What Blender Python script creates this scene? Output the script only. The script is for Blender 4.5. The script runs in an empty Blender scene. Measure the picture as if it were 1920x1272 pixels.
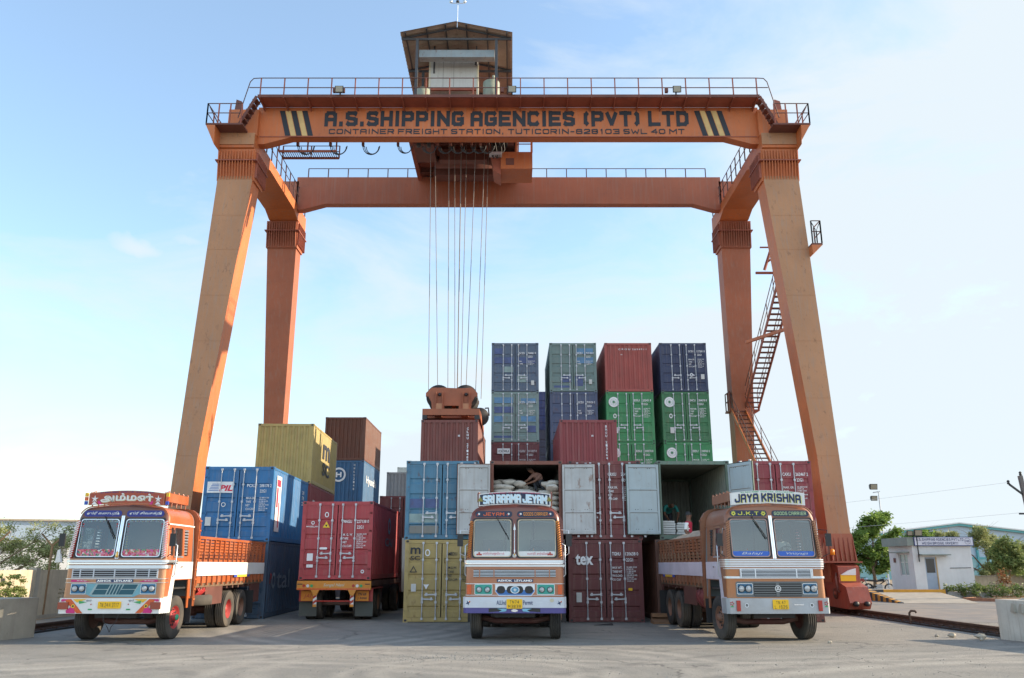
import bpy, math, random
from math import sin, cos, pi, radians, atan2, sqrt
from mathutils import Vector, Matrix
from mathutils.geometry import tessellate_polygon

S = bpy.context.scene
COL = S.collection
# ------------------------------------------------------------------ camera
CAMH = 1.78
cam_d = bpy.data.cameras.new('camera')
cam_d.sensor_width = 36.0
cam_d.lens = 36.0 * 1560 / 1920
cam_d.clip_end = 5000
cam = bpy.data.objects.new('camera', cam_d)
COL.objects.link(cam)
cam.location = (0, 0, CAMH)
cam.rotation_euler = (radians(90 + 15.2), 0, 0)
S.camera = cam

# ------------------------------------------------------------------ light
SUN = Vector((2.6, 0.23, 1.0)).normalized()
SUN_EL = math.asin(SUN.z)
SUN_AZ = atan2(SUN.x, SUN.y)
sd = bpy.data.lights.new('sun', 'SUN')
sd.energy = 3.4
sd.angle = radians(0.5)
sd.color = (1.0, 0.83, 0.62)
so = bpy.data.objects.new('sun', sd)
COL.objects.link(so)
so.location = (60, 5, 40)
so.rotation_euler = SUN.to_track_quat('Z', 'Y').to_euler()

W = bpy.data.worlds.new('World')
S.world = W
W.use_nodes = True
nt = W.node_tree
nt.nodes.clear()
N = nt.nodes.new
L = nt.links.new
out = N('ShaderNodeOutputWorld')
bg = N('ShaderNodeBackground')
bg.inputs[1].default_value = 0.14
sky = N('ShaderNodeTexSky')
sky.sky_type = 'NISHITA'
sky.sun_disc = False
sky.sun_elevation = SUN_EL
sky.sun_rotation = SUN_AZ
sky.air_density = 1.0
sky.dust_density = 0.6
sky.ozone_density = 0.7
tc = N('ShaderNodeTexCoord')
# streaky fair-weather cloud, flatter towards the horizon
mp = N('ShaderNodeMapping')
mp.inputs['Scale'].default_value = (1.2, 1.2, 3.2)
mp.inputs['Rotation'].default_value = (0, 0.25, 0.3)
nz = N('ShaderNodeTexNoise')
nz.inputs['Scale'].default_value = 2.3
nz.inputs['Detail'].default_value = 7
nz.inputs['Roughness'].default_value = 0.6
nz.inputs['Distortion'].default_value = 0.5
sep = N('ShaderNodeSeparateXYZ')
L(tc.outputs['Generated'], mp.inputs['Vector'])
L(mp.outputs[0], nz.inputs['Vector'])
L(tc.outputs['Generated'], sep.inputs[0])
def math_node(op, a, b=None, c=None, clamp=False):
    n = N('ShaderNodeMath')
    n.operation = op
    n.use_clamp = clamp
    for i, v in enumerate((a, b, c)):
        if v is None:
            continue
        if hasattr(v, 'is_output'):
            L(v, n.inputs[i])
        else:
            n.inputs[i].default_value = v
    return n.outputs[0]
# more cloud low down and towards the sun
lowz = math_node('MULTIPLY', sep.outputs['Z'], -0.62)
east = math_node('MULTIPLY', sep.outputs['X'], 0.36)
cov = math_node('ADD', math_node('ADD', nz.outputs['Fac'], lowz), math_node('ADD', east, -0.13))
cl = math_node('MULTIPLY', cov, 3.4, clamp=True)
# two small separate wisps in the clear part
def wisp(d, sx, sz, amt):
    v = N('ShaderNodeVectorMath'); v.operation = 'SUBTRACT'; L(tc.outputs['Generated'], v.inputs[0]); v.inputs[1].default_value = d
    s_ = N('ShaderNodeSeparateXYZ'); L(v.outputs[0], s_.inputs[0])
    wob = math_node('MULTIPLY_ADD', nz2.outputs['Fac'], .05, -.025)
    a = math_node('POWER', math_node('ABSOLUTE', math_node('DIVIDE', s_.outputs[0], sx)), 2.0)
    zz = math_node('ADD', s_.outputs[2], wob)
    b = math_node('POWER', math_node('ABSOLUTE', math_node('DIVIDE', zz, sz)), 2.0)
    e_ = math_node('SUBTRACT', 1.0, math_node('ADD', a, b), clamp=True)
    fr = math_node('GREATER_THAN', sep.outputs['Y'], 0.0)
    return math_node('MULTIPLY', math_node('MULTIPLY', e_, fr), amt)
nz2 = N('ShaderNodeTexNoise'); nz2.inputs['Scale'].default_value = 14; nz2.inputs['Detail'].default_value = 5
L(tc.outputs['Generated'], nz2.inputs['Vector'])
cl = math_node('MAXIMUM', cl, wisp((-.408, .847, .340), .030, .011, .85))
cl = math_node('MAXIMUM', cl, wisp((-.36, .85, .352), .022, .006, .5))
cl = math_node('MULTIPLY_ADD', cl, 0.82, 0.16)
mx = N('ShaderNodeMix')
mx.data_type = 'RGBA'
L(cl, mx.inputs['Factor'])
tint = N('ShaderNodeVectorMath'); tint.operation = 'MULTIPLY'; tint.inputs[1].default_value = (.88, 1.0, 1.05)
L(sky.outputs[0], tint.inputs[0]); L(tint.outputs[0], mx.inputs['A'])
# cloud: brightened behind the camera, out of view, added as fill for shaded fronts
back = math_node('MULTIPLY', sep.outputs['Y'], -1.0, clamp=True)
bright = math_node('MULTIPLY_ADD', back, 1.15, 1.0)
cc = N('ShaderNodeVectorMath'); cc.operation = 'SCALE'
cc.inputs[0].default_value = (2.32, 2.58, 2.76)
L(bright, cc.inputs['Scale'])
L(cc.outputs[0], mx.inputs['B'])
L(mx.outputs['Result'], bg.inputs[0])
L(bg.outputs[0], out.inputs[0])
S.view_settings.view_transform = 'Standard'
S.view_settings.look = 'None'
S.view_settings.gamma = 1
S.view_settings.exposure = 1.35
S.cycles.max_bounces = 6
S.cycles.diffuse_bounces = 3
S.cycles.transparent_max_bounces = 12
try:
    S.cycles.use_denoising = True
except Exception:
    pass

# ------------------------------------------------------------------ materials
def lin(c):
    if isinstance(c, str):
        c = c.lstrip('#')
        c = [int(c[i:i + 2], 16) / 255 for i in (0, 2, 4)]
        return tuple(x / 12.92 if x <= 0.04045 else ((x + 0.055) / 1.055) ** 2.4 for x in c)
    return tuple(c)

MATS = {}
def mat(name, col=(.5, .5, .5), rough=.55, metal=0.0, var=.12, scale=2.0, stretch=(1, 1, 1), rust=0.0,
        rustcol=(.16, .06, .025), bump=0.0, bscale=30, objcol=False, coat=0.0, emit=0.0, streak=0.0, spec=.5, dust=0.0):
    if name in MATS:
        return MATS[name]
    m = bpy.data.materials.new(name)
    MATS[name] = m
    m.use_nodes = True
    t = m.node_tree
    t.nodes.clear()
    n, l = t.nodes.new, t.links.new
    o = n('ShaderNodeOutputMaterial')
    p = n('ShaderNodeBsdfPrincipled')
    l(p.outputs[0], o.inputs[0])
    c = lin(col)
    p.inputs['Roughness'].default_value = rough
    p.inputs['Metallic'].default_value = metal
    p.inputs['Specular IOR Level'].default_value = spec
    p.inputs['Coat Weight'].default_value = coat
    p.inputs['Coat Roughness'].default_value = .12
    tcn = n('ShaderNodeTexCoord')
    oi = n('ShaderNodeObjectInfo')
    vm = n('ShaderNodeVectorMath'); vm.operation = 'SCALE'
    vm.inputs[0].default_value = (37, 23, 51)
    l(oi.outputs['Random'], vm.inputs['Scale'])
    va = n('ShaderNodeVectorMath'); va.operation = 'ADD'
    l(tcn.outputs['Object'], va.inputs[0]); l(vm.outputs[0], va.inputs[1])
    mpn = n('ShaderNodeMapping'); mpn.inputs['Scale'].default_value = stretch
    l(va.outputs[0], mpn.inputs['Vector'])
    nz1 = n('ShaderNodeTexNoise'); nz1.inputs['Scale'].default_value = scale
    nz1.inputs['Detail'].default_value = 6; nz1.inputs['Roughness'].default_value = .6
    l(mpn.outputs[0], nz1.inputs['Vector'])
    mr = n('ShaderNodeMapRange')
    mr.inputs['From Min'].default_value = .3; mr.inputs['From Max'].default_value = .7
    mr.inputs['To Min'].default_value = 1 - var; mr.inputs['To Max'].default_value = 1 + var
    l(nz1.outputs['Fac'], mr.inputs['Value'])
    mul = n('ShaderNodeMix'); mul.data_type = 'RGBA'; mul.blend_type = 'MULTIPLY'
    mul.inputs['Factor'].default_value = 1
    if objcol:
        l(oi.outputs['Color'], mul.inputs['A'])
    else:
        mul.inputs['A'].default_value = (*c, 1)
    cmb = n('ShaderNodeCombineColor')
    for k in range(3):
        l(mr.outputs[0], cmb.inputs[k])
    l(cmb.outputs[0], mul.inputs['B'])
    cur = mul.outputs['Result']
    if streak > 0:      # vertical rain streaks, paler chalky paint
        m2 = n('ShaderNodeMapping'); m2.inputs['Scale'].default_value = (9, 9, .45)
        l(va.outputs[0], m2.inputs['Vector'])
        n2 = n('ShaderNodeTexNoise'); n2.inputs['Scale'].default_value = 1.3; n2.inputs['Detail'].default_value = 5
        l(m2.outputs[0], n2.inputs['Vector'])
        r2 = n('ShaderNodeMapRange'); r2.inputs['From Min'].default_value = .5; r2.inputs['From Max'].default_value = .75
        r2.inputs['To Max'].default_value = streak
        l(n2.outputs['Fac'], r2.inputs['Value'])
        mm = n('ShaderNodeMix'); mm.data_type = 'RGBA'
        l(r2.outputs[0], mm.inputs['Factor']); l(cur, mm.inputs['A'])
        mm.inputs['B'].default_value = (.30, .24, .19, 1)
        cur = mm.outputs['Result']
    if rust > 0 or objcol:
        m3 = n('ShaderNodeMapping'); m3.inputs['Scale'].default_value = (2.2, 2.2, 1.0)
        l(va.outputs[0], m3.inputs['Vector'])
        n3 = n('ShaderNodeTexNoise'); n3.inputs['Scale'].default_value = 2.6; n3.inputs['Detail'].default_value = 9
        n3.inputs['Roughness'].default_value = .72
        l(m3.outputs[0], n3.inputs['Vector'])
        r3 = n('ShaderNodeMapRange'); r3.inputs['From Min'].default_value = .575; r3.inputs['From Max'].default_value = .67
        l(n3.outputs['Fac'], r3.inputs['Value'])
        mu = n('ShaderNodeMath'); mu.operation = 'MULTIPLY'; mu.use_clamp = True
        l(r3.outputs[0], mu.inputs[0])
        if objcol:
            l(oi.outputs['Alpha'], mu.inputs[1])
        else:
            mu.inputs[1].default_value = rust
        mm = n('ShaderNodeMix'); mm.data_type = 'RGBA'
        l(mu.outputs[0], mm.inputs['Factor']); l(cur, mm.inputs['A'])
        mm.inputs['B'].default_value = (*rustcol, 1)
        cur = mm.outputs['Result']
    if dust > 0:
        n4 = n('ShaderNodeTexNoise'); n4.inputs['Scale'].default_value = 1.1; n4.inputs['Detail'].default_value = 8
        l(va.outputs[0], n4.inputs['Vector'])
        r4 = n('ShaderNodeMapRange'); r4.inputs['From Min'].default_value = .4; r4.inputs['From Max'].default_value = .75
        r4.inputs['To Max'].default_value = dust
        l(n4.outputs['Fac'], r4.inputs['Value'])
        mm = n('ShaderNodeMix'); mm.data_type = 'RGBA'
        l(r4.outputs[0], mm.inputs['Factor']); l(cur, mm.inputs['A'])
        mm.inputs['B'].default_value = (.33, .27, .2, 1)
        cur = mm.outputs['Result']
    l(cur, p.inputs['Base Color'])
    if emit > 0:
        l(cur, p.inputs['Emission Color']); p.inputs['Emission Strength'].default_value = emit
    # roughness breakup
    rr = n('ShaderNodeMapRange'); rr.inputs['To Min'].default_value = max(.03, rough - .1); rr.inputs['To Max'].default_value = min(1, rough + .15)
    l(nz1.outputs['Fac'], rr.inputs['Value']); l(rr.outputs[0], p.inputs['Roughness'])
    if bump > 0:
        nb = n('ShaderNodeTexNoise'); nb.inputs['Scale'].default_value = bscale; nb.inputs['Detail'].default_value = 5
        l(tcn.outputs['Object'], nb.inputs['Vector'])
        b = n('ShaderNodeBump'); b.inputs['Strength'].default_value = bump; b.inputs['Distance'].default_value = .02 if bscale > 3 else .06
        l(nb.outputs['Fac'], b.inputs['Height']); l(b.outputs[0], p.inputs['Normal'])
    return m

def simple(name, col=(.5, .5, .5), rough=.6, metal=0.0, **k):
    return mat(name, col, rough, metal, var=k.pop('var', .06), **k)

def glass_mat(name, tint=(.62, .72, .72), refl=.075, gloss=(.85, .95, 1.0)):
    m = bpy.data.materials.new(name); m.use_nodes = True
    t = m.node_tree; t.nodes.clear(); n, l = t.nodes.new, t.links.new
    o = n('ShaderNodeOutputMaterial'); mxs = n('ShaderNodeMixShader')
    tr = n('ShaderNodeBsdfTransparent'); tr.inputs[0].default_value = (*tint, 1)
    gl = n('ShaderNodeBsdfGlossy'); gl.inputs['Roughness'].default_value = .03; gl.inputs[0].default_value = (*gloss, 1)
    df = n('ShaderNodeBsdfDiffuse'); df.inputs[0].default_value = (.35, .36, .34, 1)
    lw = n('ShaderNodeLayerWeight'); lw.inputs[0].default_value = .3
    ad = n('ShaderNodeMath'); ad.operation = 'ADD'; ad.use_clamp = True; ad.inputs[1].default_value = refl
    l(lw.outputs['Fresnel'], ad.inputs[0])
    mx2 = n('ShaderNodeMixShader'); mx2.inputs[0].default_value = .07     # film of dust on the pane
    l(tr.outputs[0], mx2.inputs[1]); l(df.outputs[0], mx2.inputs[2])
    l(ad.outputs[0], mxs.inputs[0]); l(mx2.outputs[0], mxs.inputs[1]); l(gl.outputs[0], mxs.inputs[2])
    l(mxs.outputs[0], o.inputs[0])
    MATS[name] = m
    return m

# ------------------------------------------------------------------ geometry helpers
def I3(p):
    return Vector(p)

_txt = {}
def text_geo(s, bold=.0, shear=0.0):
    key = (s, bold, shear)
    if key in _txt:
        return _txt[key]
    cu = bpy.data.curves.new('lettering', 'FONT')
    cu.body = s; cu.size = 1; cu.offset = bold; cu.resolution_u = 2; cu.shear = shear
    ob = bpy.data.objects.new('lettering', cu)
    me = ob.to_mesh()
    vs = [(v.co.x, v.co.y) for v in me.vertices]
    fs = [tuple(p.vertices) for p in me.polygons]
    ob.to_mesh_clear()
    bpy.data.objects.remove(ob); bpy.data.curves.remove(cu)
    if vs:
        x0 = min(v[0] for v in vs); x1 = max(v[0] for v in vs)
        y0 = min(v[1] for v in vs); y1 = max(v[1] for v in vs)
        vs = [((v[0] - x0) / (x1 - x0 + 1e-9), (v[1] - y0) / (y1 - y0 + 1e-9)) for v in vs]
    _txt[key] = (vs, fs)
    return _txt[key]

# heavy sign-painter's capitals: centre lines on a unit box, drawn as thick strokes
_S = {'A': ['0,0 0,.8 .2,1 .8,1 1,.8 1,0', '0,.42 1,.42'], 'B': ['0,0 0,1 .8,1 1,.85 1,.65 .8,.5 1,.35 1,.15 .8,0 0,0', '0,.5 .8,.5'], 'C': ['1,.86 .8,1 .2,1 0,.85 0,.15 .2,0 .8,0 1,.14'],
 'D': ['0,0 0,1 .75,1 1,.8 1,.2 .75,0 0,0'], 'E': ['1,1 0,1 0,0 1,0', '0,.5 .85,.5'], 'F': ['1,1 0,1 0,0', '0,.5 .85,.5'], 'G': ['1,.88 .85,1 .2,1 0,.85 0,.15 .2,0 .8,0 1,.15 1,.45 .6,.45'],
 'H': ['0,0 0,1', '1,0 1,1', '0,.5 1,.5'], 'I': ['.5,0 .5,1'], 'J': ['1,1 1,.15 .8,0 .2,0 0,.2 0,.3'], 'K': ['0,0 0,1', '1,1 .1,.45', '.35,.6 1,0'], 'L': ['0,1 0,0 1,0'], 'M': ['0,0 0,1 .5,.4 1,1 1,0'], 'N': ['0,0 0,1 1,0 1,1'],
 'O': ['.2,0 0,.15 0,.85 .2,1 .8,1 1,.85 1,.15 .8,0 .2,0'], 'P': ['0,0 0,1 .8,1 1,.85 1,.55 .8,.42 0,.42'], 'R': ['0,0 0,1 .8,1 1,.85 1,.6 .8,.47 0,.47', '.5,.47 1,0'], 'S': ['1,.9 .8,1 .2,1 0,.85 0,.65 .2,.53 .8,.47 1,.35 1,.15 .8,0 .2,0 0,.1'],
 'T': ['0,1 1,1', '.5,1 .5,0'], 'U': ['0,1 0,.15 .2,0 .8,0 1,.15 1,1'], 'V': ['0,1 .5,0 1,1'], 'W': ['0,1 .22,0 .5,.6 .78,0 1,1'], 'X': ['0,0 1,1', '0,1 1,0'], 'Y': ['0,1 .5,.45 1,1', '.5,.45 .5,0'], 'Z': ['0,1 1,1 0,0 1,0'],
 '0': ['.2,0 0,.2 0,.8 .2,1 .8,1 1,.8 1,.2 .8,0 .2,0'], '1': ['.3,.8 .6,1 .6,0'], '2': ['0,.8 .2,1 .8,1 1,.85 1,.6 0,.15 0,0 1,0'], '3': ['0,1 1,1 1,.5 .3,.5', '1,.5 1,0 0,0'], '4': ['.8,0 .8,1 0,.35 1,.35'], '6': ['1,.85 .8,1 .2,1 0,.85 0,.15 .2,0 .8,0 1,.15 1,.42 .8,.55 0,.55'],
 '7': ['0,1 1,1 .4,0'], '8': ['.2,.52 0,.7 0,.85 .2,1 .8,1 1,.85 1,.7 .8,.52 .2,.52 0,.35 0,.15 .2,0 .8,0 1,.15 1,.35 .8,.52'], '9': ['1,.45 .2,.45 0,.6 0,.85 .2,1 .8,1 1,.85 1,.15 .8,0 0,0'],
 '-': ['.1,.45 .9,.45'], '.': ['.5,0 .5,.04'], ',': ['.5,.02 .4,-.12'], '(': ['.9,1 .5,.8 .5,.2 .9,0'], ')': ['.1,1 .5,.8 .5,.2 .1,0'], '&': ['1,0 .2,.75 .35,1 .6,.8 0,.3 .2,0 .6,0 1,.35']}
_NW = {'I': .35, '.': .32, ',': .32, ' ': .55, '(': .6, ')': .6, '1': .7, '-': .7, 'M': 1.2, 'W': 1.3, 'N': 1.05}
def block_geo(s, sw=.24, gap=.34, cw=.85):
    """unit-box glyph strokes laid out and normalised like text_geo"""
    vs = []; fs = []; x = 0; z = []; nq = 0
    for ch in s:
        w_ = _NW.get(ch, 1.0) * cw
        for ln in _S.get(ch, ()):
            pts = [tuple(float(q) for q in p.split(',')) for p in ln.split()]
            pts = [(x + (p[0] if ch not in 'I.,' else .5) * max(.02, w_ - sw * .55) , p[1] * (1 - sw) + sw / 2) for p in pts]
            for a, b in zip(pts, pts[1:]):
                d = Vector((b[0] - a[0], b[1] - a[1])); l_ = d.length or 1; d /= l_; n_ = Vector((-d.y, d.x)) * sw / 2
                # horizontal bars of big letters are a little thinner
                if abs(d.y) < .2: n_ = n_ * .82
                e = d * (sw / 2 if (abs(d.x) < .05 or abs(d.y) < .05) else sw * .22)
                A = Vector(a) - e; B = Vector(b) + e; q = len(vs)
                if l_ < .02 and False: pass
                vs += [A - n_, B - n_, B + n_, A + n_]; z += [nq % 7] * 4; nq += 1; fs.append((q, q + 1, q + 2, q + 3))
        x += w_ + gap if ch != ' ' else w_ * .8
    x0 = min(v.x for v in vs); x1 = max(v.x for v in vs)
    return [((v.x - x0) / (x1 - x0), v.y) for v in vs], fs, z
class MB:
    def __init__(s):
        s.v = []; s.f = []; s.mi = []; s.sm = []; s.mats = []
    def m(s, mt):
        if mt not in s.mats:
            s.mats.append(mt)
        return s.mats.index(mt)
    def add(s, vs, fs, mt, smooth=False):
        b = len(s.v); k = s.m(mt)
        s.v.extend(tuple(v) for v in vs)
        for f in fs:
            s.f.append(tuple(b + i for i in f)); s.mi.append(k); s.sm.append(smooth)
        return s
    def box(s, x0, x1, y0, y1, z0, z1, mt):
        vs = [(x, y, z) for z in (z0, z1) for y in (y0, y1) for x in (x0, x1)]
        fs = [(0, 2, 3, 1), (4, 5, 7, 6), (0, 1, 5, 4), (2, 6, 7, 3), (0, 4, 6, 2), (1, 3, 7, 5)]
        return s.add(vs, fs, mt)
    def cbox(s, c, d, mt):
        return s.box(c[0] - d[0] / 2, c[0] + d[0] / 2, c[1] - d[1] / 2, c[1] + d[1] / 2, c[2] - d[2] / 2, c[2] + d[2] / 2, mt)
    def hexa(s, p, mt):   # 8 corners: bottom 4 (ccw), top 4
        return s.add(p, [(3, 2, 1, 0), (4, 5, 6, 7), (0, 1, 5, 4), (1, 2, 6, 5), (2, 3, 7, 6), (3, 0, 4, 7)], mt)
    def bar(s, a, b, w, h, mt, up=(0, 0, 1)):
        a, b = Vector(a), Vector(b); d = (b - a).normalized(); u = Vector(up)
        if abs(d.dot(u)) > .98: u = Vector((0, 1, 0))
        r = d.cross(u).normalized(); u = r.cross(d).normalized()
        p = []
        for q in (a, b):
            p += [q - r * w / 2 - u * h / 2, q + r * w / 2 - u * h / 2, q + r * w / 2 + u * h / 2, q - r * w / 2 + u * h / 2]
        return s.hexa(p, mt)
    def tube(s, pts, r, mt, n=8, caps=True, smooth=True):
        pts = [Vector(p) for p in pts]; k = len(pts)
        rs = r if isinstance(r, (list, tuple)) else [r] * k
        vs = []; prev = None
        for i, p in enumerate(pts):
            d = (pts[min(i + 1, k - 1)] - pts[max(i - 1, 0)])
            if d.length < 1e-9: d = Vector((0, 0, 1))
            d.normalize()
            if prev is None:
                u = Vector((0, 0, 1)) if abs(d.z) < .9 else Vector((1, 0, 0))
                a = d.cross(u).normalized()
            else:
                a = (prev - d * prev.dot(d))
                if a.length < 1e-6: a = d.orthogonal()
                a.normalize()
            prev = a
            b = d.cross(a)
            for j in range(n):
                t = 2 * pi * j / n
                vs.append(p + (a * cos(t) + b * sin(t)) * rs[i])
        fs = [(i * n + j, i * n + (j + 1) % n, (i + 1) * n + (j + 1) % n, (i + 1) * n + j) for i in range(k - 1) for j in range(n)]
        s.add(vs, fs, mt, smooth)
        if caps:
            s.add(vs[:n], [tuple(reversed(range(n)))], mt); s.add(vs[-n:], [tuple(range(n))], mt)
        return s
    def lathe(s, prof, mt, n=24, axis='x', c=(0, 0, 0), smooth=True):
        vs = []
        for (a, r) in prof:
            for j in range(n):
                t = 2 * pi * j / n
                if axis == 'x': vs.append((c[0] + a, c[1] + r * cos(t), c[2] + r * sin(t)))
                elif axis == 'y': vs.append((c[0] + r * cos(t), c[1] + a, c[2] + r * sin(t)))
                else: vs.append((c[0] + r * cos(t), c[1] + r * sin(t), c[2] + a))
        fs = [(i * n + j, i * n + (j + 1) % n, (i + 1) * n + (j + 1) % n, (i + 1) * n + j) for i in range(len(prof) - 1) for j in range(n)]
        return s.add(vs, fs, mt, smooth)
    def poly(s, outer, fn, mt, th=0.0, holes=(), side=None):
        """flat polygon with holes in (u, v); fn(u, v, w) -> xyz; w from 0 to th"""
        loops = [list(outer)] + [list(h) for h in holes]
        flat = [p for lp in loops for p in lp]
        tris = tessellate_polygon([[Vector((p[0], p[1], 0)) for p in lp] for lp in loops])
        s.add([fn(p[0], p[1], 0) for p in flat], [tuple(t) for t in tris], mt)
        if th:
            s.add([fn(p[0], p[1], th) for p in flat], [tuple(reversed(t)) for t in tris], mt)
            for lp in loops:
                n = len(lp)
                vs = [fn(p[0], p[1], 0) for p in lp] + [fn(p[0], p[1], th) for p in lp]
                s.add(vs, [(i, (i + 1) % n, n + (i + 1) % n, n + i) for i in range(n)], side or mt)
        return s
    def text(s, st, u0, u1, v0, v1, fn, mt, bold=.02, shear=0.0, w=0.0):
        vs, fs = text_geo(st, bold, shear)
        return s.add([fn(u0 + (u1 - u0) * a, v0 + (v1 - v0) * b, w) for a, b in vs], fs, mt)
    def block(s, st, u0, u1, v0, v1, fn, mt, sw=.24, gap=.34, lift=.0007, ny=-1, cw=.85):
        vs, fs, z = block_geo(st, sw, gap, cw)
        out_ = []
        for (a, b), k in zip(vs, z):
            p = fn(u0 + (u1 - u0) * a, v0 + (v1 - v0) * b, 0); out_.append((p[0], p[1] + ny * k * lift, p[2]))
        return s.add(out_, fs, mt)
    def build(s, name, parent=None, loc=(0, 0, 0), rot=(0, 0, 0), color=None, bevel=0.0):
        me = bpy.data.meshes.new(name)
        me.from_pydata(s.v, [], s.f)
        for mt in s.mats: me.materials.append(mt)
        me.polygons.foreach_set('material_index', s.mi)
        me.polygons.foreach_set('use_smooth', s.sm)
        me.update()
        return link(me, name, parent, loc, rot, color, bevel)

def link(me, name, parent=None, loc=(0, 0, 0), rot=(0, 0, 0), color=None, bevel=0.0):
    o = bpy.data.objects.new(name, me)
    COL.objects.link(o)
    o.location = loc; o.rotation_euler = rot
    if parent: o.parent = parent
    if color: o.color = color
    if bevel:
        b = o.modifiers.new('bevel', 'BEVEL'); b.width = bevel; b.segments = 2; b.limit_method = 'ANGLE'
    return o

def empty(name, loc=(0, 0, 0), rz=0.0, parent=None):
    o = bpy.data.objects.new(name, None)
    COL.objects.link(o); o.location = loc; o.rotation_euler = (0, 0, rz); o.empty_display_size = .3
    if parent: o.parent = parent
    return o

def tag(o, label=None, cat=None, group=None, kind=None):
    if label: o['label'] = label
    if cat: o['category'] = cat
    if group: o['group'] = group
    if kind: o['kind'] = kind
    return o

def copy_tree(o, parent=None):
    c = o.copy(); COL.objects.link(c)
    if parent: c.parent = parent
    for ch in list(o.children):
        copy_tree(ch, c)
    return c

def XZ(y):   # plane facing the camera (-Y outward) at depth y
    return lambda u, v, w: (u, y + w, v)

def rrect(x0, x1, z0, z1, r, n=4):
    pts = []
    for cx, cz, a0 in ((x1 - r, z0 + r, -90), (x1 - r, z1 - r, 0), (x0 + r, z1 - r, 90), (x0 + r, z0 + r, 180)):
        for i in range(n + 1):
            a = radians(a0 + 90 * i / n)
            pts.append((cx + r * cos(a), cz + r * sin(a)))
    return pts

def disc(cx, cz, r, n=20, rz=None):
    rz = rz or r
    return [(cx + r * cos(2 * pi * i / n), cz + rz * sin(2 * pi * i / n)) for i in range(n)]

def star(cx, cz, r, r2, k=5, a0=90):
    return [(cx + (r if i % 2 == 0 else r2) * cos(radians(a0 + 180 * i / k)), cz + (r if i % 2 == 0 else r2) * sin(radians(a0 + 180 * i / k))) for i in range(2 * k)]

# common materials
ZINC = mat('galvanised_steel', (.48, .50, .53), .45, .35, rust=.35)
RUBBER = mat('tyre_rubber', (.035, .034, .033), .85, dust=.35, bump=.2)
BLACK = simple('black_paint', (.02, .02, .022), .5)
DARK = simple('dark_steel', (.035, .033, .032), .7)
WHITE = mat('white_paint', (.72, .72, .70), .5, var=.08, dust=.12)
LETW = mat('white_lettering', (.75, .76, .76), .6, var=.12, rust=.35, rustcol=(.3, .25, .22))
LETK = mat('black_lettering', (.022, .026, .035), .6, var=.1)
CHROME = simple('chrome', (.78, .80, .83), .14, 1.0)
ALU = simple('aluminium_trim', (.62, .66, .70), .32, .8)
YELPL = simple('yellow_plate', (.85, .50, .01), .5)
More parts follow.
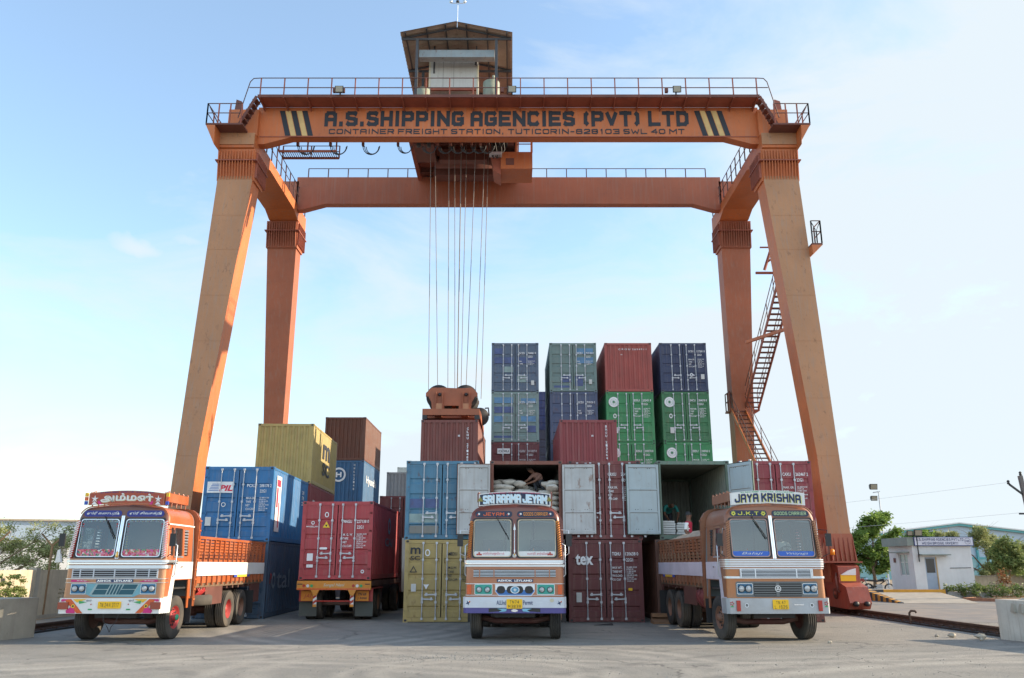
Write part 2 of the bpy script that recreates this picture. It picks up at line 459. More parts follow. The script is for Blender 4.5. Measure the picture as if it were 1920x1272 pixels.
# ------------------------------------------------------------------ the ground, roads, rails
def ground_mat():
    m = bpy.data.materials.new('yard_concrete'); m.use_nodes = True
    t = m.node_tree; t.nodes.clear(); n, l = t.nodes.new, t.links.new
    o = n('ShaderNodeOutputMaterial'); p = n('ShaderNodeBsdfPrincipled'); l(p.outputs[0], o.inputs[0])
    tcn = n('ShaderNodeTexCoord')
    def noise(scale, det=6, rough=.6, st=(1, 1, 1), dist=0):
        a = n('ShaderNodeMapping'); a.inputs['Scale'].default_value = st
        l(tcn.outputs['Object'], a.inputs[0])
        b = n('ShaderNodeTexNoise'); b.inputs['Scale'].default_value = scale; b.inputs['Detail'].default_value = det
        b.inputs['Roughness'].default_value = rough; b.inputs['Distortion'].default_value = dist
        l(a.outputs[0], b.inputs['Vector']); return b.outputs['Fac']
    def rng(v, a, b, c, d):
        r = n('ShaderNodeMapRange'); r.inputs['From Min'].default_value = a; r.inputs['From Max'].default_value = b
        r.inputs['To Min'].default_value = c; r.inputs['To Max'].default_value = d; l(v, r.inputs['Value']); return r.outputs[0]
    def mixc(f, a, b):
        x = n('ShaderNodeMix'); x.data_type = 'RGBA'
        (l(f, x.inputs['Factor']) if hasattr(f, 'is_output') else setattr(x.inputs['Factor'], 'default_value', f))
        for s_, v in (('A', a), ('B', b)):
            if hasattr(v, 'is_output'): l(v, x.inputs[s_])
            else: x.inputs[s_].default_value = (*v, 1)
        return x.outputs['Result']
    def mt(op, a, b=None, c=None):
        x = n('ShaderNodeMath'); x.operation = op
        for i, v in enumerate((a, b, c)):
            if v is None: continue
            if hasattr(v, 'is_output'): l(v, x.inputs[i])
            else: x.inputs[i].default_value = v
        return x.outputs[0]
    cur = mixc(rng(noise(.22, 5), .35, .65, 0, 1), (.215, .205, .180), (.29, .270, .230))
    cur = mixc(rng(noise(1.6, 8, .7), .45, .75, 0, .55), cur, (.17, .16, .148))
    # curving tyre sweeps of trucks turning in the yard
    sp = n('ShaderNodeSeparateXYZ'); l(tcn.outputs['Object'], sp.inputs[0])
    nd = noise(.35, 3)
    tot = None
    for (cx, cy, R, Wd, sc) in ((-16, 29.5, 15.9, 2.2, 8), (-.6, 15.2, 2.4, 1.1, 10), (-.6, 15.8, 4.6, 1.3, 8), (4, 30, 13.6, 1.5, 8), (10, 8, 9.4, 1.6, 7), (-6, 6, 11.2, 1.2, 9)):
        dx = mt('SUBTRACT', sp.outputs[0], cx); dy = mt('SUBTRACT', sp.outputs[1], cy)
        r = mt('SQRT', mt('ADD', mt('MULTIPLY', dx, dx), mt('MULTIPLY', dy, dy)))
        r = mt('ADD', r, mt('MULTIPLY', nd, .7))
        band = mt('SUBTRACT', 1.0, mt('MINIMUM', 1.0, mt('DIVIDE', mt('ABSOLUTE', mt('SUBTRACT', r, R)), Wd)))
        wv = mt('ADD', mt('MULTIPLY', mt('SINE', mt('MULTIPLY', r, sc)), .5), .5)
        q = mt('MULTIPLY', band, wv)
        tot = q if tot is None else mt('MAXIMUM', tot, q)
    brk = rng(noise(.8, 6), .30, .52, 0, 1)
    cur = mixc(mt('MULTIPLY', mt('MULTIPLY', tot, brk), .62), cur, (.46, .42, .355))
    # long dust lanes and speckle of aggregate
    cur = mixc(rng(noise(.9, 7, .65, (.6, 1.2, 1), .9), .52, .72, 0, .4), cur, (.37, .33, .27))
    cur = mixc(rng(noise(16, 4, .75), .50, .70, 0, .6), cur, (.12, .115, .11))
    cur = mixc(rng(noise(34, 2, .6), .64, .74, 0, .7), cur, (.42, .40, .36))
    # black rubber marks and oil drips where trucks stand and turn
    dk = None
    for (cx, cy, R, Wd) in ((-14, 8, 9.2, .30), (-14, 8, 11.3, .28), (7, 33, 14.4, .3), (7, 33, 12.3, .28), (12, 6, 12.5, .3), (12, 6, 14.6, .3), (-2, 60, 41.2, .32)):
        dx = mt('SUBTRACT', sp.outputs[0], cx); dy = mt('SUBTRACT', sp.outputs[1], cy)
        r = mt('ADD', mt('SQRT', mt('ADD', mt('MULTIPLY', dx, dx), mt('MULTIPLY', dy, dy))), mt('MULTIPLY', nd, .5))
        q = mt('SUBTRACT', 1.0, mt('MINIMUM', 1.0, mt('DIVIDE', mt('ABSOLUTE', mt('SUBTRACT', r, R)), Wd)))
        dk = q if dk is None else mt('MAXIMUM', dk, q)
    cur = mixc(mt('MULTIPLY', mt('MULTIPLY', dk, rng(noise(2.4, 7, .75), .42, .62, 0, 1)), .55), cur, (.085, .08, .075))
    cur = mixc(rng(noise(.75, 3, .5), .66, .74, 0, .55), cur, (.10, .095, .088))
    cur = mixc(rng(noise(5, 2, .5), .70, .76, 0, .6), cur, (.09, .085, .08))
    # cracks
    v = n('ShaderNodeTexVoronoi'); v.feature = 'DISTANCE_TO_EDGE'; v.inputs['Scale'].default_value = .26
    dm = n('ShaderNodeVectorMath'); dm.operation = 'ADD'; l(tcn.outputs['Object'], dm.inputs[0])
    nc = n('ShaderNodeTexNoise'); nc.inputs['Scale'].default_value = 1.4; nc.inputs['Detail'].default_value = 5; l(tcn.outputs['Object'], nc.inputs['Vector'])
    l(nc.outputs['Color'], dm.inputs[1]); l(dm.outputs[0], v.inputs['Vector'])
    ck = mt('MULTIPLY', rng(v.outputs['Distance'], 0.0, .009, 1, 0), rng(noise(.35, 2), .45, .55, 0, .8))
    cur = mixc(ck, cur, (.07, .065, .06))
    l(cur, p.inputs['Base Color'])
    p.inputs['Roughness'].default_value = .85
    b = n('ShaderNodeBump'); b.inputs['Strength'].default_value = .8; b.inputs['Distance'].default_value = .02
    l(noise(38, 4, .75), b.inputs['Height']); l(b.outputs[0], p.inputs['Normal'])
    return m
GROUND = ground_mat()
g = MB()
g.add([(-1500, -300, 0), (1500, -300, 0), (1500, 2500, 0), (-1500, 2500, 0)], [(0, 1, 2, 3)], GROUND)
tag(g.build('ground'), kind='structure')
SOIL = mat('dry_soil', (.30, .215, .13), .95, var=.3, scale=.6, bump=.4, bscale=12)
g = MB()
for (x0, x1, y0, y1) in ((-60, -15.9, 10, 160), (34, 120, 30, 200)):
    g.add([(x0, y0, .006), (x1, y0, .006), (x1, y1, .006), (x0, y1, .006)], [(0, 1, 2, 3)], SOIL)
tag(g.build('dry_ground_beyond_the_yard'), kind='structure')
ASPH = mat('access_road_asphalt', (.17, .165, .16), .88, var=.15, scale=.8, bump=.3, bscale=25, dust=.5)
g = MB()
g.add([(14.2, 28, .006), (33.9, 26, .006), (33.9, 120, .006), (14.2, 120, .006)], [(0, 1, 2, 3)], ASPH)
tag(g.build('access_road'), kind='structure')

RUSTY = mat('rusty_rail_steel', (.085, .050, .034), .8, var=.35, scale=5, rust=.6, bump=.3)
CONC = mat('weathered_concrete', (.40, .36, .29), .9, var=.2, scale=1.3, bump=.6, bscale=14, streak=.4)
PALE = mat('limewashed_concrete', (.52, .49, .43), .9, var=.16, scale=1.6, bump=.5, bscale=11, streak=.55)

def rail(x, y0, y1, label):
    r = empty('crane_rail', (x, y0, 0)); tag(r, label, 'rail')
    ln = y1 - y0
    m = MB(); prof = [(-.11, 0), (.11, 0), (.11, .02), (.03, .035), (.02, .1), (.055, .115), (.055, .17), (-.055, .17), (-.055, .115), (-.02, .1), (-.03, .035), (-.11, .02)]
    m.poly(prof, lambda u, v, w: (u, w, v + .05), RUSTY, th=ln)
    m.build('rail_bar', r)
    m = MB(); m.box(-.26, .26, 0, ln, .0, .05, DARK)
    for k in range(int(ln / .6)):
        for s_ in (-1, 1):
            m.box(s_ * .16 - .05, s_ * .16 + .05, .2 + k * .6, .32 + k * .6, .05, .10, RUSTY)
    m.build('sole_plate', r)
    return r
rail(-13.1, 21.0, 78, 'low rusty crane rail running past the left concrete stop block')
rail(12.75, 21.3, 78, 'long rusty crane rail running back from the right concrete stop block')
# drain cover / bent steel pin standing by the right rail
m = MB(); m.tube([(12.4, 27.3, 0), (12.4, 27.3, .34), (12.45, 27.28, .4), (12.56, 27.26, .4), (12.6, 27.26, .35)], .035, RUSTY)
tag(m.build('rail_pin'), 'rusty bent steel pin standing beside the right rail', 'steel pin')

# concrete stop blocks at both rail ends
def block(name, pts, h, label, mt_, seed):
    random.seed(seed)
    r = empty(name, (pts[0][0], pts[0][1], 0)); tag(r, label, 'concrete block')
    m = MB(); n = len(pts)
    o = pts[0]
    m.poly([(p[0] - o[0], p[1] - o[1]) for p in pts], lambda u, v, w: (u * (1 - .04 * w), v, w), mt_, th=h)
    b = m.build('block_body', r, bevel=.04)
    return r
b1 = block('stop_block', [(12.12, 21.9), (13.5, 17.6), (17.0, 17.6), (17.0, 22.3)], .95, 'pale weathered concrete block with a broken top edge at the right end of the rail', PALE, 1)
m = MB()
random.seed(4)
for k in range(16):
    f = .12 + k * .05; bx, by = 1.38 * f, -4.3 * f
    w_ = random.uniform(.06, .16); zz = .80 - random.uniform(0, .22)
    m.hexa([(bx - .07, by - w_, zz - .12), (bx + .25, by - w_, zz - .1), (bx + .25, by + w_, zz - .12), (bx - .06, by + w_, zz - .1),
            (bx - .03, by - w_ * .7, zz + .08), (bx + .3, by - w_, zz + .2), (bx + .3, by + w_, zz + .22), (bx - .02, by + w_ * .6, zz + .11)], CONC)
m.build('broken_edge', b1)
b2 = block('stop_block', [(-12.25, 22.6), (-17.0, 23.0), (-17.0, 17.6), (-13.5, 17.6)], .97, 'tan concrete block at the left edge where the left rail ends', CONC, 2)
random.seed(7)
for k, (x, y, s_) in enumerate(((11.7, 22.0, .11), (11.45, 21.5, .06), (10.9, 22.6, .05), (11.2, 22.4, .09), (7.5, 20.8, .045))):
    m = MB(); vs = []
    for i in range(5):
        for j in range(7):
            th_ = pi * i / 4; ph = 2 * pi * j / 7; rr = s_ * random.uniform(.75, 1.2)
            vs.append((rr * 1.3 * sin(th_) * cos(ph), rr * sin(th_) * sin(ph), .7 * rr * cos(th_) + s_ * .6))
    m.add(vs, [(i * 7 + j, (i + 1) * 7 + j, (i + 1) * 7 + (j + 1) % 7, i * 7 + (j + 1) % 7) for i in range(4) for j in range(7)], CONC)
    tag(m.build('broken_stone', loc=(x, y, 0), rot=(0, 0, k)), 'small broken stone lying on the yard by the right rail end', 'stone', 'loose stones at the rail end')

# loose grit strewn over the concrete
random.seed(77); m = MB(); vs = []; fs = []
for k in range(1700):
    y = 14.3 + 14 * random.random() ** 1.7; x = random.uniform(-.66, .66) * y
    if k % 3 == 0: x = -1.0 + random.gauss(0, 1.2); y = 17.6 + random.gauss(0, .35)
    r_ = random.choice((.006, .007, .008, .010, .014)) * random.uniform(.7, 1.3); q = len(vs)
    vs += [(x - r_, y, 0), (x + r_ * .8, y - r_, 0), (x + r_ * .5, y + r_, 0), (x + r_ * .1, y, r_ * 1.1)]
    fs += [(q, q + 1, q + 3), (q + 1, q + 2, q + 3), (q + 2, q, q + 3)]
m.add(vs, fs, mat('grit', (.29, .275, .24), .9, var=.25, scale=9)); tag(m.build('gravel'), kind='stuff')

# ------------------------------------------------------------------ shipping containers
PAINT = mat('container_paint', (.5, .1, .1), .55, objcol=True, var=.14, scale=1.6, rust=1, rustcol=(.12, .045, .02), streak=.22, bump=.35, bscale=2.2)
GASK = simple('door_gasket', (.02, .02, .02), .8)
INNER = mat('container_lining', (.19, .19, .17), .6, var=.12, scale=1.2, rust=.5, streak=.3)
INGREY = mat('grey_door_lining', (.36, .43, .45), .6, var=.08, scale=1.2, rust=.25, streak=.2)
INWHITE = mat('white_door_lining', (.47, .48, .47), .6, var=.14, scale=1.4, rust=.7, rustcol=(.24, .12, .07), streak=.35)
WOOD = mat('plywood', (.16, .10, .06), .8, var=.2, stretch=(1, 8, 1))
SEAM_SHADE = simple('seam_shade', (.16, .12, .09), .8, var=.3)  # painted shadow lines along the battens and edges of the door lining
CW, CL, CH = 2.438, 6.058, 2.591
HX = CW / 2

def corr_path(x0, x1, pitch=.278, depth=.036):
    n = max(1, round((x1 - x0) / pitch)); p = (x1 - x0) / n; pts = []
    for k in range(n):
        a = x0 + k * p
        pts += [(a, 0), (a + p * .36, 0), (a + p * .5, depth), (a + p * .86, depth)]
    pts.append((x1, 0))
    return pts

def corr_sheet(path, z0, z1, fn, mt_, m=None):
    m = m or MB()
    vs = []
    for a, d in path:
        vs += [fn(a, d, z0), fn(a, d, z1)]
    m.add(vs, [(2 * i, 2 * i + 2, 2 * i + 3, 2 * i + 1) for i in range(len(path) - 1)], mt_)
    return m

# shared meshes (built once, shared by every container)
def mesh_frame():
    m = MB(); P = PAINT
    for x in (-1, 1):
        for (y0, y1) in ((.01, .13), (CL - .13, CL - .01)):
            m.box(min(x * (HX - .005), x * (HX - .125)), max(x * (HX - .005), x * (HX - .125)), y0, y1, .118, CH - .118, P)
        m.box(min(x * (HX - .006), x * (HX - .07)), max(x * (HX - .006), x * (HX - .07)), .13, CL - .13, .02, .17, P)
        m.box(min(x * (HX - .006), x * (HX - .07)), max(x * (HX - .006), x * (HX - .07)), .13, CL - .13, CH - .085, CH - .015, P)
    for y0, y1 in ((.012, .12), (CL - .12, CL - .012)):
        m.box(-HX + .125, HX - .125, y0, y1, .02, .15, P)
        m.box(-HX + .125, HX - .125, y0, y1, CH - .125, CH - .008, P)
    for k in range(10):
        y = .4 + k * (CL - .8) / 9
        m.box(-HX + .07, HX - .07, y - .03, y + .03, .03, .14, P)
    m.box(-HX + .07, HX - .07, .12, CL - .12, .142, .165, WOOD)
    return m
def mesh_castings():
    m = MB()
    for x in (-1, 1):
        for y0 in (0, CL - .178):
            for z0 in (0, CH - .118):
                a, b = sorted((x * HX, x * (HX - .162)))
                m.box(a, b, y0, y0 + .178, z0, z0 + .118, PAINT)
                yy = -.003 if y0 == 0 else CL + .003
                m.poly(rrect((a + b) / 2 - .045, (a + b) / 2 + .045, z0 + .025, z0 + .093, .025, 2), lambda u, v, w: (u, yy, v), BLACK)
                xx = x * (HX + .003)
                m.poly(rrect(y0 + .04, y0 + .13, z0 + .025, z0 + .093, .025, 2), lambda u, v, w: (xx, u, v), BLACK)
    return m
def mesh_side(s_):
    return corr_sheet(corr_path(.13, CL - .13), .17, CH - .085, lambda a, d, z: (s_ * (HX - .012 - d), a, z), PAINT)
def mesh_roof():
    m = MB(); vs = []; path = corr_path(.12, CL - .12, .42, .02)
    for a, d in path: vs += [(-HX + .07, a, CH - .016 - d), (HX - .07, a, CH - .016 - d)]
    m.add(vs, [(2 * i, 2 * i + 2, 2 * i + 3, 2 * i + 1) for i in range(len(path) - 1)], PAINT)
    return m
def mesh_end():
    return corr_sheet(corr_path(-HX + .125, HX - .125, .24, .042), .15, CH - .125, lambda a, d, z: (a, CL - .02 - d, z), PAINT)
def door_panel(wd, inner, s_):
    """hinged at x = 0, reaching s_*wd; outer skin at y = 0"""
    m = MB(); z0, z1 = .155, CH - .13
    grooves = [.42, .92, 1.42, 1.92, 2.26]
    zs = [(z0, 0)]
    for g_ in grooves[:4]:
        zs += [(g_ - .09, 0), (g_ - .055, .032), (g_ + .055, .032), (g_ + .09, 0)]
    zs.append((z1, 0))
    a, b = .07 * s_, (wd - .07) * s_
    vs = []
    for z, d in zs: vs += [(a, d, z), (b, d, z)]
    m.add(vs, [(2 * i, 2 * i + 1, 2 * i + 3, 2 * i + 2) for i in range(len(zs) - 1)], PAINT)
    for z, d in zs: pass
    # perimeter frame and gasket
    for (x0, x1, q0, q1) in ((0.012, .07, z0, z1), (wd - .07, wd - .012, z0, z1)):
        m.box(min(x0 * s_, x1 * s_), max(x0 * s_, x1 * s_), -.012, .05, q0 + .004, q1 - .004, PAINT)
    m.box(min(.07 * s_, (wd - .07) * s_), max(.07 * s_, (wd - .07) * s_), -.008, .048, z0 + .004, z0 + .06, PAINT)
    m.box(min(.07 * s_, (wd - .07) * s_), max(.07 * s_, (wd - .07) * s_), -.008, .048, z1 - .06, z1 - .004, PAINT)
    m.box(min(-.004 * s_, (wd - .0) * s_), max(-.004 * s_, (wd - .0) * s_), .0365, .047, z0 - .012, z1 + .012, GASK)
    # inner skin with three cross battens
    m.box(min(.03 * s_, (wd - .03) * s_), max(.03 * s_, (wd - .03) * s_), .0475, .058, z0 + .02, z1 - .02, inner)
    for z in (z0 + .10, .88, 1.62, z1 - .10):
        m.box(min(.05 * s_, (wd - .05) * s_), max(.05 * s_, (wd - .05) * s_), .058, .078, z - .018, z + .018, inner)
        m.box(min(.09 * s_, (wd - .09) * s_), max(.09 * s_, (wd - .09) * s_), .058, .0605, z - .034, z - .018, SEAM_SHADE)
    for x in (.06, wd - .06):
        m.box(min((x - .03) * s_, (x + .03) * s_), max((x - .03) * s_, (x + .03) * s_), .058, .082, z0 + .03, z1 - .03, inner)
        xs = x + .036 if x < .5 else x - .036
        m.box(min((xs - .006) * s_, (xs + .006) * s_), max((xs - .006) * s_, (xs + .006) * s_), .058, .0605, z0 + .06, z1 - .06, SEAM_SHADE)
    for z in (z0 + .05, z1 - .05):
        m.box(min(.1 * s_, (wd - .1) * s_), max(.1 * s_, (wd - .1) * s_), .058, .071, z - .03, z + .03, inner)
    for z in (z0 + .16, z1 - .16, .95):
        for x in (.3, .38, .75, .83):
            m.box(min(x * s_, (x + .02) * s_), max(x * s_, (x + .02) * s_), .058, .07, z, z + .02, DARK)
    # hinges
    for z in (.35, .95, 1.6, 2.2):
        m.box(min(-.05 * s_, .09 * s_), max(-.05 * s_, .09 * s_), -.02, .0, z - .03, z + .03, PAINT)
    return m
def mesh_bar(x):
    m = MB()
    m.tube([(x, -.045, .10), (x, -.045, CH - .09)], .018, ZINC, 8)
    for z in (.11, .62, 1.35, 1.95, CH - .11):
        m.box(x - .035, x + .035, -.07, -.008, z - .035, z + .035, ZINC)
    return m
def mesh_handle(x, d, z):
    m = MB()
    m.bar((x, -.075, z), (x + d * .36, -.075, z - .01), .014, .04, ZINC)
    m.box(x - .03, x + .03, -.08, -.03, z - .05, z + .05, ZINC)
    m.box(x + d * .30 - .03, x + d * .30 + .03, -.085, .0, z - .04, z + .05, ZINC)
    return m
SH = {}
def shared(key, fn):
    if key not in SH:
        o = fn().build('tmp'); SH[key] = o.data; bpy.data.objects.remove(o)
    return SH[key]

DW = 1.13
def make_door(root, s_, color, inner, ang=0.0, hidden=False):
    """s_=+1: hinged on the left post; -1: on the right post"""
    hx = -s_ * (HX - .075)
    d = link(shared(('door', s_, inner.name), lambda: door_panel(DW + .008, inner, s_)), 'door', root, (hx, .03, 0), (0, 0, ang), color)
    if hidden:
        return d
    for x in (.53, .97):
        link(shared(('bar', s_ * x), lambda: mesh_bar(s_ * x)), 'locking_bar', d, color=color)
    for x, z in ((.53, .72), (.97, .86)):
        dd = 1 if x < .8 else -1
        link(shared(('h', s_ * x), lambda: mesh_handle(s_ * x, s_ * dd, z)), 'handle', d, color=color)
    return d

CONTAINERS = []
def container(x, y, tier, color, label=None, rust=.45, rz=0.0, flip=False, z=None, group=None, opened=None, hid=False, name='shipping_container'):
    color = tuple(v * .94 + .06 * g_ for v, g_ in zip(lin(color), (.30, .25, .17))) + (rust,)
    zz = tier * CH if z is None else z
    root = empty(name, (x, y, zz), rz)
    if flip:      # closed end wall towards the viewer
        a = rz; root.location = (x - sin(a) * CL, y + cos(a) * CL, zz); root.rotation_euler = (0, 0, rz + pi)
    tag(root, label, 'container', group)
    link(shared('frame', mesh_frame), 'frame', root, color=color)
    link(shared('cast', mesh_castings), 'corner_casting', root, color=color)
    link(shared('sl', lambda: mesh_side(-1)), 'side_wall', root, color=color)
    link(shared('sr', lambda: mesh_side(1)), 'side_wall', root, color=color)
    link(shared('roof', mesh_roof), 'roof', root, color=color)
    link(shared('end', mesh_end), 'end_wall', root, color=color)
    root['_c'] = 1
    doors = []
    if opened is None:
        for s_ in (1, -1):
            doors.append(make_door(root, s_, color, INNER, hidden=hid or flip))
    else:
        inner, aL, aR, lining = opened
        for s_, a in ((1, aL), (-1, aR)):
            d = make_door(root, s_, color, inner, -s_ * radians(a))
            d.location.y = -.08; d.location.x += -s_ * .04
            doors.append(d)
        m = MB()
        for s_ in (-1, 1):
            corr_sheet(corr_path(.14, CL - .13), .172, CH - .09, lambda a, d_, zz_: (s_ * (HX - .03 - d_), a, zz_), lining, m)
        corr_sheet(corr_path(-HX + .13, HX - .13, .24, .04), .172, CH - .13, lambda a, d_, zz_: (a, CL - .05 - d_, zz_), lining, m)
        m.box(-HX + .08, HX - .08, .13, CL - .13, CH - .055, CH - .045, lining)
        m.build('lining', root, color=color)
    del root['_c']
    return root, doors

def letter(root, items, y=-.012, mt_=None, name='lettering', back=False, parent=None):
    """items: (text, x0, x1, z0, z1[, material]) on the face turned to the viewer"""
    m = MB()
    fn = (lambda u, v, w: (-u, CL + .004, v)) if back else (lambda u, v, w: (u, y, v))
    for it in items:
        m.text(it[0], it[1], it[2], it[3], it[4], fn, it[5] if len(it) > 5 else (mt_ or LETW), bold=.015)
    return m.build(name, parent or root)

def codes(root, owner, num, mt_=None, code='22G1', rows=('MAX.GR.', 'TARE', 'NET', 'CU.CAP.'), vals=('30.480 KGS', '2.180 KGS', '28.300 KGS', '33.2 CU.M'), z=2.08, y=-.012, sx=0.0, extra=(), dy=.125):
    it = [(owner, .22 + sx, .50 + sx, z, z + .11), (num, .66 + sx, 1.08 + sx, z, z + .11), (code, .68 + sx, .90 + sx, z - .19, z - .08)]
    for k, r in enumerate(rows):
        zz = z - .42 - k * dy
        it.append((r, .22 + sx, .22 + sx + .045 * len(r), zz, zz + .075))
        it.append((vals[k % len(vals)], .68 + sx, .68 + sx + .034 * len(vals[k % len(vals)]), zz + .03, zz + .075))
        it.append(('%d LB' % (67200 - 13917 * k), .68 + sx, .68 + sx + .22, zz - .03, zz + .012))
    letter(root, it + list(extra), y, mt_)

def decal(root, shapes, name='decal', fn=None):
    for (poly, mt_, w) in shapes:
        m = MB(); holes = ()
        if isinstance(poly, tuple): poly, holes = poly[0], poly[1:]
        m.poly(poly, fn or (lambda u, v, w_, w=w: (u, -.012 - w, v)), mt_, holes=holes)
        m.build(name, root)

PLATE = simple('data_plate', (.55, .56, .54), .5, var=.2)
def plate(root, x, z, w=.16, h=.24):
    decal(root, [([(x, z), (x + w, z), (x + w, z + h), (x, z + h)], PLATE, 0)], 'data_plate')

BLUEP = mat('blue_repair_paint', (.10, .22, .36), .6, var=.25, scale=3, rust=.3)
NAVYP = mat('navy_repair_paint', (.07, .10, .22), .6, var=.25, scale=3, rust=.3)
GREENP = mat('grey_green_paint', (.24, .33, .32), .6, var=.2, scale=3, rust=.3)
def patches(root, lst):
    for (x0, x1, z0, z1, mt_) in lst:
        m = MB(); m.poly([(x0, z0), (x1, z0), (x1, z1), (x0, z1)], lambda u, v, w: (u, .026, v), mt_)
        m.build('paint_patch', root)

# --- front row, lower tier (left to right)
F = 28.2
msc, _ = container(-2.30, F, 0, '#a8935a', 'yellow container with black logo letters on its doors, left of the middle truck', .5)
letter(msc, [('m', -1.03, -.70, 2.13, 2.34, LETK), ('SC', -1.03, -.72, 1.93, 2.07, LETK)])
decal(msc, [((disc(-.47, 2.17, .085, 20, .11), disc(-.47, 2.17, .05, 16, .075)), LETW, 0), ((star(-.92, 1.62, .14, .07, 3), star(-.92, 1.62, .09, .045, 3)), LETK, 0), (star(-.49, 1.12, .11, .05, 3, -90), LETW, 0)], 'logo')
codes(msc, 'MEDU', '195044 0', LETK, rows=('M.G.W.', 'TARE', 'NET', 'CU.CAP.'))
plate(msc, -.98, .95)
container(.52, F, 0, '#5a4a48', 'brown container standing right behind the middle truck', .6)
tex, _ = container(3.06, F, 0, '#61272c', 'dark maroon container reading tex in white, right of the middle truck', .35)
m = MB(); m.text('tex', -.98, -.40, 1.78, 2.13, lambda u, v, w: (u, -.012, v), LETW, .03); m.build('logo', tex)
codes(tex, 'TGHU', '120638 0', rows=('MAX WT.', 'TARE WT', 'PAYLOAD', 'CU CAP'))
plate(tex, -.97, .62, .17, .3)
decal(tex, [(rrect(.72, .85, .98, 1.06, .01), YELPL, 0)], 'sticker')
container(5.93, F, 0, '#5e3a2e', 'rusty brown container at ground level behind the bed of the right truck', .9)
container(8.86, F, 0, '#6a3a34', 'dull red container at ground level behind the cab of the right truck', .6)
# --- front row, upper tier
blu, _ = container(-2.34, F, 1, '#437894', 'faded blue container with repaired panels on top of the yellow one', .7)
patches(blu, [(-1.07, -.62, 1.03, 1.33, NAVYP), (-.56, -.1, 1.03, 1.33, NAVYP), (-1.08, -.12, .55, .84, GREENP)])
decal(blu, [(rrect(-1.05, -.1, .2, .45, .03), INNER, -.002)], 'scuffed_paint')
opn1, _ = container(.475, F, 1, '#7a4638', 'open container full of white sacks with both doors folded back, above the middle truck', .6, opened=(INWHITE, 176, 176, INNER))
mar, _ = container(3.10, F, 1, '#6e2f33', 'maroon container between the two open ones, half hidden by folded back doors', .5)
codes(mar, 'CRXU', '224177 5', sx=-.1)
opn2, _ = container(6.10, F, 1, '#5c7468', 'open empty container with a grey green frame, above the bed of the right truck', .5, opened=(INGREY, 176, 118, mat('grey_green_lining', (.25, .28, .24), .6, var=.1, streak=.3, rust=.3)))
cax, _ = container(8.87, F, 1, '#8a2f3c', 'crimson container beside the right crane leg, above the right truck', .35)
codes(cax, 'CAXU', '262467 2', rows=('MAX. GR.', 'TARE', 'NET', 'CU.CAP.'))
letter(cax, [('I', -.98, -.94, 1.55, 1.95), ('I', -.88, -.84, 1.55, 1.95)])
# --- second row
hoi, _ = container(-2.66, 35.2, 2, '#70352f', 'maroon container hanging under the crane spreader', .2, flip=True, rz=radians(-1.2))
red2, _ = container(3.25, 35.2, 2, '#85343a', 'plain dark red container in front of the four tall stacks', .25, flip=True)
def vert_letters(root, st, x, z1, h, w):
    m = MB(); z = z1
    for ch in st:
        if ch != ' ':
            m.text(ch, x, x + w, z - h, z, lambda u, v, ww: (-u, CL + .004, v), LETW, bold=.02)
        z -= h * 1.35
    m.build('lettering', root)
vert_letters(hoi, 'CLHU 271485 0', .74, 2.25, .10, .075)
vert_letters(red2, 'BMOU 213264 8', .72, 2.35, .10, .075)
for rt, cx in ((hoi, .36), (red2, .12)):
    letter(rt, [('88', cx, cx + .09, 1.86, 1.94)], back=True)
GH = 'supporting containers out of sight in the lower tiers'
for x, lb in ((-2.6, 'maroon container that carries the hoisted one'), (3.2, 'brown container under the plain dark red one')):
    for t_ in (0, 1):
        container(x, 35.0, t_, '#6a3a36', lb + (', ground tier' if t_ == 0 else ', second tier'), .4, group=GH, hid=True)
# --- third row: four tall stacks
T = 41.9
c1 = [(-.0, x) for x in ()]
X1, X2, X3, X4 = .16, 3.16, 6.03, 8.88
k15, _ = container(X1, T, 4, '#4c5f76', 'faded navy container on top of the leftmost tall stack', .6)
patches(k15, [(-1.08, -.62, 2.0, 2.3, NAVYP), (-.56, -.1, 1.5, 1.82, NAVYP), (-1.08, -.62, 1.5, 1.82, NAVYP), (.12, 1.05, 1.5, 1.82, NAVYP), (.1, .56, .5, .84, GREENP), (-.56, -.1, 1.03, 1.33, GREENP)])
codes(k15, 'SCZU', '734461 9', rows=('MAX', 'TARE'), z=1.98); plate(k15, .82, .35)
k14, _ = container(X1, T, 3, '#738a88', 'grey green container patched with blue in the leftmost tall stack', .5)
patches(k14, [(-1.08, -.62, 2.0, 2.3, BLUEP), (-.56, -.1, 2.0, 2.3, BLUEP), (-1.08, -.62, 1.5, 1.82, NAVYP), (-.56, -.1, 1.5, 1.82, NAVYP), (-1.08, -.62, 1.03, 1.33, BLUEP), (.3, 1.05, 2.0, 2.25, BLUEP), (.3, 1.05, 1.05, 1.33, BLUEP), (.62, 1.05, .5, .84, NAVYP), (-1.08, -.12, .2, .33, NAVYP)])
codes(k14, 'SCZU', '735208 1', rows=('MAX', 'TARE'), z=1.98, mt_=WHITE)
k13, _ = container(X1, T, 2, '#6b2c35', 'dark red container at the visible foot of the leftmost tall stack', .5)
decal(k13, [(rrect(-.9, -.26, 2.0, 2.27, .02), LETW, 0)], 'logo'); letter(k13, [('CLXU', -.84, -.32, 2.08, 2.18, LETK)], y=-.016); codes(k13, 'CLXU', '311227 0')
k25, _ = container(X2, T, 4, '#647c7a', 'grey green container on top of the second tall stack', .5)
patches(k25, [(.2, 1.05, 2.0, 2.3, BLUEP), (.2, 1.05, 1.5, 1.82, BLUEP), (-1.0, -.2, .2, .33, NAVYP), (-.56, -.1, .5, .84, NAVYP), (.1, .5, .3, .84, NAVYP)])
codes(k25, 'SCZU', '717-8 0', rows=('MAX', 'TARE'), z=1.98, mt_=WHITE); plate(k25, .8, .4)
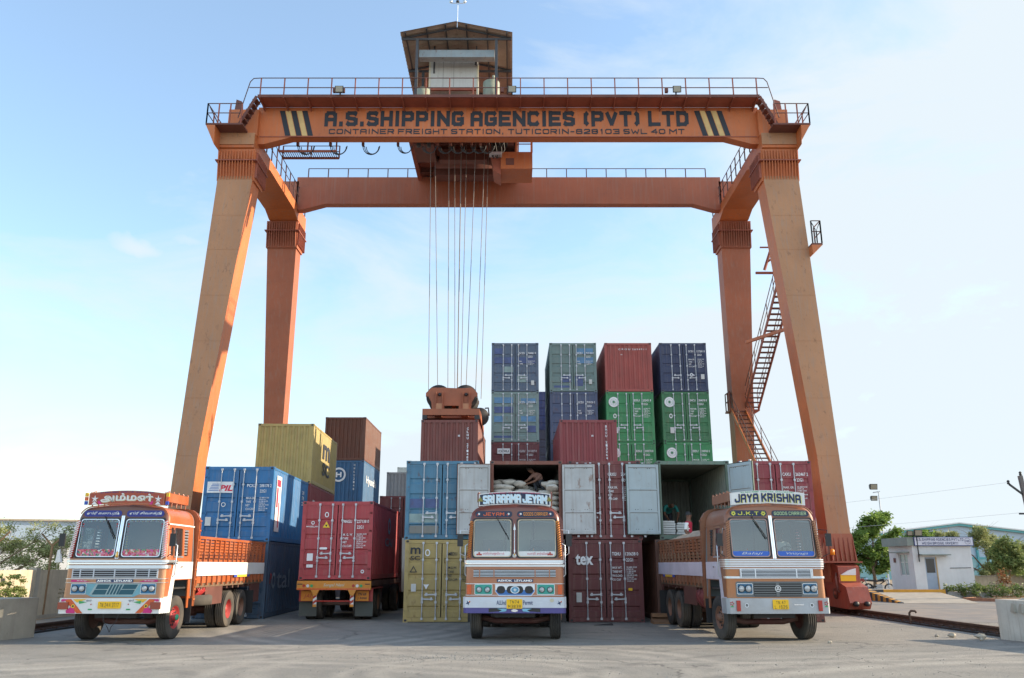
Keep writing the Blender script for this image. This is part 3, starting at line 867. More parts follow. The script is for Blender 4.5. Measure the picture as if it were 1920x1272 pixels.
k24, _ = container(X2, T, 3, '#3a4a6a', 'navy container in the second tall stack, half behind the plain dark red one', .4)
codes(k24, 'SCZU', '719136 5', rows=('MAX', 'TARE'), z=1.98)
container(X2, T, 2, '#3a4a66', 'navy container hidden behind the plain dark red one, third tier of the second tall stack', .4)
k35, _ = container(X3, T, 4, '#9a453f', 'brick red container with a closed end on top of the third tall stack', .3, flip=True)
letter(k35, [('C R O U', -.5, .12, 2.2, 2.29), ('2 6 5 4 9 1 1', .22, .95, 2.2, 2.29)], back=True)
letter(k35, [('88', -.4, -.3, 1.93, 1.98)], back=True)
RING = [disc(0, 0, .26, 26), disc(0, 0, .19, 22)]
GLOGO = simple('green_logo_paint', (.03, .19, .08), .6)
def compass_logo(root, x, z, r=.26):
    m = MB()
    fn = lambda u, v, w: (x + u, -.014 - w, z + v)
    m.poly(disc(0, 0, r, 28), fn, LETW)
    m.poly(disc(0, 0, r * .68, 24), lambda u, v, w: (x + u, -.018, z + v), simple('pale_green_ring', (.35, .5, .4), .6), holes=[disc(0, 0, r * .6, 24)])
    m.poly(star(0, 0, r * .5, r * .16, 8), lambda u, v, w: (x + u, -.02, z + v), GLOGO)
    m.build('logo', root)
def green(x, tier, lb, num, logo=True, owner='EISU', col='#2b8450'):
    r, _ = container(x, T, tier, col, lb, .25)
    if logo: compass_logo(r, -.83, 2.05)
    codes(r, owner, num, sx=.0)
    decal(r, [((disc(-.79, 1.33, .085, 16, .12), disc(-.79, 1.33, .045, 14, .075)), LETW, 0)], 'mark')
    plate(r, -.85, .45, .2, .3)
    return r
green(X3, 3, 'bright green container with a white round emblem under the brick red one', '202431 8')
green(X3, 2, 'bright green container lowest in sight in the third tall stack', '300574 8')
k45, _ = container(X4, T, 4, '#24365a', 'dark blue container with white bars on top of the rightmost tall stack', .1)
codes(k45, 'GCSU', '127281 0', sx=.05); plate(k45, .86, .66, .18, .26)
decal(k45, [((disc(.38, .88, .08, 16, .1), disc(.38, .88, .04, 14, .06)), LETW, 0)], 'mark')
green(X4, 3, 'worn green container with a dangling wire under the dark blue one', '304078 8', owner='EMCU', col='#2e7048')
green(X4, 2, 'bright green container lowest in sight in the rightmost tall stack', '208963 5', owner='EISU')
for x in (X1, X2, X3, X4):
    for t_ in (0, 1):
        container(x, T, t_, '#5e4444', 'hidden container %s of the %s tall stack' % (('at the base', 'in the second tier')[t_], {X1: 'leftmost', X2: 'second', X3: 'third', X4: 'rightmost'}[x]), .4, group=GH, hid=True)
container(2.35, 54.5, 4, '#2f3c70', 'blue container seen as a sliver between the first two tall stacks', .3, hid=True)
for t_ in range(4):
    container(2.35, 54.5, t_, '#4c4c60', 'hidden container number %s from the ground behind the second tall stack' % ('one', 'two', 'three', 'four')[t_], .3, group=GH, hid=True)

# --- left stacks
RZL = radians(2.0)
slate, _ = container(-9.72, 29.9, 0, '#34506a', 'slate blue container at ground level behind the bed of the left truck', .6, rz=RZL)
m = MB(); sfn = lambda u, v, w: (HX + .004, u, v)
m.text('P', .5, .75, 1.15, 1.5, sfn, simple('faded_red', (.4, .06, .06), .6), .02)
m.text('tal', 1.5, 3.6, .95, 1.65, sfn, mat('faded_white', (.22, .28, .33), .7, var=.3), .01)
m.poly(disc(1.05, 1.25, .28), sfn, mat('faded_white'), holes=[disc(1.05, 1.25, .17)])
m.build('lettering', slate)
pil, _ = container(-9.72, 29.9, 1, '#1a6aa0', 'blue container with a white and red three letter sign, upper one behind the left truck', .15, rz=RZL)
decal(pil, [(rrect(-1.09, -.16, 1.66, 2.05, .01), LETW, 0)] + [([(-1.05 + .03 * k, 1.73 + .055 * k), (-.70 - .0 * k, 1.73 + .055 * k), (-.66, 1.755 + .055 * k), (-1.03 + .03 * k, 1.755 + .055 * k)], simple('sign_blue', (.08, .18, .45), .6), .003) for k in range(5)], 'sign')
m = MB(); m.text('PIL', -.66, -.19, 1.72, 1.93, lambda u, v, w: (u, -.017, v), simple('sign_red', (.62, .03, .07), .6), .04, shear=.25); m.build('lettering', pil)
codes(pil, 'PCIU', '288178 2', sx=.09, z=1.86)
decal(pil, [((disc(-.47, 1.25, .08), disc(-.47, 1.25, .055)), LETW, 0)], 'mark'); plate(pil, -1.06, .52, .2, .3)
m = MB(); m.poly([(.55, .35), (1.25, .35), (1.25, 2.33), (.55, 2.33)], sfn, LETW)
for (a, b, c_, d_) in ((.62, 1.15, 1.95, 2.2), (.62, .85, 1.2, 1.9), (.95, 1.1, .5, 1.4)):
    m.poly([(a, c_), (b, c_), (b, d_), (a, d_)], lambda u, v, w: (HX + .008, u, v), MATS['sign_red'])
for k in range(3):
    m.text('288178 2'[k * 3:k * 3 + 3].strip() or '0', 4.9, 5.3, 2.0 - k * .22, 2.15 - k * .22, sfn, LETW, .02)
m.build('side_sign', pil)
container(-9.9, 36.2, 0, '#4a4a55', 'hidden container at the base of the yellow stack', .3, rz=RZL, group=GH, hid=True)
r36, _ = container(-9.9, 36.2, 1, '#84343c', 'red container squeezed below the yellow one on the left', .4, rz=RZL, flip=True)
m = MB(); m.text('m', .65, 1.25, 1.45, 1.95, lambda u, v, w: (-HX - .004, CL - u, v), LETW, .03); m.build('lettering', r36)
yel, _ = container(-9.9, 36.2, 2, '#a99658', 'yellow container with a closed end on top of the left stack', .4, rz=RZL, flip=True)
m = MB(); yfn = lambda u, v, w: (-HX - .004, CL - u, v)
m.text('m', 2.4, 4.2, 1.35, 2.05, yfn, LETK, .03); m.text('SC', 2.4, 4.2, .6, 1.2, yfn, LETK, .03)
m.build('lettering', yel)
rst, _ = container(-9.98, 49.5, 3, '#5f2f1b', 'rust brown container on top of the far left stack', 1.0, flip=True)
hbl, _ = container(-9.98, 49.5, 2, '#27608a', 'blue container with a white round emblem under the rust brown one', .2, flip=True)
m = MB(); bfn = lambda u, v, w: (-u, CL + .004, v)
m.poly(disc(-.3 + .05, 1.75, .42, 30), bfn, LETW, holes=[disc(-.25, 1.75, .31, 26)])
m.poly([(-.42, 1.6), (-.33, 1.6), (-.33, 1.72), (-.17, 1.72), (-.17, 1.6), (-.08, 1.6), (-.08, 1.9), (-.17, 1.9), (-.17, 1.8), (-.33, 1.8), (-.33, 1.9), (-.42, 1.9)], bfn, LETW)
for k, ch in enumerate('HMKU2148'):
    m.text(ch, .62, .70, 2.25 - k * .2, 2.38 - k * .2, bfn, LETW, .02)
m.text('Hyundai', 1.0, 4.6, 1.2, 1.8, lambda u, v, w: (-HX - .004, CL - u, v), LETW, .01)
m.build('lettering', hbl)
for t_ in (0, 1):
    container(-9.98, 49.5, t_, '#4a4a55', 'hidden container %s of the rust brown stack' % ('at the base', 'in the second tier')[t_], .3, group=GH, hid=True)
mr, _ = container(-5.52, 43.0, 1, '#7c3236', 'red container with grey bars seen in the gap right of the parked trailer', .4)
codes(mr, 'GLDU', '503318 7')
container(-5.52, 43.0, 0, '#5d3a3a', 'hidden container below the red one in the gap', .3, group=GH, hid=True)
container(-7.15, 56.0, 2, '#a2a7aa', 'pale grey container with a plain end far behind the gap', .15, flip=True)
for t_ in (0, 1):
    container(-7.15, 56.0, t_, '#6a6a70', 'hidden container %s of the pale grey stack' % ('at the base', 'in the second tier')[t_], .3, group=GH, hid=True)
container(-9.2, 76.0, 3, '#b9bdb8', 'white container peeping above the pale grey one', .1, flip=True)
for t_ in (0, 1, 2):
    container(-9.2, 76.0, t_, '#6a6a70', 'hidden container %s below the far white one' % ('at the base', 'in the second tier', 'in the third tier')[t_], .3, group=GH, hid=True)

# red container on the parked trailer
RZT = radians(-1.2)
mag, _ = container(-5.95, 29.0, 0, '#a63740', 'red container with a yellow warning triangle riding on the parked trailer', .05, rz=RZT, z=1.30)
codes(mag, 'MAGU', '227138 0', rows=('M. G. W', 'TARE', 'NET', 'CU.CAP.'), z=1.86)
letter(mag, [('MAGELLAN', -1.05, -.65, 1.72, 1.77)])
decal(mag, [((disc(-.83, 1.87, .06), disc(-.83, 1.87, .035)), LETW, 0), ((disc(-.37, 2.14, .07, 18, .09), disc(-.37, 2.14, .04, 16, .06)), LETW, 0),
            (star(-.37, 1.78, .14, .07, 3), simple('warning_yellow', (.75, .5, .03), .5), 0), (star(-.37, 1.78, .05, .025, 3, -90), LETK, .003),
            (rrect(-.56, -.3, .99, 1.06, .03), LETW, 0), (rrect(-.97, -.77, .62, .86, .01), LETW, 0), (rrect(-.97, -.75, .4, .5, .01), LETW, 0),
            ((disc(.93, .27, .06), disc(.93, .27, .03)), LETW, 0)], 'decal')
m = MB(); m.text('CAI', 2.6, 4.2, 1.15, 1.45, sfn, mat('faded_white'), .01)
m.poly(disc(3.4, 1.9, .3), sfn, mat('faded_white'), holes=[disc(3.4, 1.9, .18)]); m.build('lettering', mag)
# ------------------------------------------------------------------ gantry crane
CX = -.18
ORG = mat('orange_crane_paint', (.52, .145, .042), .55, var=.16, scale=.5, rust=.35, rustcol=(.16, .07, .05), streak=.3, bump=.5, bscale=1.3)
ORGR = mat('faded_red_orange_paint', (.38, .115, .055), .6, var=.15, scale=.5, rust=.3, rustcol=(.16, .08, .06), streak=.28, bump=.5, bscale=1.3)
TAN = mat('sun_bleached_orange_paint', (.42, .205, .10), .65, var=.14, scale=.6, stretch=(1, 1, .5), rust=.55, rustcol=(.18, .09, .05), streak=.4, bump=.5, bscale=1.3)
STEEL_R = mat('red_primer_steel', (.30, .085, .05), .65, var=.2, rust=.4)
DKR = mat('dark_red_steel', (.15, .055, .04), .7, var=.2)
RAILM = mat('walkway_rail_steel', (.12, .06, .05), .6, var=.2)
STRY = simple('cream_stripe', (.62, .42, .17), .6, var=.15)
crane = empty('gantry_crane', (CX, 40, 0))
tag(crane, 'huge orange rail mounted gantry crane straddling the container stacks', 'crane')
def CP(m, name, parent=crane, **k):
    o = m.build(name, parent, loc=(0, -40, 0) if parent is crane else (0, 0, 0), **k)
    return o
YN, YF = 35.0, 42.3     # front faces of the near and the far girder
ZB, ZT = 21.05, 22.6
# near girder: box with a haunch that drops at both ends
def girder_profile(xl, xr, zb, zt, hz, hl):
    return [(xl, zb - hz), (xl + hl * .25, zb - hz), (xl + hl, zb), (xr - hl, zb), (xr - hl * .25, zb - hz), (xr, zb - hz), (xr, zt), (xl, zt)]
m = MB()
m.poly(girder_profile(-11.75, 11.75, ZB, ZT, .35, 1.6), lambda u, v, w: (u, YN + w, v), ORG, th=.5)
m.box(-11.7, 11.7, YN + .3, YN + .45, ZT, ZT + .12, DKR)
for k in range(8):
    m.box(-11.0 + k * 3.1 - .012, -11.0 + k * 3.1 + .012, YN - .006, YN + .02, 21.12, 22.55, ORG)
m.box(-11.6, 11.6, YN - .03, YN + .02, ZB + .0, ZB + .035, STEEL_R)
ng = CP(m, 'girder')
m = MB(); fl = lambda u, v, w: (u, YN - .012, v)
m.block('A.S.SHIPPING AGENCIES (PVT) LTD', -8.62, 8.47, 21.60, 22.42, fl, LETK, .29, .27)
m.block('CONTAINER FREIGHT STATION, TUTICORIN-628103 SWL 40 MT', -8.38, 8.25, 21.20, 21.48, fl, LETK, .25, .46, cw=1.6)
m.build('lettering', ng)
m = MB()
def stripe(x, s_):
    for k, mt_ in enumerate((LETK, STRY, LETK, STRY, LETK)):
        w_ = .24; dx = .34
        a = x + k * .265
        m.poly([(a + dx, 21.12), (a + dx + w_, 21.12), (a + w_, 22.42), (a, 22.42)], fl, mt_)
stripe(-10.75, 1); m.build('hazard_stripe', ng)
m = MB(); stripe(8.75, 1); m.build('hazard_stripe', ng)
# far girder
m = MB()
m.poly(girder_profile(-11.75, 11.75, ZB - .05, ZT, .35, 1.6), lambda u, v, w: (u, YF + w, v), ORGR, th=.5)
CP(m, 'girder')
# end beams along Y with haunches onto the legs
for s_ in (-1, 1):
    m = MB(); xa, xb = sorted((s_ * 11.67, s_ * 13.25))
    prof = [(34.55, 20.3), (34.75, 20.2), (36.4, 20.2), (37.2, 20.45), (41.8, 20.45), (42.6, 20.2), (44.4, 20.2), (44.4, 21.0), (34.55, 21.0)]
    m.poly(prof, lambda u, v, w: (xa + w, u, v), TAN if False else ORG, th=xb - xa)
    m.box(s_ * 12.35 - .7, s_ * 12.35 + .7, 34.75, 36.0, 21.003, 22.35, ORG)
    m.box(s_ * 12.35 - .7, s_ * 12.35 + .7, 42.3, 43.3, 21.003, 22.35, ORGR)
    m.hexa([(s_ * 12.7 - .16, 34.9, 22.35), (s_ * 12.7 + .16, 34.9, 22.35), (s_ * 12.7 + .16, 35.2, 22.35), (s_ * 12.7 - .16, 35.2, 22.35),
            (s_ * 12.7 - .13, 34.95, 23.0), (s_ * 12.7 + .13, 34.95, 22.9), (s_ * 12.7 + .13, 35.15, 22.9), (s_ * 12.7 - .13, 35.15, 23.0)], STEEL_R if s_ > 0 else DKR)
    eb = CP(m, 'end_beam')
    # bleached front plate of the end beam
    m = MB(); m.box(xa - .01, xb + .01, 34.5, 34.546, 20.42, 21.0, TAN); m.build('end_plate', eb)
# legs: tapered boxes splayed along the rails
def leg(s_, near):
    if near: yt, yb, th = 34.75, 32.95, 1.05
    else: yt, yb, th = 43.0, 46.2, 1.0
    xo = 13.5; zt, zb = 19.25, 2.75
    xit, xib = 11.88, 12.62
    DD = .25 if near else .14
    def P(x, y, z): return (s_ * (x - DD), y, z)
    m = MB(); mt_ = TAN if near else ORGR
    hz = 6.0; f = (zt - hz) / (zt - zb)
    xim = 12.62
    ym = yt + (yb - yt) * f
    rings = [(yt, xit, zt), (ym, xim, hz), (yb, xib, zb)]
    vs = []
    for y, xi, z in rings:
        vs += [P(xi, y, z), P(xo, y, z), P(xo, y + th, z), P(xi, y + th, z)]
    fs = []
    for k in range(2):
        for j in range(4):
            q = (j, (j + 1) % 4)
            fs.append((k * 4 + q[0], k * 4 + q[1], (k + 1) * 4 + q[1], (k + 1) * 4 + q[0]))
    if near:
        m.add(vs, fs[0::4], TAN); m.add(vs, [f_ for i, f_ in enumerate(fs) if i % 4 != 0], ORG)
    else:
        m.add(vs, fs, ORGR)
    # seam lines
    for z in (16.9, 15.2, 13.0, 10.9, 8.4, 6.0, 4.4):
        ff = (zt - z) / (zt - zb); y = yt + (yb - yt) * ff; xi = xit + (xim - xit) * min(1, (zt - z) / (zt - hz))
        xi -= DD; m.box(min(s_ * xi, s_ * (xo - DD)), max(s_ * xi, s_ * (xo - DD)), y - .008, y - .002, z - .012, z + .012, mt_)
    lg = CP(m, 'leg')
    # ribbed collar at the top
    m = MB(); c0 = ORG if near else ORGR
    y0 = yt - .06
    vs = [P(11.84, y0 + .05, zt - .55), P(13.55, y0 + .05, zt - .55), P(13.55, y0 + th + .25, zt - .55), P(11.84, y0 + th + .25, zt - .55),
          P(11.84, y0 - .12, 20.2), P(13.55, y0 - .12, 20.2), P(13.55, y0 + th + .5, 20.2), P(11.84, y0 + th + .5, 20.2)]
    if s_ < 0:
        vs = [vs[i] for i in (1, 0, 3, 2, 5, 4, 7, 6)]
    m.hexa(vs, c0)
    m.box(min(s_ * (11.72 - DD), s_ * (13.62 - DD)), max(s_ * (11.72 - DD), s_ * (13.62 - DD)), y0 - .22, y0 + th + .55, 19.60, 19.65, STEEL_R)
    for k in range(13):
        x = 11.92 + k * (13.48 - 11.92) / 12
        m.hexa([P(x - .015, y0 - .02, zt - .5), P(x + .015, y0 - .02, zt - .5), P(x + .015, y0 + .1, zt - .5), P(x - .015, y0 + .1, zt - .5),
                P(x - .015, y0 - .2, 19.6), P(x + .015, y0 - .2, 19.6), P(x + .015, y0 + .1, 19.6), P(x - .015, y0 + .1, 19.6)], c0)
        m.box(min(s_ * (x - DD - .015), s_ * (x - DD + .015)), max(s_ * (x - DD - .015), s_ * (x - DD + .015)), y0 - .17, y0 + .1, 19.65, 20.15, c0)
    for k in range(9):
        y = y0 + .05 + k * (th + .3) / 8
        m.box(min(s_ * (11.74 - DD), s_ * (11.86 - DD)), max(s_ * (11.74 - DD), s_ * (11.86 - DD)), y - .015, y + .015, zt - .4, 20.1, STEEL_R)
    m.build('collar', lg)
    # widened ribbed foot
    m = MB(); yb2 = yb - .05
    vs = [P(12.1, yb2 - .1, 1.9), P(13.6, yb2 - .1, 1.9), P(13.6, yb2 + th + .25, 1.9), P(12.1, yb2 + th + .25, 1.9),
          P(12.56, yb2 + .02, 2.95), P(13.53, yb2 + .02, 2.95), P(13.53, yb2 + th + .1, 2.95), P(12.56, yb2 + th + .1, 2.95)]
    if s_ < 0: vs = [vs[i] for i in (1, 0, 3, 2, 5, 4, 7, 6)]
    m.hexa(vs, ORGR)
    for k in range(8):
        x = 12.25 + k * .18
        m.hexa([P(x - .015, yb2 - .22, 1.93), P(x + .015, yb2 - .22, 1.93), P(x + .015, yb2 + .1, 1.93), P(x - .015, yb2 + .1, 1.93),
                P(x - .015 + .02, yb2 - .01, 2.8), P(x + .015 + .02, yb2 - .01, 2.8), P(x + .015, yb2 + .1, 2.8), P(x - .015, yb2 + .1, 2.8)], STEEL_R)
    m.box(min(s_ * 11.7, s_ * 13.45), max(s_ * 11.7, s_ * 13.45), yb2 - .3, yb2 + th + .35, 1.86, 1.92, STEEL_R)
    m.build('foot', lg)
    return lg
BOG = mat('red_bogie_paint', (.33, .075, .045), .55, var=.22, scale=1.4, rust=.45, rustcol=(.10, .04, .03), streak=.3)
for s_ in (-1, 1):
    for near in (True, False):
        leg(s_, near)
    m = MB(); xa, xb = sorted((s_ * 12.35, s_ * 13.35))
    m.box(xa, xb, 33.2, 47.0, 1.15, 1.85, ORGR); CP(m, 'sill_beam')
    # bogies
    for near in (True, False):
        y0, d = (32.6, -1) if near else (47.4, 1)
        m = MB(); xa, xb = sorted((s_ * 12.45, s_ * 13.25))
        prof = [(y0 + d * -2.4, .28), (y0 + d * .75, .22), (y0 + d * .95, .45), (y0 + d * .72, 1.0), (y0 + d * .12, 1.15), (y0 + d * .1, 1.72), (y0 + d * -.6, 1.95), (y0 + d * -1.2, 1.85), (y0 + d * -2.4, 1.15)]
        if d > 0: prof = prof[::-1]
        m.poly(prof, lambda u, v, w: (xa + w, u, v), BOG, th=xb - xa)
        bo = CP(m, 'bogie')
        m = MB()
        m.box(xa - .03, xb + .03, min(y0 + d * .02, y0 + d * -.9), max(y0 + d * .02, y0 + d * -.9), 1.3, 1.36, STEEL_R)
        for x in (xa - .03, xb + .03):
            for yy in (y0 + d * -.3, y0 + d * -1.5):
                m.lathe([(-.02, .0), (-.02, .2), (.02, .2), (.02, .0)], DKR, 16, 'x', (x, yy, .75))
                m.lathe([(-.05, .0), (-.05, .07), (.05, .07), (.05, .0)], STEEL_R, 12, 'x', (x, yy, .75))
        for dx in (.15, .65):
            m.lathe([(-.09, 0), (-.09, .09), (.09, .09), (.09, 0)], BLACK, 14, 'y', (xa + dx * .8 + .08, y0 + d * .98, .42))
        m.tube([(xa - .02, y0 + d * -.1, 1.5), (xa - .1, y0 + d * .05, 1.3), (xa - .1, y0 + d * .1, .9), (xa - .02, y0 + d * .1, .8)], .04, DKR)
        m.build('bogie_fittings', bo)
        for yy in (y0 + d * .25, y0 + d * -1.0, y0 + d * -1.9):
            m = MB(); m.lathe([(-.09, 0), (-.09, .32), (-.06, .32), (-.06, .26), (.06, .26), (.06, .32), (.09, .32), (.09, 0)], DKR, 22, 'x', (s_ * 12.93, yy, .54))
            m.build('rail_wheel', bo)
        if near and s_ > 0:
            m = MB(); m.box(xa + .05, xa + .62, y0 - .16, y0 - .1, 1.2, 1.44, YELPL)
            m.hexa([(xa + .05, y0 - .2, 1.42), (xa + .62, y0 - .2, 1.42), (xa + .62, y0 - .02, 1.42), (xa + .05, y0 - .02, 1.42), (xa + .35, y0 - .19, 1.58), (xa + .64, y0 - .19, 1.66), (xa + .62, y0 - .02, 1.66), (xa + .33, y0 - .02, 1.58)], WHITE)
            m.build('warning_box', bo)
            m = MB(); m.tube([(xa - .15, y0 - .1, 1.95), (xa - .15, y0 - .1, 2.15)], .03, STEEL_R); m.lathe([(0, 0), (0, .09), (.2, .08), (.23, 0)], simple('amber_lamp', (.75, .25, .02), .3), 12, 'z', (xa - .15, y0 - .1, 2.15))
            m.build('warning_lamp', bo)

# --- walkways and hand rails
def handrail(m, a, b, n, h=.95, ends=True, r=.022, mid=True, postw=.05, mt_=None, mp=None):
    a, b = Vector(a), Vector(b); mt_ = mt_ or RAILM; mp = mp or STEEL_R
    for z in ((h, h * .52) if mid else (h,)):
        m.tube([a + Vector((0, 0, z)), b + Vector((0, 0, z))], r, mt_, 6)
    for k in range(n + 1):
        p = a.lerp(b, k / n)
        m.bar(p, p + Vector((0, 0, h)), postw, postw, mp, up=(0, 1, 0))
m = MB()
m.box(-11.55, 11.6, 34.1, 35.0, ZT + .003, ZT + .05, STEEL_R)
m.box(-11.55, 11.6, 34.06, 34.1, ZT - .02, ZT + .12, DKR)
for k in range(22):
    x = -11.45 + k * 1.093
    m.hexa([(x - .02, 34.1, ZT - .04), (x + .02, 34.1, ZT - .04), (x + .02, 34.99, ZT - .22), (x - .02, 34.99, ZT - .22), (x - .02, 34.1, ZT), (x + .02, 34.1, ZT), (x + .02, 34.99, ZT), (x - .02, 34.99, ZT)], STEEL_R)
for k in range(3):      # plate underside, sloping brackets cover
    pass
wk = CP(m, 'walkway')
m = MB(); handrail(m, (-11.45, 34.1, ZT - .05), (11.5, 34.1, ZT - .05), 21, 1.05)
for s_, x in ((-1, -11.45), (1, 11.5)):
    for zz in (1.0,):
        m.tube([(x, 34.1, ZT + 1.0), (x + s_ * .35, 34.1, ZT + .98), (x + s_ * .5, 34.1, ZT + .8), (x + s_ * .95, 34.2, 21.6)], .022, RAILM, 6)
    m.tube([(x, 34.1, ZT + .5), (x + s_ * .52, 34.1, ZT + .5)], .022, RAILM, 6)
m.build('handrail', wk)
m = MB(); handrail(m, (-11.2, 42.5, ZT), (11.0, 42.5, ZT), 20, .62, mid=False, mp=RAILM)
fw = CP(m, 'handrail')
# end platforms, ladders
for s_ in (-1, 1):
    m = MB(); x0, x1 = sorted((s_ * 12.0, s_ * 13.68))
    m.box(x0, x1, 33.75, 34.5, 21.0, 21.08, DKR)
    m.box(x0 if s_ > 0 else x0, x1, 34.5, 36.2, 21.01, 21.06, STEEL_R) if False else None
    a = s_ * 13.25; b = s_ * 13.66
    m.hexa([(min(a, a + s_ * .02), 33.9, 20.1), (max(a, a + s_ * .02), 33.9, 20.3), (max(a, a + s_ * .02), 35.6, 20.1), (min(a, a + s_ * .02), 35.6, 20.1),
            (min(a, b), 33.76, 20.99), (max(a, b), 33.76, 20.99), (max(a, b), 35.6, 20.99), (min(a, b), 35.6, 20.99)], ORG)
    pf = CP(m, 'end_platform')
    m = MB()
    handrail(m, (s_ * 12.1, 33.78, 21.08), (s_ * 13.66, 33.78, 21.08), 3, 1.0)
    handrail(m, (s_ * 13.66, 33.78, 21.08), (s_ * 13.66, 36.2, 21.08), 3, 1.0)
    m.tube([(s_ * 13.62, 33.9, 22.0), (s_ * 13.2, 34.3, 21.1)], .025, RAILM, 6)
    m.build('handrail', pf)
    m = MB()   # inclined ladder from platform up to the girder walkway
    for dy in (0, .45):
        m.bar((s_ * 12.35, 34.1 + dy, 21.1), (s_ * 11.6, 34.1 + dy, ZT + .05), .05, .12, DKR)
    for k in range(6):
        f = (k + .5) / 6
        m.box(s_ * (12.35 - .75 * f) - .12, s_ * (12.35 - .75 * f) + .12, 34.1, 34.55, 21.1 + 1.5 * f, 21.14 + 1.5 * f, DKR)
    m.build('ladder', pf)
    m = MB()   # walkway rail along the inner side of the end beam
    handrail(m, (s_ * 11.6, 36.2, 20.9), (s_ * 11.6, 43.8, 20.9), 9, 1.05, mp=RAILM)
    m.box(min(s_ * 11.3, s_ * 11.9), max(s_ * 11.3, s_ * 11.9), 36.2, 42.2, 20.86, 20.9, DKR) if False else None
    CP(m, 'handrail')
# outer small platform on the right near leg
m = MB(); m.box(13.25, 13.72, 33.9, 34.7, 15.25, 15.33, DKR)
m.hexa([(13.25, 33.9, 14.85), (13.3, 33.9, 14.85), (13.3, 34.7, 14.85), (13.25, 34.7, 14.85), (13.25, 33.9, 15.25), (13.72, 33.9, 15.25), (13.72, 34.7, 15.25), (13.25, 34.7, 15.25)], ORG)
op = CP(m, 'side_platform')
m = MB(); handrail(m, (13.3, 33.92, 15.33), (13.70, 33.92, 15.33), 1, 1.05, mp=BLACK); handrail(m, (13.70, 33.92, 15.33), (13.70, 34.68, 15.33), 1, 1.05, mp=BLACK)
m.tube([(13.32, 33.92, 16.3), (13.5, 33.92, 15.9), (13.68, 33.92, 16.3)], .02, BLACK, 6); m.tube([(13.5, 33.92, 15.9), (13.5, 33.92, 15.35)], .03, BLACK, 6)
m.build('handrail', op)
# stair flights beside the right near leg
m = MB()
def flight(m, a, b, w, n, mt_, side=1):
    a, b = Vector(a), Vector(b)
    for dx in (0, w):
        m.bar(a + Vector((dx, 0, 0)), b + Vector((dx, 0, 0)), .05, .2, mt_)
    for k in range(n):
        p = a.lerp(b, (k + .5) / n)
        m.box(p.x + .03, p.x + w - .03, p.y - .12, p.y + .12, p.z - .02, p.z + .02, DKR)
    for dx in (0, w):
        q = Vector((dx, 0, .95))
        m.tube([a + q, b + q], .022, RAILM, 6); m.tube([a + q * .55 + Vector((dx * .45, 0, 0)), b + q * .55 + Vector((dx * .45, 0, 0))], .018, RAILM, 6)
        for k in range(7):
            p = a.lerp(b, k / 6) + Vector((dx, 0, 0)); m.tube([p, p + Vector((0, 0, .95))], .022, RAILM, 6)
flight(m, (12.0 - CX, 37.0, 3.0), (12.0 - CX, 45.0, 10.0), .75, 26, ORG)
flight(m, (12.75 - CX, 45.0, 10.0), (12.75 - CX, 37.2, 15.3), .75, 26, STEEL_R)
m.box(11.9 - CX, 13.55 - CX, 44.9, 45.9, 9.92, 10.0, STEEL_R)
m.bar((11.6 - CX, 37.4, 15.2), (13.2 - CX, 37.4, 15.2), .1, .1, STEEL_R)
m.bar((11.9 - CX, 37.0, 15.2), (12.6 - CX, 36.4, 17.4), .1, .1, STEEL_R)
m.bar((12.55 - CX, 37.0, 15.2), (13.0 - CX, 36.4, 16.9), .1, .1, STEEL_R)
m.bar((11.95 - CX, 36.9, 15.5), (12.9 - CX, 36.9, 16.2), .08, .08, STEEL_R)
m.bar((11.9 - CX, 37.4, 16.5), (12.8 - CX, 37.4, 16.5), .06, .06, STEEL_R)
m.bar((11.9 - CX, 40.8, 12.7), (13.5 - CX, 36.5, 12.5), .14, .14, ORG)
m.bar((12.0 - CX, 44.9, 9.9), (12.6 - CX, 46.0, 9.5), .12, .12, STEEL_R)
for p, q in (((11.95, 44.95, 10), (11.95, 45.85, 10)), ((11.95, 45.85, 10), (13.5, 45.85, 10))):
    handrail(m, (p[0] - CX, p[1], p[2]), (q[0] - CX, q[1], q[2]), 2, 1.0)
CP(m, 'stairs')
# hanging maintenance platform below the near girder
m = MB(); xa, xb, z0 = -10.9, -8.17, 20.75
for y in (35.8, 36.5):
    m.bar((xa, y, z0), (xb, y, z0), .07, .1, STEEL_R)
for k in range(28):
    x = xa + k * (xb - xa) / 27
    m.bar((x, 35.8, z0 + .02), (x, 36.5, z0 + .02), .025, .03, RAILM)
for x in (xa, (xa + xb) / 2, xb):
    m.bar((x, 35.8, z0), (x, 35.8, ZB + .3), .06, .06, STEEL_R, up=(0, 1, 0)); m.bar((x, 36.5, z0), (x, 36.5, z0 + .65), .05, .05, STEEL_R, up=(0, 1, 0))
    m.bar((x, 35.8, ZB + .3), (x, 35.45, ZB + .3), .06, .06, STEEL_R)
m.tube([(xa, 36.5, z0 + .65), (xb, 36.5, z0 + .65)], .02, RAILM, 6); m.tube([(xa, 36.5, z0 + .35), (xb, 36.5, z0 + .35)], .02, RAILM, 6)
CP(m, 'maintenance_platform')
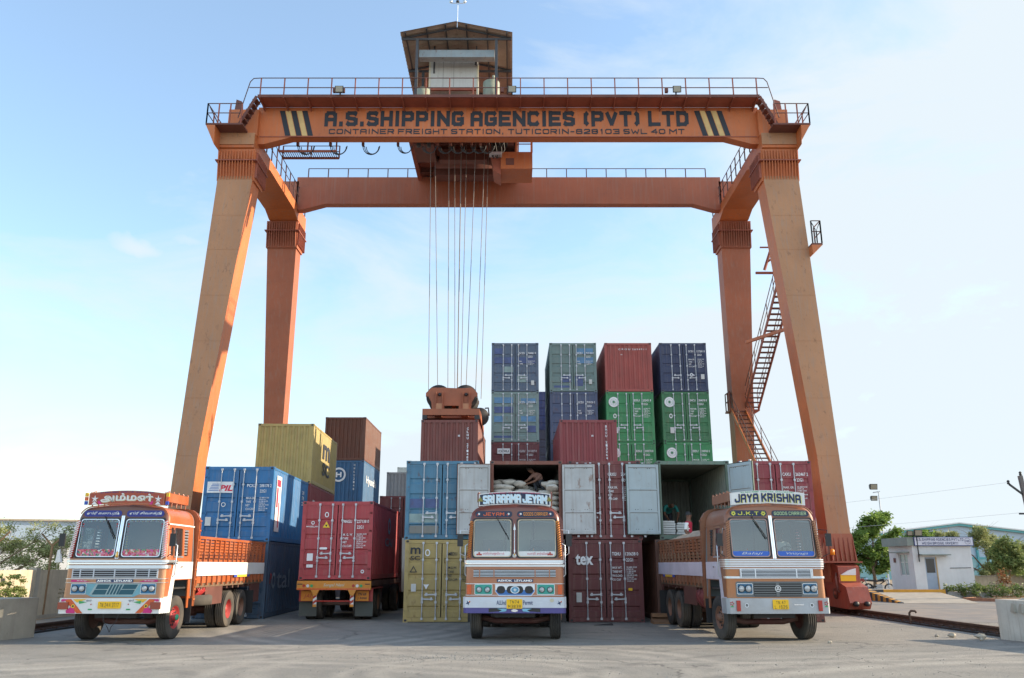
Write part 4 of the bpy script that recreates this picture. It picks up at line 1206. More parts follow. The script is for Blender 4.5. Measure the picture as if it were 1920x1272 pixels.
# festoon cable loops behind the near girder
CABLE = simple('black_cable', (.02, .02, .022), .5)
m = MB(); random.seed(3)
for k, x in enumerate((-9.6, -8.05, -6.5, -4.9, -3.75, -3.0, -2.4, -1.9, -1.4, -1.0)):
    r = .40 if k < 3 else .34
    for q in range(3):
        rr = r * (1 - .13 * q); pts = [(x + rr * cos(a) + .02 * q, 35.75 + .05 * q, 21.0 + rr * 1.0 * sin(a) * (1.15 + .05 * q)) for a in [pi + pi * i / 10 for i in range(11)]]
        m.tube(pts, .02, CABLE, 6)
    m.box(x - r - .05, x - r + .05, 35.65, 35.85, 21.0, 21.2, DKR)
m.bar((-11.5, 35.7, 21.27), (11.5, 35.7, 21.27), .1, .12, STEEL_R)
CP(m, 'festoon_cable')
# floodlights on the walkway
LENS = simple('floodlight_glass', (.30, .27, .2), .25)
def flood(m, x, y, z, tilt=.5, s=1.0):
    m.hexa([(x - .26 * s, y - .12 * s, z - .17 * s - tilt * .1), (x + .26 * s, y - .12 * s, z - .17 * s - tilt * .1), (x + .2 * s, y + .14 * s, z - .1 * s), (x - .2 * s, y + .14 * s, z - .1 * s),
            (x - .26 * s, y - .2 * s, z + .17 * s), (x + .26 * s, y - .2 * s, z + .17 * s), (x + .2 * s, y + .14 * s, z + .12 * s), (x - .2 * s, y + .14 * s, z + .12 * s)], BLACK)
    m.hexa([(x - .21 * s, y - .15 * s, z - .14 * s - tilt * .1), (x + .21 * s, y - .15 * s, z - .14 * s - tilt * .1), (x + .2 * s, y - .1 * s, z - .12 * s), (x - .2 * s, y - .1 * s, z - .12 * s),
            (x - .21 * s, y - .225 * s, z + .13 * s), (x + .21 * s, y - .225 * s, z + .13 * s), (x + .2 * s, y - .16 * s, z + .12 * s), (x - .2 * s, y - .16 * s, z + .12 * s)], LENS)
for k, x in enumerate((-7.75, .18, 7.75)):
    m = MB(); flood(m, x, 33.95, ZT + .28, s=.75); m.bar((x, 34.1, ZT + .05), (x, 34.1, ZT + .3), .06, .06, BLACK, up=(0, 1, 0))
    m.box(x - .32 + (0 if x < 0 else -.2), x - .18 + (.4 if x < 0 else -.2), 33.95, 34.1, ZT + .2, ZT + .42, DKR)
    CP(m, 'floodlight')

# --- trolley with its shed, hoist ropes and spreader: it rolls on the girders
XT = -2.45
trol = empty('crane_trolley', (XT, 38.5, 22.8)); tag(trol, 'hoist trolley with a corrugated shed roof standing on top of the crane girders', 'trolley')
def TP(m, name, parent=trol):
    return m.build(name, parent, loc=(-XT, -38.5, -22.8) if parent is trol else (0, 0, 0))
m = MB()
m.box(-5.2, .35, 35.3, 43.3, 22.78, 22.98, STEEL_R)
for y in (35.4, 36.9, 38.4, 40.0, 41.6, 43.1):
    m.box(-5.2, .35, y - .1, y + .1, 22.5, 22.78, DKR)
for x in (-5.1, -3.8, -1.2, .25):
    m.box(x - .1, x + .1, 36.05, 42.2, 22.35, 22.76, STEEL_R)
for (a, b, c, d, e, f_) in ((-4.9, -3.9, 37.2, 39.2, 21.9, 22.35), (-3.7, -1.3, 38.6, 39.1, 21.75, 22.35), (-1.0, .1, 37.0, 38.6, 21.7, 22.35), (-4.2, -.4, 40.6, 41.4, 21.9, 22.4)):
    m.box(a, b, c, d, e, f_, DKR)
m.lathe([(-1.5, 0), (-1.5, .34), (1.5, .34), (1.5, 0)], DKR, 24, 'x', (-2.5, 39.6, 22.15))
for x in (-4.6, -4.1, -.9, -.3):
    m.lathe([(-.08, 0), (-.08, .42), (.08, .42), (.08, 0)], BLACK, 20, 'x', (x, 37.0, 22.05))
TP(m, 'trolley_frame')
ROOFM = mat('rusty_corrugated_roof', (.36, .29, .23), .75, var=.22, scale=1.2, rust=.5, rustcol=(.12, .06, .035))
m = MB()
X0, XR, X1r = -5.35, -2.7, 0.02
def roofz(x): return 26.36 + .62 * (1 - abs(x - XR) / (XR - X0))
n = 60; vs = []; SLATE = simple('slate_grey_steel', (.06, .062, .068), .6, var=.2)
# corrugations run up the slope: ridge lines along X, so profile varies along Y
for k in range(n + 1):
    y = 34.45 + k * (43.5 - 34.45) / n; dz = .05 * (1 if k % 2 else -1)
    vs += [(X0, y, 26.36 + dz), (XR, y, 26.96 + dz), (X1r, y, 26.36 + dz)]
fs = []
for k in range(n):
    a = 3 * k; fs += [(a, a + 1, a + 4, a + 3), (a + 1, a + 2, a + 5, a + 4)]
m.add(vs, fs, ROOFM)
rf = TP(m, 'shed_roof')
m = MB()
for y in (34.9, 37.6, 40.4, 43.1):
    m.bar((X0 + .05, y, 26.23), (X1r - .05, y, 26.23), .07, .1, SLATE)
    m.bar((X0 + .05, y, 26.27), (XR, y, 26.86), .06, .08, SLATE); m.bar((XR, y, 26.86), (X1r - .05, y, 26.27), .06, .08, SLATE)
for x in (-5.1, -4.1, -3.2, -2.2, -1.2, -.25):
    m.bar((x, 34.5, roofz(x) - .09), (x, 43.4, roofz(x) - .09), .06, .08, SLATE)
for x in (-4.55, -.75):
    for y in (34.9, 37.6, 40.4, 43.1):
        m.bar((x, y, 22.98), (x, y, 26.26), .13, .13, SLATE, up=(0, 1, 0))
m.bar((-3.85, 36.2, 25.2), (-3.85, 36.2, 27.35), .07, .07, SLATE, up=(0, 1, 0))
m.tube([(-1.75, 36, 26.6), (-1.75, 36, 25.75)], .03, SLATE); m.lathe([(-.15, 0), (-.1, .09), (.1, .07), (.14, 0)], SLATE, 8, 'z', (-1.75, 36, 25.65))
TP(m, 'shed_frame')
m = MB(); m.box(-4.5, -.85, 35.3, 35.7, 25.52, 25.92, mat('grey_blue_duct', (.27, .32, .34), .5, var=.15, rust=.6, streak=.3)); TP(m, 'duct')
CABW = mat('cream_cabinet', (.52, .51, .47), .5, var=.06, scale=.7, rust=.25, streak=.25)
m = MB(); m.box(-4.05, -1.7, 36.2, 37.8, 24.42, 25.95, CABW); m.box(-3.9, -1.85, 36.5, 37.6, 23.0, 24.0, SLATE); m.box(-4.0, -1.75, 36.22, 36.32, 24.3, 24.419, STEEL_R)
m.box(-2.88, -2.87, 36.19, 36.2, 24.45, 25.9, DARK); m.box(-3.4, -3.39, 36.19, 36.2, 24.45, 25.9, SLATE)
for z in (23.3,):
    m.box(-4.1, -1.65, 36.2, 36.3, 23.0, 23.5, DKR); m.box(-4.1, -4.02, 36.19, 36.3, 23.0, 25.9, simple('cream_edge', (.6, .55, .4))); m.box(-1.74, -1.65, 36.18, 36.3, 23.0, 25.9, MATS['cream_edge'])
TP(m, 'machinery_cabinet')
GRG = simple('pale_green_drum', (.27, .29, .22), .6, var=.2)
m = MB(); m.lathe([(0, 0), (0, .33), (.9, .33), (.95, 0)], GRG, 18, 'z', (-4.3, 35.6, 22.98)); TP(m, 'motor_housing')
m = MB(); m.lathe([(0, 0), (0, .4), (1.35, .4), (1.4, 0)], GRG, 18, 'z', (-1.0, 35.7, 22.98)); m.tube([(-.9, 35.7, 24.3), (-.9, 35.7, 24.75)], .06, GRG); TP(m, 'motor_housing')
m = MB(); m.tube([(-2.62, 34.5, 26.6), (-2.62, 34.5, 28.0)], .025, ALU, 6)
m.tube([(-2.95, 34.5, 27.95), (-2.29, 34.5, 27.95)], .02, ALU, 6)
for x in (-2.95, -2.62, -2.29):
    m.lathe([(-.07, 0), (-.03, .08), (.05, .08), (.08, 0)], ALU if x != -2.62 else BLACK, 10, 'z', (x, 34.5, 28.02))
TP(m, 'anemometer')
# operator cabin platform hanging on the right side
m = MB()
m.box(-.55, 1.0, 37.0, 38.6, 20.45, 21.35, ORG); m.box(-.3, .1, 36.98, 37.0, 20.65, 21.0, DKR)
m.hexa([(-.9, 37.1, 20.4), (-.55, 37.1, 20.2), (-.55, 38.4, 20.2), (-.9, 38.4, 20.4), (-1.1, 37.1, 21.9), (-.55, 37.1, 21.9), (-.55, 38.4, 21.9), (-1.1, 38.4, 21.9)], STEEL_R)
cbn = TP(m, 'cabin_box')
m = MB()
for x in (.2, .98):
    m.bar((x, 37.05, 21.35), (x, 37.05, 22.8), .07, .07, ORG, up=(0, 1, 0)); m.bar((x, 38.5, 21.35), (x, 38.5, 22.8), .07, .07, ORG, up=(0, 1, 0))
m.box(.2, .3, 37.1, 38.5, 21.35, 22.7, CABW)
for z in (21.8, 22.3):
    m.tube([(.2, 37.05, z), (.98, 37.05, z)], .025, RAILM, 6)
m.build('cabin_frame', cbn)
m = MB(); random.seed(9)
for k in range(16):
    x = -1.15 + .07 * (k % 8); y = 36.6 + .1 * (k // 8)
    zb = random.uniform(20.75, 21.6)
    m.tube([(x, y, 22.4), (x + random.uniform(-.1, .1), y - .1, (22.4 + zb) / 2), (x + .12, y, zb), (x + .3, y + .05, zb + .35), (x + .2, y, 22.3)], .025, CABLE, 5)
m.box(-1.1, -.5, 36.5, 36.8, 20.95, 21.1, ZINC)
TP(m, 'cable_bundle')
# hoist ropes from trolley to head block
ROPE = simple('steel_rope', (.20, .17, .15), .6)
YH = 38.0
top = [(-4.03, 37.3), (-3.93, 38.4), (-3.13, 37.3), (-2.92, 38.4), (-2.57, 38.2), (-2.31, 38.4), (-1.78, 37.3), (-1.33, 37.4), (-1.19, 38.4)]
bot = [(-3.80, 37.2), (-3.48, 38.4), (-2.92, 37.2), (-2.68, 38.4), (-2.53, 37.8), (-2.40, 38.4), (-2.1, 37.2), (-1.66, 37.2), (-1.45, 38.4)]
for (a, b) in zip(top, bot):
    m = MB(); r_ = .016 if abs(a[0] + 2.57) > .01 else .026
    m.tube([(a[0], a[1], 22.5), (b[0], b[1], 9.3)], r_, ROPE, 5); TP(m, 'hoist_rope')
# head block with sheaves
SPR = mat('spreader_orange', (.32, .10, .045), .6, var=.15, rust=.4, scale=1.2)
hb = MB()
prof = [(-3.95, 9.2), (-3.83, 9.08), (-3.78, 9.02), (-3.7, 8.85), (-3.68, 8.35), (-3.95, 8.1), (-1.3, 8.1), (-1.55, 8.35), (-1.58, 8.85), (-1.48, 9.02), (-1.38, 9.08), (-1.3, 9.2), (-1.33, 9.5), (-1.55, 9.72), (-3.6, 9.72), (-3.9, 9.5)]
prof = [(-4.06, 9.55), (-3.75, 9.87), (-3.1, 9.87), (-2.2, 9.83), (-1.55, 9.87), (-1.24, 9.55), (-1.24, 9.35), (-1.38, 9.35), (-1.55, 9.0), (-1.6, 8.45), (-3.7, 8.45), (-3.75, 9.0), (-3.92, 9.35), (-4.06, 9.35)]
hole = [(-3.05, 8.55), (-2.25, 8.55), (-2.25, 8.8), (-3.05, 8.8)]
for y in (36.85, 38.75):
    hb.poly(prof, lambda u, v, w: (u, y + w, v), SPR, th=.08, holes=[hole])
hb.box(-3.7, -1.6, 36.93, 38.75, 9.15, 9.25, SPR)
for x in (-3.45, -2.0):
    hb.box(x - .05, x - .02, 36.7, 36.85, 8.5, 9.6, SPR); hb.box(x + .3, x + .33, 36.7, 36.85, 8.5, 9.6, SPR)
    hb.box(x - .04, x + .32, 36.72, 36.846, 8.5, 8.9, mat('bare_orange', (.42, .2, .1), .6))
    hb.lathe([(-.03, 0), (-.03, .1), (.03, .1), (.03, 0)], BLACK, 14, 'y', (x + .14, 36.83, 9.45))
hb.v = [((x + 2.65) * .826 - 2.72, y, 8.33 + (z - 8.33) * .77) for x, y, z in hb.v]
hbo = TP(hb, 'head_block')
for x in (-3.33, -2.12):
    for y in (37.2, 38.4):
        m = MB(); m.lathe([(-.09, .08), (-.09, .56), (-.04, .5), (.04, .5), (.09, .56), (.09, .08)], DARK, 28, 'y', (x, y, 9.14)); m.build('sheave', hbo)
m = MB(); m.box(-3.85, -1.38, 36.0, 40.4, 7.98, 8.3, SPR)
for y in (35.35, 41.05):
    m.box(-3.84, -1.4, y - .14, y + .14, 7.98, 8.25, SPR)
for x in (-3.2, -2.05):
    m.box(x - .15, x + .15, 35.49, 40.91, 8.0, 8.22, SPR)
for x in (-3.74, -1.5):
    for y in (35.35, 41.05):
        m.box(x - .1, x + .1, y - .15, y + .15, 7.8, 7.97, BLACK)
m.box(-3.6, -3.3, 35.18, 35.2, 7.86, 7.94, WHITE) if False else None
m.tube([(-1.2, 37, 8.6), (-1.05, 36.4, 8.5), (-1.0, 36.0, 8.1)], .03, CABLE)
m.lathe([(-.1, 0), (-.1, .42), (.1, .42), (.1, 0)], DARK, 22, 'y', (-1.5, 38.4, 8.45))
m.box(-3.95, -3.4, 36.4, 36.6, 8.3, 8.42, DKR)
TP(m, 'spreader')
# ------------------------------------------------------------------ trucks
GLASS = glass_mat('windscreen_glass')
GLASSD = glass_mat('side_window_glass', (.30, .33, .33), .10)
LAMPG = mat('headlamp_lens', (.42, .44, .45), .15, .2, var=.35, scale=16)
IND = simple('orange_lens', (.60, .10, .02), .25)
REDL = simple('red_lens', (.40, .035, .02), .25)
SEAT = simple('seat_vinyl', (.16, .18, .20), .6)
RIMR = mat('red_wheel_rim', (.42, .035, .035), .5, var=.15, rust=.2, dust=.2)
RIMO = mat('brown_wheel_rim', (.22, .09, .05), .6, var=.2, dust=.4)
CHAS = mat('chassis_paint', (.10, .035, .03), .7, var=.3, dust=.3)
BRASS = simple('brass', (.7, .42, .12), .3, .8)

def fy(z): return .06 if z < 1.93 else .06 + (z - 1.93) * .11
def hw(z):
    if z <= 1.0: return 1.20
    if z <= 1.93: return 1.20 - (z - 1.0) * .02
    return 1.18 - (z - 1.93) * .07
def cab_outline(z0):
    """right half then mirrored: list of (x, z, nx, nz) going right-bottom over the roof to left-bottom"""
    pts = []
    for z in (z0, 1.3, 1.6, 1.93, 2.2, 2.5, 2.8):
        if z >= z0: pts.append((hw(z), z, -1, 0))
    cx, cz, r = hw(2.8) - .30, 2.83, .30
    for k in range(1, 7):
        a = radians(90 * k / 6 * .96)
        pts.append((cx + r * cos(a), cz + (r + .04) * sin(a), -cos(a), -sin(a)))
    pts.append((.45, 3.215, 0, -1)); pts.append((0, 3.24, 0, -1))
    left = [(-x, z, -nx, nz) for (x, z, nx, nz) in reversed(pts[:-1])]
    return pts + left

def wheel(parent, x, y, rim, outer, dual=False, steer=0.0, hub=None):
    """outer = +1 when the outside face looks towards +x"""
    w = empty('wheel', (x, y, .52), steer, parent)
    offs = (0,) if not dual else (0, -outer * .31)
    for o_ in offs:
        m = MB(); R = .52
        prof = [(-.11, .27), (-.135, .34), (-.14, .44), (-.125, .495)]
        for k in range(5):
            a = -.11 + .055 * k
            prof += [(a - .0, .52), (a + .03, .52), (a + .031, .507), (a + .05, .507)] if k < 4 else [(a, .52)]
        prof += [(.125, .495), (.14, .44), (.135, .34), (.11, .27), (.02, .26), (-.11, .27)]
        m.lathe([(a + o_, r) for a, r in prof], RUBBER, 36, 'x')
        m.build('tyre', w)
    m = MB(); s_ = outer
    if not dual:
        m.lathe([(s_ * .115, .275), (s_ * .10, .26), (s_ * .05, .25), (s_ * .03, .20), (s_ * .075, .13), (s_ * .085, .09), (s_ * .16, .085), (s_ * .17, 0)], rim, 30, 'x')
        for k in range(10):
            a = 2 * pi * k / 10
            m.lathe([(s_ * .055, 0.03), (s_ * .062, .028), (s_ * .063, 0)], BLACK, 8, 'x', (0, .19 * cos(a), .19 * sin(a)))
            m.lathe([(s_ * .07, 0.014), (s_ * .10, .014), (s_ * .10, 0)], DARK, 6, 'x', (0, .11 * cos(a + .3), .11 * sin(a + .3)))
        m.lathe([(-s_ * .1, .27), (-s_ * .03, .2), (-s_ * .05, 0)], CHAS, 20, 'x')
    else:
        m.lathe([(s_ * .115, .275), (s_ * .09, .26), (-s_ * .08, .25), (-s_ * .10, .2), (-s_ * .08, .12), (s_ * .05, .11), (s_ * .07, 0)], rim, 30, 'x')
        for k in range(8):
            a = 2 * pi * k / 8
            m.lathe([(-s_ * .085, 0.032), (-s_ * .08, .03), (-s_ * .079, 0)], BLACK, 8, 'x', (0, .175 * cos(a), .175 * sin(a)))
    m.build('rim', w)
    if hub:
        m = MB(); m.lathe([(s_ * .16, .07), (s_ * .2, .065), (s_ * .205, 0)], hub, 14, 'x'); m.build('hub_cap', w)
    return w

def truck(c):
    root = empty('cargo_truck', (c['x'], c['y'], 0), c['rz']); tag(root, c['label'], 'truck')
    body, header, lower, band = c['body'], c['header'], c['lower'], c['band']
    ol = cab_outline(1.0)
    b = .11
    # ---- cab shell
    m = MB()
    rings = []
    for k in range(6):
        th_ = radians(90 * k / 5)
        rings.append([(x + nx * b * (1 - sin(th_)), fy(z) + b * (1 - cos(th_)), z + nz * b * (1 - sin(th_))) for (x, z, nx, nz) in ol])
    n = len(ol)
    i28 = [i for i, p in enumerate(ol) if abs(p[1] - 2.8) < 1e-6]
    up = [i for i, p in enumerate(ol) if p[1] > 2.79]; i0, i1 = up[0], up[-1]
    for k in range(5):
        vs = rings[k] + rings[k + 1]
        fs_lo = []; fs_up = []
        for i in range(n - 1):
            (fs_lo if max(ol[i][1], ol[i + 1][1]) <= 1.94 else fs_up).append((i, i + 1, n + i + 1, n + i))
        m.add(vs, fs_lo, lower if k < 4 else body, True); m.add(vs, fs_up, header if k < 3 else body, True)
    # roof from ring 90deg to the rear
    vs = []; idx = list(range(i0, i1 + 1))
    for y in (None, 1.9):
        for i in idx:
            x, z, nx, nz = ol[i]; vs.append((x, (fy(z) + b) if y is None else 1.9, z))
    q = len(idx); m.add(vs, [(i, i + 1, q + i + 1, q + i) for i in range(q - 1)], body, True)
    # front panels: lower and upper with window openings
    fr = [(x + nx * b, z + nz * b) for (x, z, nx, nz) in ol]
    lowp = [(fr[0][0], 1.0)] + [(x, z) for x, z in fr if 1.0 < z <= 1.9305 and x > 0] + [(x, z) for x, z in fr if 1.0 < z <= 1.9305 and x < 0] + [(fr[-1][0], 1.0)]
    m.poly(lowp, lambda u, v, w: (u, fy(v) + w, v), lower)
    upp = [(x, z) for x, z in fr if z >= 1.929]
    wins = [rrect(-1.02, -.075, 1.965, 2.88, .07), rrect(.075, 1.02, 1.965, 2.88, .07)]
    m.poly(upp, lambda u, v, w: (u, .06 + (v - 1.93) * .11 + w, v), header, th=.03, holes=wins)
    # rear wall and floor, pale lining inside
    rw = [(x, z) for x, z, _, _ in ol]
    m.poly(rw, lambda u, v, w: (u, 1.86 + w, v), c['inner'], th=.03)
    m.poly(rw, lambda u, v, w: (u, 1.9 + w, v), body)
    m.box(-1.14, 1.14, .15, 1.85, 1.2, 1.24, DARK)
    cab = m.build('cab', root)
    # ---- side panels with door glass and wheel arch
    for s_ in (-1, 1):
        m = MB()
        out_ = [(.17, .66), (.56, .66), (.70, 1.42), (1.64, 1.42), (1.66, .72), (1.9, .72), (1.9, 2.8), (.17 + .094, 2.8), (.17, 1.93)]
        hole1 = rrect(.34, .50, 2.0, 2.68, .03, 2)
        hole2 = rrect(.58, 1.12, 2.0, 2.68, .04, 2); hole3 = rrect(1.24, 1.5, 2.0, 2.66, .03, 2)
        sf = lambda u, v, w: (s_ * (hw(v) - w), u, v)
        m.poly(out_, sf, body, th=.03, holes=[hole1, hole2, hole3])
        m.build('side_panel', cab)
        m = MB(); so_ = lambda u, v, w: (s_ * (hw(v) + .004 - w), u, v)
        if band:
            m.poly([(.10, .66), (.56, .66), (.70, 1.44), (1.9, 1.44), (1.9, 1.86), (.60, 1.86), (.50, 1.6), (.34, 1.04), (.10, 1.04)], so_, band)
        m.build('side_band', cab)
        m = MB(); m.poly(hole1, lambda u, v, w: (s_ * (hw(v) - .015), u, v), GLASSD)
        m.build('quarter_glass', cab)
        # door: seam lines, handle, window
        m = MB()
        so2 = lambda u, v, w: (s_ * (hw(v) + .006 + w), u, v)
        for (a0, a1, z0, z1) in ((.545, .555, 1.45, 2.74), (1.165, 1.175, 1.45, 2.74), (.555, 1.165, 2.735, 2.745)):
            m.poly([(a0, z0), (a1, z0), (a1, z1), (a0, z1)], so2, DARK)
        m.poly([(.56, 1.96), (1.16, 1.96), (1.16, 2.0), (.56, 2.0)], lambda u, v, w: (s_ * (hw(v) + .012 + w), u, v), ALU)
        m.poly([(.17, 2.74), (1.9, 2.74), (1.9, 2.775), (.17, 2.775)], lambda u, v, w: (s_ * (hw(v) + .02), u, v), WHITE if c['id'] == 1 else body)
        dr = m.build('door', cab)
        m = MB(); m.poly(hole2, lambda u, v, w: (s_ * (hw(v) - .02), u, v), GLASSD); m.build('window', dr)
        m = MB(); m.box(min(s_ * 1.19, s_ * 1.23), max(s_ * 1.19, s_ * 1.23), .95, 1.08, 1.72, 1.75, CHROME); m.build('door_handle', dr)
        m = MB()     # louvred side vent / slatted window
        for k in range(9):
            z = 2.03 + k * .072
            m.box(min(s_ * 1.10, s_ * 1.145), max(s_ * 1.10, s_ * 1.145), 1.24, 1.5, z, z + .045, ALU if c['id'] == 1 else DARK)
        m.build('louvre', cab)
        m = MB(); m.tube([(s_ * 1.2, .52, 1.5), (s_ * 1.25, .52, 1.55), (s_ * 1.25, .52, 2.25), (s_ * 1.17, .52, 2.3)], .014, ALU, 6); m.build('grab_rail', cab)
    # ---- glass
    for s_ in (-1, 1):
        wn = wins[0 if s_ < 0 else 1]
        m = MB(); m.poly(wn, lambda u, v, w: (u, .072 + (v - 1.93) * .11, v), GLASS)
        ws = m.build('windscreen', cab)
        m = MB()     # rubber seal and thin bright bead
        cxw = (-.5475 if s_ < 0 else .5475); czw = 2.42
        def grow(p, d): return [(cxw + (x - cxw) * (1 + d / .47), czw + (z - czw) * (1 + d / .45)) for x, z in p]
        yq = lambda o_: (lambda u, v, w: (u, .06 + (v - 1.93) * .11 - o_, v))
        m.poly(grow(wn, .028), yq(.008), BLACK, holes=[grow(wn, -.004)])
        m.poly(grow(wn, -.006), yq(.011), c['bead'], holes=[grow(wn, -.024)])
        m.build('window_seal', ws)
        # sun strip along the foot of the pane
        m = MB(); x0, x1 = (-1.0, -.095) if s_ < 0 else (.095, 1.0)
        m.poly(rrect(x0, x1, 1.985, 2.105 if c['id'] != 1 else 2.15, .03, 2), yq(-.005), c['strip'])
        t_, tm, bd, sh = c['strip_text'][0 if s_ < 0 else 1]
        m.text(t_, x0 + .22, x1 - .16, 2.01, 2.085, yq(-.001), tm, bold=bd, shear=sh)
        if c['id'] == 2:
            cx_ = x0 + .13 if s_ < 0 else x1 - .13
            for dx, dz in ((-.045, 0), (0, 0), (.045, 0), (0, .035)):
                m.poly(disc(cx_ + dx, 2.03 + dz, .024, 10), yq(-.001 + dz * .05), REDL)
        m.build('window_lettering', ws)
        m = MB(); m.poly([(x0 + .35, 2.12), (x0 + .39, 2.12), (x0 + .37, 2.19)], yq(-.02), c['incense']); m.build('dashboard_ornament', ws)
    # centre pillar trim
    m = MB()
    if c['id'] != 2:
        for dx in (-.022, .022):
            m.bar((dx, .035, 1.93), (dx * .9, .045 + .11, 2.95), .036, .03, CHROME)
        m.bar((0, .02, 1.93), (0, .14, 2.95), .02, .03, ALU)
    else:
        m.bar((0, .04, 2.05), (0, .115, 2.72), .014, .02, ALU); m.poly([(-.03, 2.62), (.03, 2.62), (0, 2.78)], lambda u, v, w: (u, .09, v), ALU)
        m.poly([(-.02, 2.1), (.02, 2.1), (0, 2.2)], lambda u, v, w: (u, .05, v), ALU)
        m.lathe([(-.02, 0), (-.02, .05), (.0, .04), (.01, 0)], WHITE, 14, 'y', (0, .04, 2.0)); m.lathe([(-.03, 0), (-.03, .022), (0, .02)], BRASS, 10, 'y', (0, .035, 2.03))
    if c['id'] == 1:
        m.lathe([(0, 0), (0, .03), (.05, .035), (.09, .02), (.13, .025), (.16, 0)], BRASS, 10, 'z', (0, .02, 1.95))
    m.build('centre_trim', cab)
    # twisted tassel strips on the corner pillars
    for s_ in (-1, 1):
        m = MB(); pts = []
        for k in range(17):
            z = 1.95 + k * (.88 / 16); p = (s_ * (hw(z) - .055), fy(z) - .015, z)
            pts.append(p)
        for k in range(16):
            a, d = Vector(pts[k]), Vector(pts[k + 1]); mid = (a + d) / 2
            m.tube([a, d], .040, c['tassel'][0], 8, False)
            o_ = .022
            m.bar(a + Vector((-.045, -.036, -.01)), a + Vector((.045, -.036, .045)), .02, .026, c['tassel'][1])
        m.build('pillar_tassel', cab)
    # wiper
    m = MB(); yw = lambda z: .06 + (z - 1.93) * .11 - .03
    m.tube([(-.45, yw(2.92), 2.94), (-.30, yw(2.7), 2.66)], .011, BLACK, 6); m.tube([(-.37, yw(2.8) - .01, 2.80), (-.14, yw(2.4) - .01, 2.40)], .014, BLACK, 6)
    m.build('wiper', cab)
    # header ovals
    for s_ in (-1, 1):
        m = MB(); x0, x1 = (-.98, -.06) if s_ < 0 else (.06, .98)
        hz0, hz1 = 2.93, 3.08
        hy = lambda o_: (lambda u, v, w: (u, .06 + (v - 1.93) * .11 - o_, v))
        m.poly(rrect(x0, x1, hz0, hz1, .07, 5), hy(.006), c['oval'])
        op_ = m.build('name_panel', cab)
        m = MB()
        st, mt_, ins, bd, sh = c['oval_text'][0 if s_ < 0 else 1]
        if c['id'] == 1: m.text(st, x0 + ins, x1 - ins, hz0 + .035, hz1 - .03, hy(.009), mt_, bold=bd, shear=sh)
        else: m.block(st, x0 + ins, x1 - ins, hz0 + .035, hz1 - .03, hy(.009), mt_, .2, .3, lift=.0003)
        for xx in (x0 + .09, x1 - .09):
            if c['id'] == 3 and s_ < 0:
                m.poly(star(xx, 3.005, .065, .04, 8), hy(.009), c['flower']); m.poly(disc(xx, 3.005, .018, 10), hy(.011), BLACK)
            elif c['id'] == 2:
                m.poly(disc(xx, 3.01, .026, 10), hy(.009), WHITE); m.poly(disc(xx - .03, 2.99, .02, 10), hy(.010), REDL)
            elif c['id'] == 1:
                m.poly(star(xx - s_ * .0, 3.0, .035, .015, 6), hy(.009), WHITE)
        m.build('lettering', op_)
    # brow lip over the header
    m = MB(); lip = [p for p in ol if p[1] > 2.95]
    pts = [(x * .985, .06 + (z - 1.93) * .11 + .0, z + .005) for x, z, _, _ in lip]
    m.tube(pts, .016, c['lip'], 6); m.build('brow_trim', cab)
    # name board on the roof
    bz0, bz1 = 3.235, 3.50
    bw = c.get('bw', .93)
    top_ = [(bw - 2 * bw * k / 12, bz1 + .07 * (1 - ((k - 6) / 6) ** 2)) for k in range(13)]
    bot_ = [(-bw + 2 * bw * k / 12, bz0 - .03 + .045 * (1 - ((k - 6) / 6) ** 2)) for k in range(13)]
    m = MB(); by = .20
    m.poly(bot_ + top_, lambda u, v, w: (u, by + w, v), c['board_edge'], th=.04)
    sb = m.build('sign_board', cab)
    m = MB(); sc = lambda p, d: [(x * (1 - d / bw), (3.38 + (z - 3.38) * (1 - d * 5.0))) for x, z in p]
    m.poly(sc(bot_ + top_, .028), lambda u, v, w: (u, by - .004, v), c['board'])
    def arch(o_):
        return lambda u, v, w: (u, by - o_, v + .045 * (1 - (u / bw) ** 2) - .03)
    st, x0, x1, mt_, mt2, bd = c['board_text']
    if c['id'] == 1:
        m.text(st, x0 + .018, x1 + .018, 3.265, 3.475, arch(.008), mt2, bold=bd); m.text(st, x0, x1, 3.28, 3.49, arch(.012), mt_, bold=bd)
    else:
        if mt2: m.block(st, x0 + .022, x1 + .022, 3.262, 3.478, arch(.008), mt2, .27, .22, lift=.0004)
        m.block(st, x0, x1, 3.272, 3.488, arch(.012), mt_, .24 if c['id'] == 2 else .27, .22, lift=.0004)
    # small line painted on the upper rim
    m.text('ALL INDIA PERMIT  GOOD LUCK  HAVE A NICE DAY', -bw * .72, bw * .72, 3.505, 3.535, arch(.009), c['rim_text'], bold=.02)
    m.build('lettering', sb)
    for s_ in (-1, 1):
        m = MB()
        if c['id'] == 1:
            m.poly(star(s_ * .78, 3.36, .095, .032, 5), lambda u, v, w: (u, by - .012, v), WHITE)
            m.poly([(s_ * .78 - .07, 3.225), (s_ * .78 + .07, 3.225), (s_ * .78, 3.31)], lambda u, v, w: (u, by - .010, v), WHITE)
            m.poly([(s_ * .66 - .05, 3.30), (s_ * .66, 3.32), (s_ * .62 + .03, 3.225), (s_ * .62 - .05, 3.225)], lambda u, v, w: (u, by - .009, v), simple('pink_paint', (.55, .03, .18)))
            for k, q in enumerate((simple('yellow_paint', (.75, .45, .04)), IND, simple('blue_paint', (.04, .08, .40)))):
                m.box(s_ * 1.0 - .035, s_ * 1.0 + .035, by + .0, by + .05, 3.42 - k * .1, 3.51 - k * .1, q)
        elif c['id'] == 2:
            m.poly(star(s_ * .87, 3.36, .085, .04, 3, 90), lambda u, v, w: (u * .99, by - .012, v), simple('olive_paint', (.25, .22, .05)))
        if m.v: m.build('board_ornament', sb)
    # roof rack
    m = MB()
